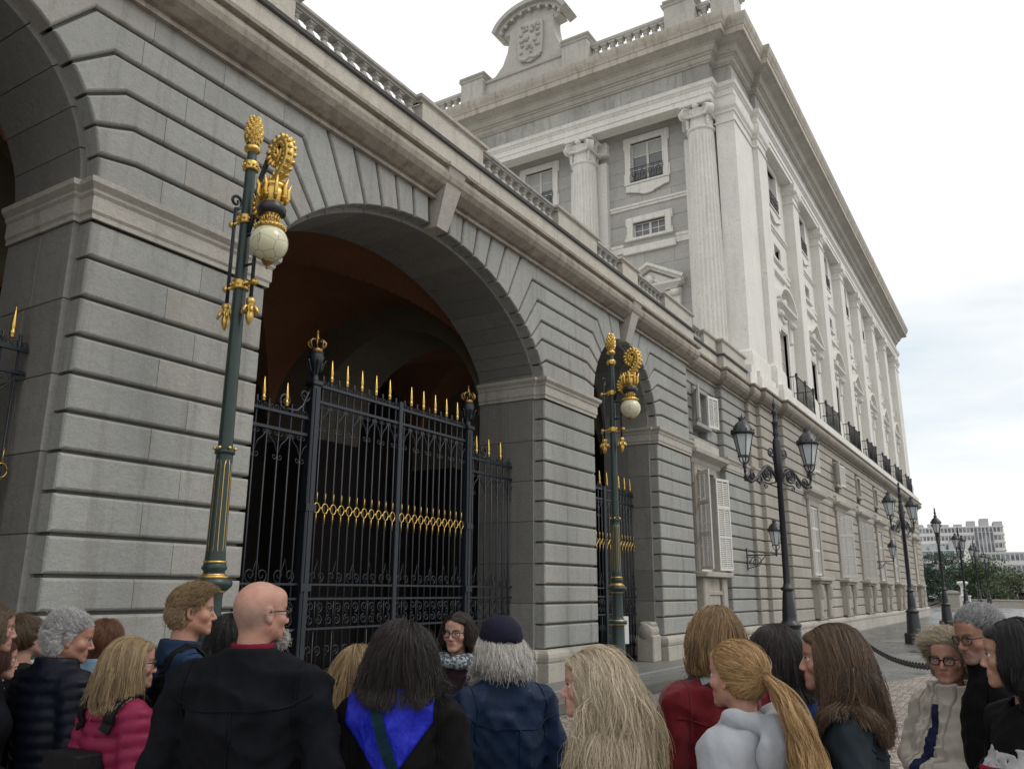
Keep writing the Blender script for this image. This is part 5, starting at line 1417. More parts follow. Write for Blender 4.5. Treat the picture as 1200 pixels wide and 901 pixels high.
# ---- the head in its own frame (eye level z=0, faces +y)
def head_sdf(P,p):
    x=P.copy(); ax=np.abs(P[:,0]); Q=np.stack([ax,P[:,1],P[:,2]],1).astype(F32)
    jw=p.get('jaw',1.0); f=p.get('fem',0)
    d=ell(P,(0,-.016,.032),(.0765,.099,.086))
    d=smin(d,ell(P,(0,-.045,.0),(.070,.066,.075)),.03)
    d=smin(d,ell(P,(0,.030,-.040),(.0575*jw,.0600,.070)),.035)
    d=smin(d,cap(Q,(.050*jw,-.004,-.058),(.016*jw,.070,-.098),.017,.016),.028)
    d=smin(d,ell(P,(0,.078,-.100),(.017*jw,.014,.014)),.022)
    d=smin(d,ell(Q,(.046,.054,-.028),(.022,.024,.021)),.022)
    d=smin(d,cap(Q,(.010,.087,.018),(.040,.071,.021),.010*(1-.35*f),.008),.016)
    d=smin(d,ell(P,(0,.060,.055),(.050,.032,.035)),.03)
    # eye sockets
    d=smax(d,-ell(Q,(.0325,.099,-.001),(.019,.018,.0135)),.012)
    lid=ell(Q,(.0325,.0725,-.002),(.0150,.0142,.0142)); d=smin(d,smax(lid,.0022-P[:,2],.003),.004); d=smin(d,smax(lid,P[:,2]+.0080,.003),.005)
    # nose
    ns=p.get('nose',1.0)
    d=smin(d,cap(P,(0,.085,.008),(0,.085+.0235*ns,-.036),.0075,.0105),.012)
    d=smin(d,ell(Q,(.0105,.098,-.041),(.0085,.010,.0075)),.007)
    d=smax(d,-ell(Q,(.0062,.1045,-.0475),(.0032,.005,.0035)),.003)
    # lips
    d=smin(d,ell(P,(0,.080,-.068),(.030,.016,.018)),.012)
    d=smin(d,cap(Q,(.0,.0925,-.0625),(.019,.0845,-.0665),.0050,.0025),.005)
    d=smin(d,cap(Q,(.0,.0915,-.0735),(.016,.0850,-.0705),.0062,.0030),.005)
    d=smax(d,-cap(Q,(.0,.0985,-.0675),(.022,.0875,-.0680),.0022,.0012),.003)
    # ears
    ea=ell(Q,(.079,-.012,-.010),(.0085,.019,.031)); ea=smax(ea,-ell(Q,(.0895,-.009,-.006),(.0105,.0115,.0205)),.004); ea=smin(ea,cap(Q,(.0815,-.017,.004),(.081,-.013,-.018),.0028),.004)
    d=smin(d,ea,.006); d=smin(d,ell(Q,(.0765,-.004,-.036),(.006,.009,.009)),.006)
    # neck
    nr=p.get('neck',.056)
    d=smin(d,cap(P,(0,-.024,-.05),(0,-.040,-.20),nr*.98,nr*1.06),.03)
    d=smin(d,cap(Q,(0,-.035,-.21),(.05,-.035,-.265),.045,.03),.04)
    if not f: d=smin(d,ell(P,(0,.022,-.135),(.012,.012,.016)),.02)
    return d
def hair_zone(q):
    """hairline height for a head point"""
    return q[:,2]-np.interp(q[:,1],[-.13,-.04,-.015,.02,.045,.07,.11],[-.085,-.075,-.05,.012,.04,.066,.080])
# ---- body joints in the person frame
def skeleton(p):
    H=p['h']; s=H/1.75; bw=p.get('bw',1.0)
    e=H-.113
    sh=e-.262*s
    J={'eye':np.array([0,.02,e]),'shz':sh,'s':s,'bw':bw}
    J['sho']=np.array([.182*bw*s,-.03,sh-.005]); pose=p.get('arms','down')
    if pose=='down': J['elb']=np.array([.245*bw*s,-.05,sh-.29*s]); J['wri']=np.array([.225*bw*s,.07,sh-.53*s])
    elif pose=='fold': J['elb']=np.array([.255*bw*s,.02,sh-.28*s]); J['wri']=np.array([.02,.22,sh-.30*s])
    elif pose=='pocket': J['elb']=np.array([.285*bw*s,-.09,sh-.27*s]); J['wri']=np.array([.20*bw*s,.10,sh-.46*s])
    else: J['elb']=np.array([.25*bw*s,-.02,sh-.28*s]); J['wri']=np.array([.13,.24,sh-.22*s])
    J['hip']=np.array([.09*s,0,.93*s]); J['kne']=np.array([.10*s,.02,.50*s]); J['ank']=np.array([.11*s,-.02,.09*s])
    return J
def torso_sdf(P,J,o=0.0,p={}):
    s,bw,sh=J['s'],J['bw'],J['shz']; belly=p.get('belly',0)
    ax=np.abs(P[:,0]); Q=np.stack([ax,P[:,1],P[:,2]],1).astype(F32)
    d=ell(P,(0,-.02,sh-.13*s),(.168*bw*s+o,.118*s*bw**.5+o,.235*s+o))
    d=smin(d,ell(P,(0,.005+belly*.03,sh-.36*s),(.150*bw*s+o+belly*.02,.112*s+o+belly*.04,.21*s+o)),.10)
    d=smin(d,ell(P,(0,-.005,sh-.55*s),(.172*bw*s+o,.125*s+o,.15*s+o)),.09)
    d=smin(d,cap(Q,(.02,-.05,sh+.055*s),(.155*bw*s,-.035,sh+.012),.036*s+o,.050*s+o),.045)
    if p.get('fem'): d=smin(d,ell(Q,(.075*s,.075*s,sh-.20*s),(.065+o,.06+o,.065+o)),.05)
    return d
def arm_sdf(P,J,o=0.0):
    ax=np.abs(P[:,0]); Q=np.stack([ax,P[:,1],P[:,2]],1).astype(F32); s=J['s']
    d=cap(Q,J['sho'],J['elb'],.058*s+o,.046*s+o)
    d2=cap(Q,J['elb'],J['wri'],.047*s+o,.034*s+o)
    return smin(d,d2,.025)
_rk=np.random.default_rng(11)
_FK=[(_rk.normal(size=3)*np.array([17,17,11])*(1+.45*i),_rk.uniform(0,6.28),1/(1+.45*i)) for i in range(6)]
def folds(P,amp):
    r=np.zeros(len(P),F32)
    for k,ph,a in _FK: r+=a*(1-2*np.abs(np.sin(.85*(P@k.astype(F32)+ph+1.5*np.sin(P[:,2]*9+ph)+1.2*np.sin(P[:,0]*11+2*ph))))**.8)
    return amp*r/1.7
def garment_sdf(P,J,p,g):
    o=g.get('off',.022); s,sh=J['s'],J['shz']
    dt=torso_sdf(P,J,o,p); da=arm_sdf(P,J,o*.9)
    if g['type']=='puffer':
        ph=(P[:,2]-.02*np.abs(P[:,0]))/ .058; q=np.abs(np.sin(np.pi*ph))**.6
        dt=dt-.013*(q-.3)
        v=J['elb']-J['sho']; L=np.linalg.norm(v); Q=np.stack([np.abs(P[:,0]),P[:,1],P[:,2]],1); t=((Q-J['sho'])@(v/L)).astype(F32)
        da=da-.012*(np.abs(np.sin(np.pi*t/.055))**.6-.3)
        d=smin(dt,da,.012)
    else:
        d=smin(dt,da,g.get('blend',.02))
    d=d-folds(P,g.get('fold',.004))
    # open at the neck and cut at the hem and cuffs
    hem=g.get('hem',sh-.62*s); d=smax(d,hem-P[:,2],.01)
    # sleeves end before the wrist
    # collar
    ch=g.get('collar',.0)
    if ch>0:
        zc=sh+.062*s; rel=P[:,2]-zc; cy=-.035+.15*(rel)*0
        rr_=np.sqrt((P[:,0]/1.02)**2+((P[:,1]+.030-.12*rel)/1.10)**2); R=g.get('cr',.078)+.10*np.clip(-rel,0,.08)+.12*np.clip(rel-.03,0,.1)*g.get('flare',0)
        shell=np.abs(rr_-R)-.011
        if g.get('open'): 
            shell=smax(shell,(P[:,1]-(.02))*1.0,.01)
        shell=smax(shell,rel-ch+.03*np.clip(P[:,1]*4,-.3,1.0)*g.get('dip',1),.008); shell=smax(shell,-.05-rel,.008)
        d=smin(d,shell,.018)
    if g.get('hood'):
        hz=sh+.05*s
        b=ell(P,(0,-.118,hz+.0),(.145,.058,.105))
        ax=np.abs(P[:,0]); Q=np.stack([ax,P[:,1],P[:,2]],1).astype(F32)
        b=smin(b,cap(Q,(.10,-.10,hz+.035),(.085,.05,hz+.01),.030,.024),.03)
        d=smin(d,b-folds(P,.005),.02)
    # neck hole
    nk=cap(P,(0,-.03,sh+.03*s),(0,-.005,sh+.30*s),g.get('hole',.062))
    d=smax(d,-nk,.008)
    return d
def hands(J,p):
    """two hands with bent fingers, person frame; returns list of vertex/face arrays"""
    out=[]; s=J['s']*(.92 if p.get('fem') else 1.0)
    for sx in (1,-1):
        w=J['wri']*np.array([sx,1,1]); e=J['elb']*np.array([sx,1,1]); d=(w-e)/np.linalg.norm(w-e)
        up=np.array([0,0,1.0]); side=np.cross(d,up); side/=np.linalg.norm(side)+1e-9; nrm=np.cross(side,d)
        def pt(a,b,c): return w+d*a*s+side*b*s+nrm*c*s
        def f(P):
            r=cap(P,pt(-.06,0,0),pt(.02,0,0),.026*s,.027*s)
            r=smin(r,np.minimum(cap(P,pt(.02,-.022,0),pt(.085,-.026,0),.017*s),cap(P,pt(.02,.022,0),pt(.082,.026,0),.016*s)),.03)
            r=smin(r,cap(P,pt(.03,0,0),pt(.085,0,0),.018*s),.02)
            for k,(b,l) in enumerate(((-.030,.066),(-.010,.076),(.010,.071),(.030,.055))):
                a0=pt(.085,b,0);a1=pt(.085+l*.45,b*1.05,-.012);a2=pt(.085+l*.72,b*1.05,-.034);a3=pt(.085+l*.82,b*1.0,-.056)
                fd=np.minimum(np.minimum(cap(P,a0,a1,.0088*s,.0083*s),cap(P,a1,a2,.0083*s,.0078*s)),cap(P,a2,a3,.0078*s,.0065*s)); r=smin(r,fd,.008)
            th=sx*-1; a0=pt(.015,.022*th,-.008);a1=pt(.05,.05*th,-.022);a2=pt(.078,.058*th,-.036)
            r=smin(r,np.minimum(cap(P,a0,a1,.0125*s,.0105*s),cap(P,a1,a2,.0105*s,.008*s)),.012)
            return r
        c=w+d*.06; out.append(nets(f,c-.14,c+.14,.006))
    return out
def strands(rt,nr,col,length,off,flow,rnd,steps=14,grav=.35,inert=.8,wave=0.0,wfreq=9,clump=.5,nclump=90,jit=.06,lift=.25,key=None):
    """hair locks grown step by step over the collider col; returns points (n,steps+1,3)"""
    n=len(rt); P=rt.astype(float).copy(); D=nr*lift+flow(P,0.0); D/=np.linalg.norm(D,axis=1)[:,None]+1e-9
    L=length if np.ndim(length) else np.full(n,length); ds=(L/steps)[:,None]; out=[P.copy()]
    ph=rnd.uniform(0,6.28,n)
    for k in range(steps):
        t=k/steps; D=inert*D+flow(P,t)*(1-inert)+np.array([0,0,-1.0])*grav*(.25+t)+rnd.normal(size=(n,3))*jit
        D/=np.linalg.norm(D,axis=1)[:,None]+1e-9
        Q=P+D*ds
        for _ in range(2):
            d=col(Q.astype(F32)); off_=off*min(1,.18+(k+1)/5.); m=d<off_
            if m.any():
                g=grad(col,Q[m]); Q[m]+=g*(off_[m]-d[m])[:,None]
        D=(Q-P)/(np.linalg.norm(Q-P,axis=1)[:,None]+1e-9); hit=d<off_*1.02
        if t>.35: D[hit,:2]*=.55
        P=Q; out.append(P.copy())
    S=np.stack(out,1); clump*=.45
    if clump>0 and n>nclump:
        ctr=rnd.choice(n,nclump,replace=False); kk=rt if key is None else np.concatenate([rt,key[:,None]],1); dd=((kk[:,None]-kk[ctr][None])**2).sum(-1); a=ctr[np.argmin(dd,1)]
        w=np.linspace(0,1,steps+1)[None,:,None]**1.3*clump; S=S*(1-w)+S[a]*w+0
        ph=ph*.3+ph[a]
    if wave>0:
        T=np.gradient(S,axis=1); T/=np.linalg.norm(T,axis=2)[:,:,None]+1e-9
        u=np.cross(T,np.array([0,0,1.0])+rnd.normal(size=(n,1,3))*.3); u/=np.linalg.norm(u,axis=2)[:,:,None]+1e-9
        t=np.linspace(0,1,steps+1)[None,:]; S=S+u*(wave*np.minimum(1,t*2.2)*np.sin(t*wfreq*L[:,None]/.3+ph[:,None]))[:,:,None]
    return S
def ribbons(S,width,center,rnd,tone=None):
    n,m,_=S.shape; T=np.gradient(S,axis=1); T/=np.linalg.norm(T,axis=2)[:,:,None]+1e-9
    N=S-center; N/=np.linalg.norm(N,axis=2)[:,:,None]+1e-9
    B=np.cross(T,N); B/=np.linalg.norm(B,axis=2)[:,:,None]+1e-9
    tw=rnd.normal(size=(n,1,1))*.45; B=B*np.cos(tw)+N*np.sin(tw)
    t=np.linspace(0,1,m); w=(width*(1-.75*np.clip((t-.45)/.55,0,1)**1.4)*np.clip(.4+3*t,0,1))[None,:,None]*rnd.uniform(.6,1.3,(n,1,1))
    A=np.stack([S-B*w/2,S+N*w*.22,S+B*w/2],2).reshape(-1,3)      # three points across: a slightly rounded lock
    base=(np.arange(n)[:,None]*m+np.arange(m-1)[None])*3; b=base.ravel()
    F=np.concatenate([np.stack([b,b+1,b+4,b+3],1),np.stack([b+1,b+2,b+5,b+4],1)])
    tn=rnd.uniform(0,1,n) if tone is None else tone
    return A,F,np.repeat(tn,m*3)
PEOPLE=[]
def person(px,py,size,face,label,p,hair=None,top=None,headface=None,pitch=0,roll=0,glasses=None,skin=(.50,.29,.205),group=None,seed=None,legs='trouser',name='person',depth=None):
    """px,py: picture point of the eye level centre used to choose the spot on the ground; face: heading, 0 = away from the camera, 90 = to the left"""
    dep=depth or .246*960/size
    cam3=np.array([(px-600)/960*dep,(py-450.5)/960*dep,dep]); W=RCAM@cam3+np.array([0,0,1.72])
    view=math.atan2(W[1],W[0]); yaw=view+R_(face)-math.pi/2      # local +y is the facing direction
    hyaw=R_((headface-face) if headface is not None else 0)
    p=dict(p); p['h']=W[2]+.113; J=skeleton(p); rnd=np.random.default_rng(seed or int(px+1000))
    HS=p.get('hs',.935 if p.get('fem') else .965)
    HR=rotz(hyaw)@rotx(R_(-pitch))@roty(R_(roll)); piv=J['eye']+np.array([0,-.03,-.08])
    def tohead(P): return (((P-piv)@HR)/HS-np.array([0,.03,.08])).astype(F32)
    def toworld(q): return (((q+np.array([0,.03,.08]))*HS)@HR.T)+piv
    hs=lambda P: head_sdf(tohead(P),p)*HS
    e=J['eye']; V,F=nets(hs,e+np.array([-.17,-.17,-.31]),e+np.array([.17,.18,.15]),.0047)
    q=tohead(V.astype(F32))
    # pigment
    base=np.array(skin); colr=np.tile(base,(len(V),1))
    def blob(c,r): return np.exp(-(((q*np.array([1,1,1])-np.array(c))/np.array(r))**2).sum(1))
    aq=np.stack([np.abs(q[:,0]),q[:,1],q[:,2]],1)
    def ablob(c,r): return np.exp(-(((aq-np.array(c))/np.array(r))**2).sum(1))
    def mixin(w,c): 
        nonlocal colr; w=np.clip(w,0,1)[:,None]; colr=colr*(1-w)+np.array(c)*w
    mixin(.45*ablob((.045,.07,-.035),(.025,.03,.022)),(base[0]*1.02,base[1]*.72,base[2]*.68)); mixin(.4*blob((0,.115,-.04),(.02,.02,.02)),(base[0],base[1]*.7,base[2]*.68)); mixin(.5*ablob((.082,-.01,-.01),(.02,.03,.04)),(base[0]*1.0,base[1]*.7,base[2]*.66))
    lipc=p.get('lip',(base[0]*.72,base[1]*.42,base[2]*.42))
    mixin(1.1*np.exp(-((np.abs(q[:,0])/.021)**4+((q[:,2]+.068)/.0095)**4))*(q[:,1]>.075),lipc)
    hc=hair['dark'] if hair else (.2,.15,.1); bc=p.get('browc',[c*.8 for c in hc])
    mixin(p.get('brow',.8)*np.exp(-(((aq[:,0]-.032)/.019)**4+((aq[:,2]-.0185-.10*np.clip(.03-np.abs(aq[:,0]-.034),0,.03)*.5)/.0042)**2))*(q[:,1]>.05),bc)
    if p.get('stub'): mixin(p['stub']*np.clip(1.6-np.maximum(np.abs(q[:,2]+.095)/.045,0),0,1)*(q[:,1]>-.01)*(q[:,2]<-.045),p.get('stubc',(.30,.28,.27)))
    if hair and hair.get('scalp',1): mixin(np.clip((hair_zone(q)-.008)/.014,0,1)*hair.get('scalp',1)*(aq[:,0]<.083),hair['dark'])
    if p.get('bald'): mixin(np.clip(hair_zone(q)/.03,0,1)*np.clip((.05-q[:,2])/.06,0,1)*.6,(.27,.225,.195))
    parts=[(V,F,colr)]
    hv=hands(J,p) if top.get('hands',True) else []
    for v,f in hv: parts.append((v,f,np.tile(base*.97,(len(v),1))))
    # trunk and limbs under the clothes, one coarse surface
    def inner(P):
        ax=np.abs(P[:,0]); Q=np.stack([ax,P[:,1],P[:,2]],1).astype(F32)
        d=smin(torso_sdf(P,J,-.012,p),arm_sdf(P,J,-.012),.03); l=smin(cap(Q,J['hip'],J['kne'],.075,.05),cap(Q,J['kne'],J['ank'],.05,.035),.03); return smin(smin(d,l,.04),hs(P),.02)
    v,f=nets(inner,(-.42,-.25,.02),(.42,.36,J['shz']-.02),.03); parts.append((v,f,np.tile(base,(len(v),1))))
    VV=[];FF=[];CC=[];k=0
    for v,f,c in parts: VV.append(v);FF.append(f+k);CC.append(c);k+=len(v)
    body=mesh_np(name,np.concatenate(VV),np.concatenate(FF),M['skin'],color=np.concatenate(CC))
    body.location=(W[0],W[1],0); body.rotation_euler=(0,0,yaw); tag(body,label,'person',group)
    # eyes
    if p.get('eyes',True):
        for sx in (1,-1):
            m=MB(); m.lathe([(.0118*math.sin(t),-.0118*math.cos(t)) for t in np.linspace(0,math.pi,12)],n=14,axis='y',mi=0)
            m.lathe([(.0,.0),(.0064,.0),(.0064,.0012)],c=(0,.0110,0),n=12,axis='y',mi=1)
            o=m.build('eye',[M['eye'],M['iris']],body); o.location=Vector(toworld(np.array([[sx*.0325,.0735,-.002]]))[0]); o.rotation_euler=Matrix([list(r) for r in HR]).to_euler()
        # upper lids
            t=np.linspace(-1,1,9); m=MB(); pts=toworld(np.stack([sx*(.0325+.0155*t),0.0865-.0045*t*t-.003*np.abs(t),.0015+.0030*(1-t*t)],1)); m.tube([tuple(v_) for v_ in pts],[.0016,.0028,.0034,.0036,.0036,.0036,.0034,.0028,.0016],6)
            o=m.build('eyelid',M['lash'],body)
    # clothing
    gf=lambda P: garment_sdf(P,J,p,top)
    gv,gfc=nets(gf,(-.46,-.32,top.get('hem',J['shz']-.62*J['s'])-.04),(.46,.42,J['shz']+.34),.0115)
    mats=top['mats'] if isinstance(top['mats'],list) else [top['mats']]
    mi=None
    if top.get('split'):
        cen=gv[gfc].mean(1); mi=top['split'](cen,J)
    jac=mesh_np(top.get('name','jacket'),gv,gfc,mats,body,mi=mi)
    def legf(P):
        ax=np.abs(P[:,0]); Q=np.stack([ax,P[:,1],P[:,2]],1).astype(F32)
        d=smin(cap(Q,J['hip'],J['kne'],.092,.066),cap(Q,J['kne'],J['ank'],.066,.058),.03); d=smin(d,ell(P,(0,-.005,J['hip'][2]+.03),(.172,.125,.13)),.06)
        return smax(d-folds(P,.004),.06-P[:,2],.01)
    v,f=nets(legf,(-.3,-.22,.0),(.3,.22,J['shz']-.40*J['s']),.025); mesh_np('trousers',v,f,M[legs],body)
    for sx in (1,-1):
        m=MB(); 
        a=J['ank']*np.array([sx,1,1]); m.tube([(a[0],-.10,.05),(a[0],-.04,.055),(a[0],.06,.045),(a[0]+sx*.01,.14,.035),(a[0]+sx*.01,.18,.03)],[.035,.045,.045,.042,.025],10); m.box(a[0]-.042,a[0]+.042,-.13,.17,.0,.02,c=.008); m.build('shoe',M['shoe'],body)
    # hair
    def collide(P): 
        q_=tohead(P); d=ell(q_,(0,-.016,.032),(.0775,.100,.087)); d=smin(d,ell(q_,(0,.03,-.045),(.060,.064,.070)),.03); d=smin(d,ell(q_,(0,-.045,.0),(.071,.067,.076)),.03); d=smin(d,cap(q_,(0,-.024,-.05),(0,-.04,-.22),.058,.064),.03)*HS
        return np.minimum(d,gf(P) if top.get('hug') else smin(torso_sdf(P,J,top.get('off',.022),p),arm_sdf(P,J,top.get('off',.022)),.04))
    if hair:
        zone=hair_zone(q)
        if hair.get('mask'): zone=np.minimum(zone,hair['mask'](q))
        fz=zone[F].min(1)>hair.get('z0',.0); cen=q[F].mean(1); fz&=~((np.abs(cen[:,0])>.0745)&(cen[:,2]<.03)&(cen[:,2]>-.05)&(cen[:,1]>-.035)&(cen[:,1]<.02))
        Fh=F[fz]; hcx=toworld(np.array([[0,-.02,.02]]))[0]
        objs=[]
        if len(Fh):
            Fh=F[fz&(zone[F].min(1)>hair.get('z0',0.)+.022)]; used=np.unique(Fh); rem=-np.ones(len(V),int); rem[used]=np.arange(len(used)); nv=grad(hs,V[used].astype(F32)); capV=V[used]+nv*hair.get('cap',.0025); objs.append((capV,rem[Fh],np.full(len(used),.12)))
        n=hair.get('n',2200); fid=rnd.choice(np.flatnonzero(fz),n); wts=rnd.dirichlet((1,1,1,1),n); R0=(V[F[fid]]*wts[:,:,None]).sum(1); N0=grad(hs,R0.astype(F32)); q0=tohead(R0.astype(F32))
        HRm=HR
        ctx=dict(J=J,rnd=rnd,toworld=toworld,tohead=tohead,HR=HRm,collide=collide,q0=q0)
        fine=[]
        for S,w,tn in hair['grow'](R0,N0,ctx):
            k_=max(1,len(S)//(hair.get('rib',3))); sel=rnd.permutation(len(S))[:len(S)//4]
            A,Fr,tn_=ribbons(S[sel],w*.9,hcx,rnd,.25+.4*tn[sel]); objs.append((A,Fr,tn_)); fine.append((S,tn))
        VV=[];FF=[];TT=[];k=0
        for v_,f_,t_ in objs: VV.append(v_);FF.append(f_+k);TT.append(t_);k+=len(v_)
        ho=mesh_np('hair',np.concatenate(VV),np.concatenate(FF),hair['mat'],body,tone=np.clip(np.concatenate(TT),0,1))
        fine_strands(ho,fine,hair['mat'],hcx,rnd,hair.get('kids',5),hair.get('fr',1.5))
    # spectacles
    if glasses:
        m=MB(); ln=MB()
        gw,gh=glasses.get('w',.0235),glasses.get('hh',.018); rim=glasses.get('rim',.0022)
        for sx in (1,-1):
            t=np.linspace(0,2*math.pi,25); c_=np.sign(np.cos(t))*np.abs(np.cos(t))**.65; s_=np.sign(np.sin(t))*np.abs(np.sin(t))**.65
            lx=sx*.0335+gw*c_; ly=.1045-6.5*np.maximum(0,np.abs(lx)-.02)**2*1.0-.004; lz=-.004+gh*s_
            pts=toworld(np.stack([lx,ly,lz],1)); m.tube([tuple(v_) for v_ in pts],rim,6,cap=False)
            ln.add([tuple(v_) for v_ in pts[:-1]],[tuple(range(24)) if sx>0 else tuple(range(24))[::-1]],.5)
            tp=toworld(np.array([[sx*(.0335+gw),.0955,.002],[sx*.067,.08,.004],[sx*.0785,.03,.004],[sx*.0815,-.01,.003],[sx*.080,-.03,-.012]])); m.tube([tuple(v_) for v_ in tp],rim*1.1,6)
        br=toworld(np.array([[-.0105,.1005,-.001],[0,.106,.002],[.0105,.1005,-.001]])); m.tube([tuple(v_) for v_ in br],rim,6)
        g=m.build('glasses',glasses.get('mat',M['frame']),body); ln.build('lens',M['lens'],g)
    ctx=dict(body=body,J=J,gf=gf,toworld=toworld,tohead=tohead,hs=hs,rnd=rnd,HR=HR,p=p,W=W,yaw=yaw)
    PEOPLE.append(ctx); return ctx
def drape(ctx,pts,off=.006,n=40,width=.04,th=.004,name='strap',mat=None,parent=None,world=False):
    """a flat strap laid over the clothing along pts (person frame)"""
    P=[np.array(p,float) for p in pts]; S=[]
    for i in range(len(P)-1):
        p0,p1,p2,p3=P[max(0,i-1)],P[i],P[i+1],P[min(len(P)-1,i+2)]
        for j in range(n//(len(P)-1)):
            t=j/(n//(len(P)-1)); S.append(.5*((2*p1)+(p2-p0)*t+(2*p0-5*p1+4*p2-p3)*t*t+(3*p1-p0-3*p2+p3)*t**3))
    S.append(P[-1]); S=np.array(S)
    fn=ctx['gf']
    for _ in range(5):
        d=fn(S.astype(F32)); g=grad(fn,S,.006); S=S+g*(off-d)[:,None]*.9
        S[1:-1]=S[1:-1]*.6+(S[:-2]+S[2:])*.2
    N=grad(fn,S,.012); T=np.gradient(S,axis=0); T/=np.linalg.norm(T,axis=1)[:,None]; B=np.cross(T,N); B/=np.linalg.norm(B,axis=1)[:,None]
    w=width/2; ring=np.stack([S-B*w,S-B*w+N*th,S+B*w+N*th,S+B*w],1); m=len(S); V=ring.reshape(-1,3); F=[]
    for i in range(m-1):
        for k in range(4): F.append((i*4+k,i*4+(k+1)%4,(i+1)*4+(k+1)%4,(i+1)*4+k))
    F+= [(0,1,2,3),((m-1)*4+3,(m-1)*4+2,(m-1)*4+1,(m-1)*4)]
    return V,F
RCAM=np.array([[0.52681524,0.20978229,0.82368507],[-0.84996599,0.12449209,0.5119175],[0.00484895,-0.96979024,0.24389214]])
M['lash']=plain('lash_line',(.07,.045,.035),rough=.6)
# ---- hair styles: functions returning [(points, width, tone)]
def unit(v): return v/(np.linalg.norm(v,axis=-1,keepdims=True)+1e-9)
def style_long(length,part=0.0,wave=0.0,thick=(.004,.022),grav=.5,clump=.45,frame=.035,width=.0032,back=.5,wfreq=9,hl=None,steps=16,jit=.05,inward=0.0,nclump=150,lift=.18):
    def grow(R0,N0,c):
        HR=c['HR']; q0=c['q0']; rnd=c['rnd']; n=len(R0)
        sgn=np.sign(q0[:,0]-part); sgn[sgn==0]=1
        xr=np.tanh(np.abs(q0[:,0]-part)/.018)
        f0=np.stack([sgn*xr*(.75+.4*np.clip(q0[:,2]/.1,0,1)),-back*np.clip(.6+4*q0[:,1],.2,1.2)-.12,-.35*np.ones(n)],1)@HR.T
        f0=unit(f0-N0*np.clip((f0*N0).sum(1,keepdims=True),0,9))
        def flow(P,t): return f0*(1-t)
        top_=np.clip((q0[:,2]+.07)/.19,0,1); L=length*(.75+.35*top_)*rnd.uniform(.88,1.06,n)
        # front hair is kept out of the face
        off=rnd.uniform(thick[0],thick[1],n)*np.clip((.075-q0[:,1])/.09,.35,1)
        S=strands(R0,N0,c['collide'],L,off,flow,rnd,steps=steps,grav=grav,inert=.72,wave=wave,wfreq=wfreq,clump=clump,nclump=nclump,jit=jit,lift=lift,key=sgn*.1)
        # keep the face free: push locks that cross it to the side
        q=c['tohead'](S.reshape(-1,3).astype(F32)).astype(float); m=(q[:,1]>frame)&(np.abs(q[:,0])<.062)&(q[:,2]<.055)&(q[:,2]>-.16)
        sg=np.repeat(sgn,S.shape[1]); q2=q.copy(); q2[m,0]=sg[m]*(.064+.012*rnd.uniform(size=m.sum())); q2[m,1]=np.minimum(q2[m,1],frame+.01)
        m2=(q2[:,1]>frame+.006)&(q2[:,2]<.062)&(q2[:,2]>-.22)
        q2[m2,1]=frame+.006+.012*rnd.uniform(size=m2.sum())
        S=c['toworld'](q2).reshape(S.shape)
        if inward:
            t=np.linspace(0,1,S.shape[1])[None,:,None]; ctr=c['toworld'](np.array([[0,-.03,-.12]]))[0]; d=unit(ctr-S); S=S+d*inward*np.clip(t-.7,0,1)**1.5/.16
        tn=np.clip(.45+.30*np.sin(q0[:,0]*210+2*np.sin(q0[:,1]*130))*rnd.uniform(.3,1,n)+.22*rnd.normal(size=n),0,1)
        return [(S,width,tn)]
    return grow
def style_short(length=.05,dirv=(0,-.8,.15),thick=(.002,.014),grav=.08,width=.0032,topmul=1.3,wave=0.0,clump=.35,lift=.22,part=None,jit=.07,steps=9):
    def grow(R0,N0,c):
        q0=c['q0'];rnd=c['rnd'];n=len(R0)
        d=np.tile(np.array(dirv,float),(n,1)); side=np.clip((.05-q0[:,2])/.08,0,1)[:,None]
        d=d*(1-side)+np.array([0,-.55,-.8])*side
        if part is not None: d[:,0]+=np.sign(q0[:,0]-part)*.7*(1-side[:,0])
        f0=unit(d)@c['HR'].T
        L=length*(1+(topmul-1)*np.clip((q0[:,2]-.02)/.08,0,1))*rnd.uniform(.7,1.15,n)*np.clip(.45+ (q0[:,2]+.08)/.10,.35,1)
        S=strands(R0,N0,c['collide'],L,rnd.uniform(*thick,n)*np.clip(.45+(q0[:,2]+.08)/.12,.3,1),lambda P,t:f0,rnd,steps=steps,grav=grav,inert=.6,wave=wave,clump=clump,nclump=130,jit=jit,lift=lift)
        return [(S,width,rnd.uniform(0,1,n))]
    return grow
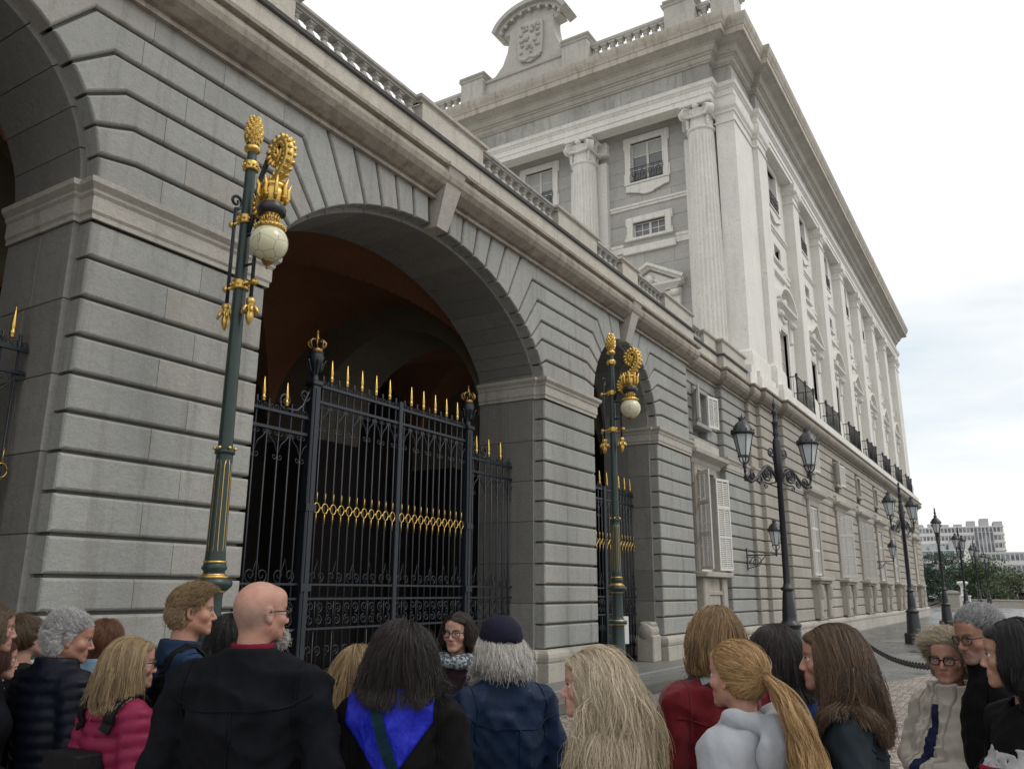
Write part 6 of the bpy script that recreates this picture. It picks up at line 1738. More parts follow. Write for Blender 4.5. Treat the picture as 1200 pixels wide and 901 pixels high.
def style_tail(tie,length,fall,part=.0,width=.006,n2=500,tailw=.022,wave=.008,bun=None):
    """hair drawn back to a tie point (head frame), then a tail or a bun"""
    def grow(R0,N0,c):
        rnd=c['rnd'];n=len(R0); tw=c['toworld'](np.array([tie]))[0]; dist=np.linalg.norm(R0-tw,axis=1)
        def flow(P,t): return unit(tw-P)
        S=strands(R0,N0,c['collide'],dist*1.12,rnd.uniform(.003,.012,n),flow,rnd,steps=12,grav=.03,inert=.25,clump=.25,jit=.03,lift=.1)
        w=(np.linspace(0,1,13)[None,:,None])**3*.85; S=S*(1-w)+tw*w+ (rnd.normal(size=(n,1,3))*.004)*w
        out=[(S,width,rnd.uniform(0,1,n))]
        if bun:
            m=700; a=unit(rnd.normal(size=(m,3))); bc=c['toworld'](np.array([bun['c']]))[0]; ax=unit(rnd.normal(size=(m,3))*.5+np.array([0,.3,1])); t=np.linspace(0,2.6,10)
            u=unit(np.cross(a,ax)); SS=np.stack([bc+bun['r']*rnd.uniform(.6,1.0,(m,1))*(a*np.cos(k)+np.cross(ax,a)*np.sin(k)) for k in t],1); out.append((SS,width,rnd.uniform(0,1,m)))
        else:
            m=n2; r=rnd.uniform(0,1,m)**.5*tailw; a=rnd.uniform(0,6.28,m); base=tw+np.stack([r*np.cos(a)*.8,r*np.sin(a)*.5,r*np.sin(a)*.8],1)*.55
            d0=unit(np.array(fall,float))[None]+rnd.normal(size=(m,3))*.10; L=length*rnd.uniform(.72,1.05,m)
            SS=strands(base,unit(d0),c['collide'],L,rnd.uniform(.006,.035,m),lambda P,t:d0,rnd,steps=16,grav=.55,inert=.85,wave=wave,wfreq=11,clump=.3,nclump=40,jit=.05,lift=1.0)
            out.append((SS,width,rnd.uniform(0,1,m)))
        return out
    return grow
def merge(*gs):
    def grow(R0,N0,c): return [x for g in gs for x in g(R0,N0,c)]
    return grow
def HAIR(name,dark,light,grow,n=2200,rough=.36,**kw):
    return dict(mat=hair_material(name,dark,light,rough),dark=dark,grow=grow,n=n,**kw)

def patch(ctx,shape,off,mat,name,h=.009,lo=None,hi=None,blend=.006,inset_=.012):
    """a piece of cloth lying on the clothing where shape(P)<0"""
    J=ctx['J']; gf=ctx['gf']; f=lambda P: smax(smax(gf(P)-off,shape(P),blend),-(gf(P)+inset_),.002)
    lo=lo or (-.42,-.32,J['shz']-.55); hi=hi or (.42,.40,J['shz']+.30)
    v,q=nets(f,lo,hi,h); return mesh_np(name,v,q,mat,ctx['body'])
def solid(ctx,fn,lo,hi,h,mat,name,parent=True):
    v,q=nets(fn,lo,hi,h); o=mesh_np(name,v,q,mat,ctx['body'] if parent else None)
    if not parent: o.location=ctx['body'].location; o.rotation_euler=ctx['body'].rotation_euler
    return o
def box2(P,c,half,axes=(0,2)):
    a=np.abs(P[:,axes[0]]-c[0])-half[0]; b=np.abs(P[:,axes[1]]-c[1])-half[1]; return np.maximum(a,b)
def scarf(ctx,mat,R=.085,r=.035,z=.07,fold=.012,name='scarf',sq=1.0):
    J=ctx['J']; sh=J['shz']
    def f(P):
        rel=P[:,2]-(sh+z)+.10*(P[:,1]-.0); q=np.sqrt(P[:,0]**2+(P[:,1]+.02)**2)-R
        d=np.sqrt(q*q+(rel*sq)**2)-r; a=np.arctan2(P[:,0],P[:,1])
        return d-fold*(np.sin(rel*95+2.2*np.sin(a*2))*.5+.4*np.sin(a*7+rel*40))*.6
    return solid(ctx,f,(-.2,-.2,sh-.08),(.2,.2,sh+.2),.008,mat,name)
def beard(ctx,zone,n,length,matl,dirv=(0,.3,-1),thick=(.002,.02),wave=.006,clump=.4,name='beard',width=.0035):
    hs=ctx['hs']; J=ctx['J']; e=J['eye']; rnd=ctx['rnd']
    V,F=nets(hs,e+np.array([-.12,-.13,-.2]),e+np.array([.12,.15,.13]),.008); tw=ctx['toworld']
    HS=1
    q=ctx['tohead'](V.astype(F32)); ok=np.flatnonzero(zone(q)>0); R0=V[rnd.choice(ok,n)]+rnd.normal(size=(n,3))*.003; N0=grad(hs,R0.astype(F32))
    f0=np.tile(unit(np.array(dirv,float)),(n,1))@ctx['HR'].T
    S=strands(R0,N0,lambda P: np.minimum(hs(P),ctx['gf'](P)),length*rnd.uniform(.5,1.1,n),rnd.uniform(*thick,n),lambda P,t:f0,rnd,steps=9,grav=.15,inert=.6,wave=wave,wfreq=16,clump=clump,nclump=80,jit=.16,lift=.6)
    A,Fr,t=ribbons(S[::2],width,e,rnd); o=mesh_np(name,A,Fr,matl,ctx['body'],tone=.2+.4*t); fine_strands(o,[(S,rnd.uniform(0,1,n))],matl,e,rnd,2,1.3); return o
def fine_strands(parent,fine,mat,ctr,rnd,kids=3,fr=1.0,rad=.00048):
    pts=[];tn=[];sz=[]
    for S,t in fine:
        n,m,_=S.shape
        for k in range(kids):
            u=np.linspace(0,1,m)[None,:,None]; o=rnd.normal(size=(n,1,3))*.0026*fr; e=rnd.normal(size=(n,1,3))*.0055*fr; w=rnd.normal(size=(n,1,3))*.0022*fr; ph=rnd.uniform(0,6.28,(n,1,1))
            fly=(rnd.uniform(size=(n,1,1))<.03)*min(fr,1.2); out=unit(S-ctr)
            C_=S+o+e*u+w*np.sin(u*rnd.uniform(5,12,(n,1,1))+ph)*u+fly*(out*rnd.uniform(.004,.016,(n,1,1))+rnd.normal(size=(n,1,3))*.012)*u+out*.0022
            pts.append(C_.reshape(-1,3)); tn.append(np.clip(t+rnd.normal(size=n)*.16,0,1)); sz+= [m]*n
    pts=np.concatenate(pts).astype(np.float32); tn=np.concatenate(tn).astype(np.float32)
    hc=bpy.data.hair_curves.new('hair_strands'); hc.add_curves(sz); hc.points.foreach_set('position',pts.ravel())
    hc.points.foreach_set('radius',np.full(len(pts),rad,np.float32))
    a=hc.attributes.new('tone','FLOAT','CURVE'); a.data.foreach_set('value',tn); hc.materials.append(mat)
    o=bpy.data.objects.new('hair_strands',hc); COL.objects.link(o); o.parent=parent; return o
def shoulder_bag(ctx,label,pts,width,mat,cat='shoulder bag',buckle=None,bagpos=None,off=.006):
    V,F=drape(ctx,pts,off=off,width=width,mat=mat)
    r=empty('shoulder_bag',ctx['body'].location,label,cat); r.rotation_euler=ctx['body'].rotation_euler
    mesh_np('strap',V,F,mat,r,smooth=False)
    if bagpos is not None:
        m=MB(); m.box(bagpos[0]-.14,bagpos[0]+.14,bagpos[1]-.05,bagpos[1]+.05,bagpos[2]-.22,bagpos[2],c=.03); m.build('bag_body',mat,r)
    if buckle is not None:
        i=int(buckle*(len(V)//4)); c=V[i*4:i*4+4].mean(0); t=unit(V[(i+2)*4:(i+2)*4+4].mean(0)-c); b=unit(V[i*4+3]-V[i*4]); nn=np.cross(t,b); m=MB()
        if np.dot(nn,V[i*4+1]-V[i*4])<0: nn=-nn
        o=c+nn*.008; w=width*.62; hgt=width*.42
        pts=[o+b*w+t*hgt,o-b*w+t*hgt,o-b*w-t*hgt,o+b*w-t*hgt,o+b*w+t*hgt]; m.tube([tuple(p_) for p_ in np.concatenate([np.linspace(pts[k],pts[k+1],5,endpoint=False) for k in range(4)]+[[pts[0]]])],.0035,6); m.build('buckle',M['steel'],r)
    return r
M['steel']=plain('brushed_steel',(.55,.55,.55),rough=.3,metal=1.0)

def seams(ctx,mat,yoke=True,centre=False,arm=True):
    """raised stitched seams laid on the jacket"""
    J=ctx['J']; z=J['shz']; bw=J['bw']*J['s']; VV=[];FF=[];k=0
    L=[]
    if yoke: L.append([(-.20*bw,-.06,z-.035),(-.12*bw,-.16,z-.07),(0,-.17,z-.075),(.12*bw,-.16,z-.07),(.20*bw,-.06,z-.035)])
    if centre: L.append([(0,-.17,z-.08),(0,-.17,z-.25),(0,-.16,z-.45)])
    if arm:
        for sx in (1,-1): L.append([(sx*.17*bw,.09,z-.14),(sx*.165*bw,.05,z-.0),(sx*.16*bw,-.03,z+.05),(sx*.165*bw,-.12,z-.0),(sx*.175*bw,-.15,z-.14)])
    for pts in L:
        V,F=drape(ctx,pts,off=.001,n=36,width=.007,th=.0035); mesh_np('seam',V,F,mat,ctx['body'],smooth=False)
FEM=dict(fem=1,jaw=.9,neck=.048,nose=.85,bw=.92,brow=.55)
MAN=dict(fem=0,jaw=1.06,neck=.060,nose=1.05,bw=1.08)
G_='tour group in front of the gate'
def top(t,mats,**kw): return dict(type=t,mats=mats,**kw)
BLK=cloth('black_shell_fabric',(.006,.006,.007),rough=.8); NVB=cloth('blue_black_fabric',(.0055,.0065,.010),rough=.85)
C={}
# ---- left group
C['edge']=person(-14,736,60,-88,'brown haired person cut off by the left edge of the photo',dict(FEM),HAIR('ash_brown_hair',(.05,.032,.02),(.17,.115,.07),style_long(.16,frame=.03),n=4350),top('jacket',NVB,off=.026,collar=.04),skin=(.45,.255,.185),group=G_)
C['redlow']=person(-6,772,50,-80,'short person with dark red hair at the left edge behind the puffer jacket',dict(FEM),HAIR('dark_auburn_hair',(.025,.007,.005),(.11,.03,.02),style_long(.13,frame=.02),n=4350),top('jacket',cloth('dark_print_blouse',(.03,.03,.035)),off=.02,collar=.02),skin=(.47,.27,.2),group=G_)
C['bun']=person(32,746,46,-62,'woman with a hair bun and glasses in a black and white patterned blouse',dict(FEM),HAIR('mouse_brown_hair',(.05,.032,.02),(.18,.12,.075),style_tail((.0,-.065,.085),.1,(0,0,-1),bun=dict(c=(0,-.07,.115),r=.033)),n=4350),None or top('jacket',[cloth('black_blouse',(.012,.012,.013)),],off=.014,collar=.0,hole=.072,fold=.004),glasses=dict(rim=.0022),skin=(.48,.275,.205),group=G_)
C['silver']=person(76,746,57,-52,'silver haired man in a navy quilted puffer jacket',dict(MAN,bw=1.04,brow=.7,belly=.5),HAIR('silver_hair',(.36,.36,.36),(.66,.66,.66),style_short(.034,(.25,-.35,.35)),fr=.55,n=7250),top('puffer',cloth('navy_quilt',(.007,.010,.019),rough=.42,fold=.15),off=.040,collar=.085,cr=.086,fold=.003),pitch=8,headface=-94,skin=(.42,.225,.155),group=G_)
C['paleblue']=person(123,748,45,-22,'short auburn haired person in a pale blue denim jacket',dict(FEM,bw=1.0),HAIR('auburn_hair',(.06,.022,.010),(.25,.105,.05),style_long(.10,thick=(.006,.022),inward=.02,grav=.6),n=5800),top('jacket',cloth('pale_blue_denim',(.23,.35,.47)),off=.022,collar=.05,fold=.007),group=G_)
C['magenta']=person(150,776,64,-55,'blonde woman with glasses in a magenta quilted jacket',dict(FEM),HAIR('streaked_blonde_hair',(.13,.082,.038),(.48,.36,.20),style_long(.235,part=.01,thick=(.003,.014),grav=.6,frame=.018,clump=.5),fr=0.9,n=7250),top('puffer',cloth('magenta_quilt',(.27,.022,.075),rough=.45,fold=.12),off=.026,collar=.05,fold=.003),glasses=dict(rim=.0026),skin=(.50,.28,.21),headface=-80,group=G_)
C['denim']=person(221,715,59,-66,'fair haired man in a blue denim jacket beside the first green lamp post',dict(MAN,bw=1.05),HAIR('sandy_hair',(.15,.098,.052),(.46,.33,.19),style_short(.022,(.2,.45,.35),topmul=2.0,thick=(.002,.009)),fr=.55,n=7250),top('jacket',cloth('blue_denim',(.020,.043,.095),var=.25,fold=.6),off=.022,collar=.06,fold=.011),skin=(.50,.265,.185),headface=-90,group=G_)
C['bald']=person(301,716,75,-22,'bald man in a black jacket and glasses with a short grey goatee',dict(MAN,bw=1.28,bald=1,brow=.5,belly=.8),top=top('jacket',NVB,off=.034,collar=.062,cr=.085,fold=.011),skin=(.50,.275,.205),glasses=dict(rim=.0026),headface=-62,group=G_)
C['behind']=person(270,742,48,-15,'black haired person mostly hidden behind the bald man',dict(FEM),HAIR('black_hair',(.006,.005,.005),(.022,.018,.016),style_long(.2),n=3625),top('jacket',BLK,off=.024),group=G_)
C['blonde']=person(420,782,56,-20,'long haired blonde woman in black below the large gate',dict(FEM),HAIR('honey_blonde_hair',(.15,.095,.042),(.50,.36,.19),style_long(.36,part=-.01,thick=(.004,.022),grav=.65,clump=.5,steps=20,wave=.004),fr=0.9,n=7250),top('jacket',BLK,off=.024,fold=.006),group=G_)
C['dark']=person(473,765,73,-8,'woman with bushy dark hair and a bright blue hood on her black jacket',dict(FEM,bw=1.08),HAIR('dark_brown_hair',(.007,.005,.005),(.030,.021,.018),style_long(.235,part=.01,thick=(.010,.038),grav=.60,wave=.005,clump=.3,jit=.035),fr=1.0,n=10150),top('jacket',BLK,off=.034,collar=.04,fold=.008),group=G_)
C['guide']=person(537,740,47,172,'tour guide with round glasses and a grey scarf facing the crowd',dict(FEM,brow=.75,lip=(.38,.10,.10)),HAIR('dark_chestnut_hair',(.010,.007,.005),(.05,.032,.022),style_long(.17,part=.012,thick=(.004,.016),frame=.012,grav=.5),fr=0.7,n=5800),top('jacket',cloth('plum_black_coat',(.022,.010,.014)),off=.028,collar=.03,fold=.006),headface=158,glasses=dict(rim=.0026,hh=.021,w=.0245),skin=(.52,.31,.225),group=G_)
C['cap']=person(587,757,66,30,'white bearded man in a navy cap and navy jacket',dict(MAN,bw=1.12,belly=.5),HAIR('white_hair',(.33,.31,.28),(.66,.64,.60),style_short(.10,(0,-.3,-.6),thick=(.004,.020),wave=.008,jit=.14,clump=.5,lift=.5),mask=lambda q:.050+.22*q[:,1]-q[:,2],n=7250),top('jacket',cloth('navy_windbreaker',(.010,.026,.065),rough=.55),off=.034,collar=.06,cr=.086,fold=.011),skin=(.50,.26,.2),headface=20,group=G_)
C['wavy']=person(697,800,80,90,'woman with very long wavy pale blonde hair over a black top',dict(FEM),HAIR('pale_blonde_hair',(.30,.225,.13),(.74,.65,.50),style_long(.44,part=.012,thick=(.005,.040),grav=.5,wave=.011,wfreq=8,clump=.55,steps=26,jit=.04,frame=.035,nclump=170),n=11600),top('jacket',BLK,off=.022,fold=.006),skin=(.60,.36,.28),group=G_)
C['red']=person(838,744,72,26,'woman in a dark red coat with a straight streaked blonde bob',dict(FEM,bw=1.06),HAIR('caramel_hair',(.10,.055,.022),(.42,.28,.14),style_long(.215,part=.01,thick=(.005,.018),grav=.75,clump=.45,inward=.03,jit=.025),fr=0.8,n=10150),top('jacket',cloth('crimson_coat',(.165,.008,.014),rough=.8,sheen=.2),off=.034,collar=.06,cr=.088,flare=1,fold=.010),group=G_)
C['pony']=person(866,790,82,52,'girl with a long golden ponytail in a light grey hooded sweatshirt',dict(FEM,bw=.98),HAIR('golden_hair',(.20,.105,.034),(.60,.40,.19),style_tail((.0,-.112,.012),.40,(0.10,-1.5,-.5),tailw=.030,wave=.012,n2=1400),fr=0.75,n=8700),top('jacket',cloth('light_grey_fleece',(.43,.455,.50),weave=500,wstr=.3,rough=.95,sheen=.3),off=.032,collar=.0,hug=True,fold=.006,hole=.066),skin=(.58,.33,.255),group=G_)
C['royal']=person(908,764,68,36,'dark haired woman in a royal blue jacket in front of the street lamp',dict(FEM),HAIR('espresso_hair',(.010,.007,.007),(.045,.032,.030),style_long(.225,part=.0,thick=(.004,.020),grav=.65,clump=.4,jit=.03),fr=0.8,n=7975),top('jacket',cloth('royal_blue_fabric',(.012,.045,.20),rough=.6),off=.030,collar=.06,fold=.009),skin=(.48,.28,.2),group=G_)
C['brown']=person(978,770,80,88,'woman with long brown hair in a dark slate jacket',dict(FEM,bw=.98),HAIR('chestnut_hair',(.030,.017,.010),(.17,.098,.052),style_long(.335,part=.012,thick=(.004,.022),grav=.62,wave=.006,clump=.5,steps=24,jit=.03,frame=.03),fr=0.85,n=11600),top('jacket',cloth('slate_fabric',(.022,.032,.042),rough=.7),off=.026,collar=.03,fold=.009),skin=(.55,.32,.24),group=G_)
# ---- the couple and the girl on the right, facing left
C['cream']=person(1111,768,61,135,'older blonde woman in glasses and a cream jacket looking towards the camera',dict(FEM,jaw=.98,bw=1.22,brow=.4,arms='fold',belly=.8),HAIR('short_ash_blonde_hair',(.26,.20,.13),(.62,.54,.41),style_short(.07,(.5,-.3,.1),thick=(.004,.020),wave=.014,jit=.10,clump=.6,lift=.25,topmul=1.0),fr=.8,n=7975),top('jacket',cloth('cream_cotton',(.56,.52,.45),rough=.8),off=.030,collar=.055,cr=.092,flare=1,fold=.012,open=False),headface=163,pitch=4,glasses=dict(rim=.0028,hh=.019),skin=(.55,.31,.235),group=G_)
C['grey']=person(1152,742,64,100,'grey haired man in glasses and a black jacket behind the cream jacket',dict(MAN,brow=.85,stub=.35),HAIR('steel_grey_hair',(.09,.09,.095),(.32,.32,.33),style_short(.038,(.35,-.7,.3)),fr=.5,n=7250),top('jacket',BLK,off=.030,collar=.075,cr=.086,fold=.008),headface=132,pitch=10,skin=(.43,.235,.16),glasses=dict(rim=.0022),group=G_)
C['print']=person(1196,766,84,128,'black haired girl in a black sweatshirt with a white and red print',dict(FEM),HAIR('blue_black_hair',(.005,.005,.006),(.020,.018,.020),style_long(.20,part=.01,thick=(.006,.024),grav=.7,inward=.04,jit=.025,frame=.02),fr=0.8,n=8700),top('jacket',cloth('black_sweatshirt',(.008,.008,.010),rough=.9),off=.028,fold=.009,hole=.07),skin=(.55,.33,.235),headface=84,group=G_)
# ---- details of clothing
def zsh(c): return C[c]['J']['shz']
# bald man: dark red collar of the shirt under the jacket, goatee
z=zsh('bald'); solid(C['bald'],lambda P: smax(np.abs(np.sqrt(P[:,0]**2+(P[:,1]+.027-.10*(P[:,2]-z))**2)-.073)-.006,np.abs(P[:,2]-(z+.105+.02*P[:,1]))-.045,.006),(-.13,-.15,z),(.13,.15,z+.2),.006,cloth('dark_red_collar',(.22,.015,.04)),'shirt_collar')
beard(C['bald'],lambda q: np.where((q[:,2]<-.075)&(q[:,1]>.055)&(np.abs(q[:,0])<.035),1,-1),900,.018,hair_material('grey_goatee',(.30,.27,.24),(.6,.57,.53)),dirv=(0,.5,-1),thick=(.001,.008))
# bearded man: cap and beard
beard(C['cap'],lambda q: np.where((q[:,2]<-.03-.35*np.clip(q[:,1]-.06,0,1))&(q[:,1]>-.005)&(q[:,2]>-.17)&~((np.abs(q[:,0])<.02)&(q[:,2]>-.078)&(q[:,1]>.07)),1,-1),4200,.085,hair_material('white_beard',(.36,.33,.30),(.68,.66,.62)),dirv=(0,.45,-1),thick=(.004,.04),wave=.008)
c=C['cap']
def capf(P):
    q=(((P-0)).astype(F32)); h=c['tohead'](q); d=ell(h,(0,-.014,.040),(.098,.121,.101)); a=np.arctan2(h[:,0],h[:,1]+.014); d=d+.0014*np.exp(-(np.sin(a*3)/.06)**2)-.0012*np.sin(h[:,0]*40+h[:,2]*35)
    d=smax(d,(.002+.22*h[:,1])-h[:,2],.004)
    d=smax(d,-ell(h,(0,-.125,.012),(.030,.03,.016)),.003)
    br=smax(ell(h,(0,.105,.020),(.078,.075,.012)),-ell(h,(0,.03,.0),(.075,.085,.2)),.004); return smin(d,br,.006)

e=c['J']['eye']; solid(c,capf,e+np.array([-.2,-.2,-.08]),e+np.array([.2,.25,.16]),.006,cloth('navy_cap_cotton',(.016,.015,.035)),'cap')
# woman with the blue hood: hood lining spread over the back and the strap across it
c=C['dark']; z=zsh('dark')
def vflap(P):
    x=P[:,0]+.03; d=np.maximum(np.abs(x)*.80+np.maximum(z+.0-P[:,2],0)*.60-.132,P[:,1]+.02); return np.maximum(d,P[:,2]-z-.14)
patch(c,vflap,.016,cloth('bright_blue_lining',(.020,.030,.52),rough=.5,fold=.6,foldscale=16),'hood',h=.005,blend=.010)
shoulder_bag(c,'dark teal shoulder strap with a steel buckle across the blue hood',[(-.085,.03,z+.10),(-.075,-.10,z+.06),(-.02,-.17,z-.10),(.06,-.17,z-.28),(.17,-.10,z-.46),(.20,.02,z-.52)],.042,cloth('teal_webbing',(.008,.030,.048)),'shoulder bag',buckle=.57,bagpos=(.25,.0,z-.5),off=.024)
# denim jacket man: black strap
z=zsh('denim'); shoulder_bag(C['denim'],'black bag strap over the shoulder of the denim jacket',[(.10,.08,z-.10),(.095,.04,z+.05),(.10,-.08,z+.04),(.07,-.15,z-.12),(.0,-.16,z-.30),(-.12,-.12,z-.45)],.05,cloth('black_webbing',(.010,.010,.011)),'shoulder bag',bagpos=(-.22,.0,z-.45))
# magenta jacket: black backpack (its own thing)
c=C['magenta']; z=zsh('magenta'); r=empty('backpack',c['body'].location,'black backpack on the back of the magenta jacket','backpack',None); r.rotation_euler=c['body'].rotation_euler
bk=cloth('black_backpack_nylon',(.010,.010,.012),rough=.6)
def bp(P):
    d=np.maximum(np.maximum(np.abs(P[:,0]+.02)-.10,np.abs(P[:,1]+.195)-.045),np.abs(P[:,2]-(z-.33))-.20); return d-.02-.006*np.sin(P[:,2]*40)
v,f=nets(bp,(-.2,-.35,z-.5),(.2,-.1,z+.03),.014); mesh_np('pack_body',v,f,bk,r)
for sx in (1,-1):
    V,F=drape(c,[(sx*.10,.10,z-.16),(sx*.105,.06,z+.03),(sx*.10,-.06,z+.05),(sx*.09,-.15,z-.04)],off=.010,width=.055,th=.010); mesh_np('shoulder_strap',V,F,bk,r,smooth=False)
# guide: scarf, lanyard badge
c=C['guide']; z=zsh('guide')
def scarfmat(n,a,b,sc):
    m,nt,bs=newmat(n); v=nd(nt,'ShaderNodeTexVoronoi'); v.inputs['Scale'].default_value=sc; nt.links.new(coords(nt),v.inputs['Vector']); sp=nd(nt,'ShaderNodeSeparateColor'); nt.links.new(v.outputs['Color'],sp.inputs[0])
    nt.links.new(mixc(nt,ramp(nt,sp.outputs[0],[(.45,0.0),(.55,1.0)]),a,b),bs.inputs['Base Color']); bs.inputs['Roughness'].default_value=.95; return m
scarf(c,scarfmat('speckled_grey_scarf',(.06,.07,.08),(.30,.34,.38),75),R=.092,r=.042,z=.075)
bdg=empty('name_badge',c['body'].location,'white badge hanging from a cord on the tour guide','badge'); bdg.rotation_euler=c['body'].rotation_euler
m=MB(); yb=.165; m.box(-.045,.045,yb,yb+.006,z-.30,z-.24); m.build('card',M['paper'],bdg)
for sx in (1,-1):
    V,F=drape(c,[(sx*.07,.07,z-.0),(sx*.045,.15,z-.10),(sx*.01,.165,z-.22)],off=.012,width=.012,th=.003); mesh_np('cord',V,F,M['trouser'],bdg,smooth=False)
# red coat: grey and black scarf
scarf(C['red'],scarfmat('grey_black_scarf',(.03,.03,.035),(.27,.27,.29),22),R=.088,r=.040,z=.07)
# bun woman: white flower print on the blouse
c=C['bun']; z=zsh('bun'); rr=random.Random(3); sp=[(rr.uniform(-.2,.2),rr.uniform(z-.3,z+.08),rr.uniform(.008,.02)) for _ in range(60)]
patch(c,lambda P: np.min([np.sqrt((P[:,0]-a)**2+((P[:,2]-b_)*1.4)**2)-q for a,b_,q in sp],0),.003,cloth('white_print',(.5,.5,.5)),'blouse_print',h=.008,blend=.002)
# denim jacket over pale blue: nothing more; cream jacket: striped top in the opening, folded pink cloth on the arm
c=C['cream']; z=zsh('cream')
def strmat():
    m,nt,bs=newmat('navy_striped_knit'); w=nd(nt,'ShaderNodeTexWave'); w.inputs['Scale'].default_value=26; w.bands_direction='X'; w.inputs['Distortion'].default_value=1.5; nt.links.new(coords(nt,(1,1,.3)),w.inputs['Vector'])
    nt.links.new(mixc(nt,ramp(nt,w.outputs['Fac'],[(.45,0.0),(.55,1.0)]),(.014,.018,.065),(.10,.11,.20)),bs.inputs['Base Color']); bs.inputs['Roughness'].default_value=.9; return m
patch(c,lambda P: np.maximum(np.maximum(np.abs(P[:,0]-.01)-.020,P[:,2]-z-.02)+.10*np.clip(P[:,2]-z+.05,-.05,.2)*0-.09*np.clip(z-P[:,2]-.08,0,.4),-P[:,1]+.03),.004,cloth('navy_knit',(.018,.022,.07)),'knitted_top',h=.008)
pk=MB(); pk.tube([(-.10,.27,z-.30),(.0,.30,z-.31),(.12,.27,z-.30)],[.03,.045,.03],10,flat=.6); o=pk.build('folded_fan',cloth('bright_pink_cloth',(.55,.03,.15))); o.location=c['body'].location; o.rotation_euler=c['body'].rotation_euler; tag(o,'bright pink folded cloth held under the cream jacket sleeve','cloth')
# girl on the right: printed motif of white brush strokes crossed by a red bar
c=C['print']; z=zsh('print'); bars=[(-.20+.034*i,z-.13+.006*math.sin(i*2.3),.0125,.062+.012*math.sin(i*1.7+1)) for i in range(9)]
patch(c,lambda P: np.maximum(np.min([box2(P,(a,b_),(w_,h_))-.004+.003*np.sin(P[:,2]*140+a*60) for a,b_,w_,h_ in bars],0),-P[:,1]-.02),.0035,cloth('white_print_ink',(.55,.55,.57)),'white_print',h=.006,blend=.002)
patch(c,lambda P: np.maximum(box2(P,(-.06,z-.125),(.155,.0085)),-P[:,1]-.02),.006,cloth('red_print_ink',(.32,.02,.05)),'red_print',h=.006,blend=.002)
# earring of the ponytail girl
c=C['pony']; p_=c['toworld'](np.array([[-.083,-.004,-.045]]))[0]; m=MB(); m.lathe([(0,-.0035),(.0035,0),(0,.0035)],c=tuple(p_),n=11); m.build('earring',M['gold'],c['body'])

# black hair tie of the ponytail
c=C['pony']; q_=c['toworld'](np.array([[0,-.110,.012],[.002,-.135,.006]])); m=MB(); ax=Vector(q_[1]-q_[0]).normalized(); u=ax.orthogonal().normalized(); w_=ax.cross(u)
m.tube([tuple(Vector(q_[0]*.35+q_[1]*.65)+u*.021*math.cos(a)+w_*.021*math.sin(a)) for a in np.linspace(0,2*math.pi,17)],.0075,8); m.build('hair_tie',BLK,c['body'])

for k in ('bald','denim','cap','red','brown','cream','grey','dark','royal','blonde'):
    jm=[c for c in bpy.data.objects if c.parent==C[k]['body'] and c.name.startswith('jacket')][0].data.materials[0]
    seams(C[k],jm,yoke=k not in ('dark',),centre=k in ('bald','cap','red'))

# front edges and collar flaps of the cream jacket
c=C['cream']; z=zsh('cream')
for sg in (-1,1):
    def lap(P,sg=sg):
        u=np.clip((z+.06-P[:,2])/.40,0,1); e=.012+.055*u; x=sg*(P[:,0]-.01); return np.maximum(np.maximum(e-x,x-e-.030-.045*np.clip(1-u*2.6,0,1)),-P[:,1]+.035)
    patch(c,lap,.011,bpy.data.materials['cream_cotton'],'lapel',h=.006,blend=.006)

# hood of the sweatshirt lying on the shoulders
c=C['pony']; z=zsh('pony'); hz=z+.05
def hoodf(P):
    Q=np.stack([np.abs(P[:,0]),P[:,1],P[:,2]],1).astype(F32)
    d=smin(cap(Q,(.065,.085,hz-.03),(.108,-.05,hz+.045),.026,.036),cap(Q,(.108,-.05,hz+.045),(.0,-.135,hz+.02),.036,.046),.03)
    d=smin(d,ell(P,(0,-.150,hz-.055),(.120,.040,.085)),.035); return d-folds(P,.006)
solid(c,hoodf,(-.2,-.26,z-.2),(.2,.18,z+.2),.007,[m_ for m_ in bpy.data.materials if m_.name=='light_grey_fleece'][0],'hood')
CLOUD=8.2; SKY_STR=.13; SUN_E=1.2; SUN_ANG=25; SUN_AZ=-75; EXPO=0.0
# =================================================================== light, sky, camera
w=bpy.data.worlds.new('World'); scene.world=w; w.use_nodes=True
nt=w.node_tree; nt.nodes.clear()
wo=nt.nodes.new('ShaderNodeOutputWorld'); bg=nt.nodes.new('ShaderNodeBackground')
sky=nt.nodes.new('ShaderNodeTexSky'); sky.sky_type='NISHITA'; sky.sun_disc=False
SUN_EL,SUN_ROT=R_(52),R_(200)
sky.sun_elevation=SUN_EL; sky.sun_rotation=SUN_ROT; sky.air_density=1.0; sky.dust_density=2.0; sky.altitude=600
tc=nt.nodes.new('ShaderNodeTexCoord'); mp=nt.nodes.new('ShaderNodeMapping'); mp.inputs[3].default_value=(1.1,1.1,4.5)
nt.links.new(tc.outputs['Generated'],mp.inputs[0])
n1=nt.nodes.new('ShaderNodeTexNoise'); n1.inputs['Scale'].default_value=1.35; n1.inputs['Detail'].default_value=7; n1.inputs['Roughness'].default_value=.52; n1.inputs['Distortion'].default_value=.25
nt.links.new(mp.outputs[0],n1.inputs['Vector'])
cr_=nt.nodes.new('ShaderNodeValToRGB'); cr_.color_ramp.elements[0].position=.34; cr_.color_ramp.elements[0].color=(.15,.15,.15,1); cr_.color_ramp.elements[1].position=.52; cr_.color_ramp.elements[1].color=(1,1,1,1)
sx=nt.nodes.new('ShaderNodeSeparateXYZ'); nt.links.new(tc.outputs['Generated'],sx.inputs[0])
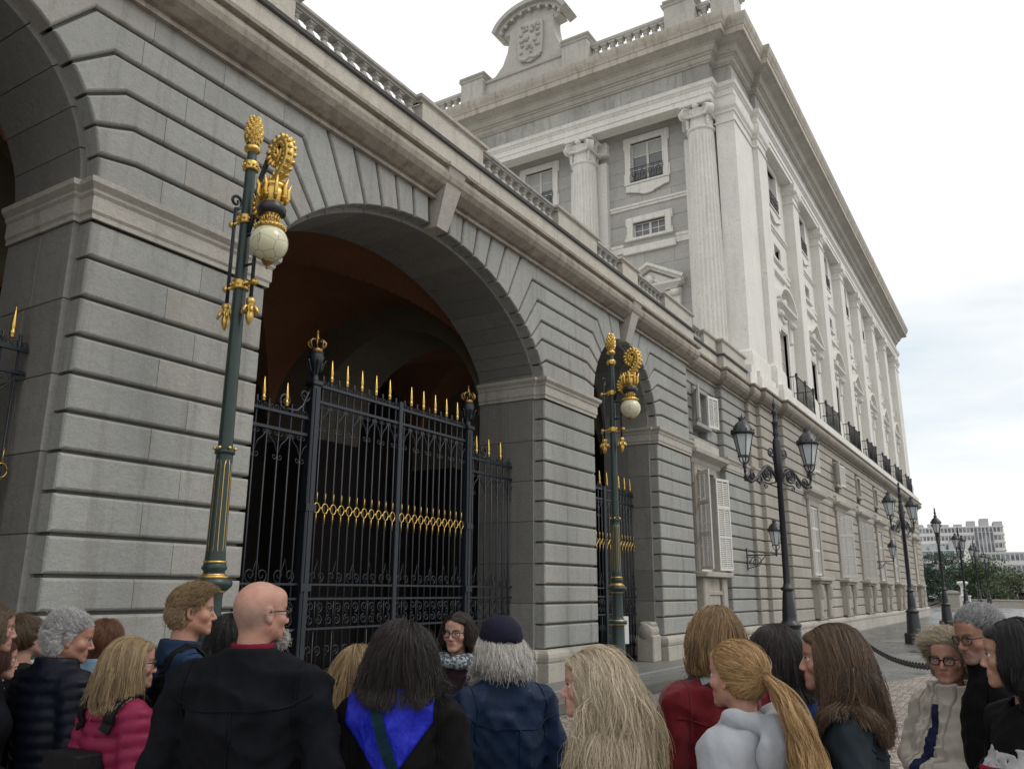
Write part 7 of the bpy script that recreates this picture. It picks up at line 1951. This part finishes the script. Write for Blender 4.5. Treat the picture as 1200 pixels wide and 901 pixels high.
ma=nt.nodes.new('ShaderNodeMapRange'); ma.inputs[1].default_value=.02; ma.inputs[2].default_value=.5; ma.inputs[3].default_value=-.07; ma.inputs[4].default_value=.16; nt.links.new(sx.outputs[2],ma.inputs[0])
ad=nt.nodes.new('ShaderNodeMath'); ad.operation='ADD'; nt.links.new(n1.outputs['Fac'],ad.inputs[0]); nt.links.new(ma.outputs[0],ad.inputs[1]); nt.links.new(ad.outputs[0],cr_.inputs[0])
mx=nt.nodes.new('ShaderNodeMix'); mx.data_type='RGBA'
nt.links.new(cr_.outputs[0],mx.inputs[0]); pb_=nt.nodes.new('ShaderNodeMix'); pb_.data_type='RGBA'; pb_.inputs[0].default_value=.8; nt.links.new(sky.outputs[0],pb_.inputs[6]); pb_.inputs[7].default_value=(6.1,7.0,7.35,1)
nt.links.new(pb_.outputs[2],mx.inputs[6]); mx.inputs[7].default_value=(CLOUD,CLOUD,CLOUD*.995,1)
nt.links.new(mx.outputs[2],bg.inputs[0]); bg.inputs[1].default_value=SKY_STR
nt.links.new(bg.outputs[0],wo.inputs[0])
sl=bpy.data.lights.new('sun','SUN'); sl.energy=SUN_E; sl.angle=R_(SUN_ANG); sl.color=(1,.965,.92)
so=bpy.data.objects.new('sun',sl); COL.objects.link(so)
# direction towards the sun
az=R_(SUN_AZ); dv=Vector((math.cos(SUN_EL)*math.cos(az),math.cos(SUN_EL)*math.sin(az),math.sin(SUN_EL)))
so.rotation_euler=dv.to_track_quat('Z','Y').to_euler(); so.location=(0,-20,40)
sky.sun_rotation=math.pi/2-az
cam=bpy.data.cameras.new('camera'); co=bpy.data.objects.new('camera',cam); COL.objects.link(co)
Rr=np.array([[0.52681524,0.20978229,0.82368507],[-0.84996599,0.12449209,0.5119175],[0.00484895,-0.96979024,0.24389214]])
Mx=Matrix.Identity(4)
for i in range(3): Mx[i][0]=Rr[i,0]; Mx[i][1]=-Rr[i,1]; Mx[i][2]=-Rr[i,2]
Mx[0][3],Mx[1][3],Mx[2][3]=0,0,1.72
co.matrix_world=Mx
cam.sensor_fit='HORIZONTAL'; cam.sensor_width=36; cam.lens=960/1200*36; cam.clip_start=.05; cam.clip_end=3000
scene.camera=co
vs_=scene.view_settings; vs_.view_transform='Standard'; vs_.look='None'; vs_.exposure=EXPO; vs_.gamma=1; vs_.use_curve_mapping=False
scene.render.engine='CYCLES'; scene.cycles.max_bounces=6; scene.cycles.use_denoising=True
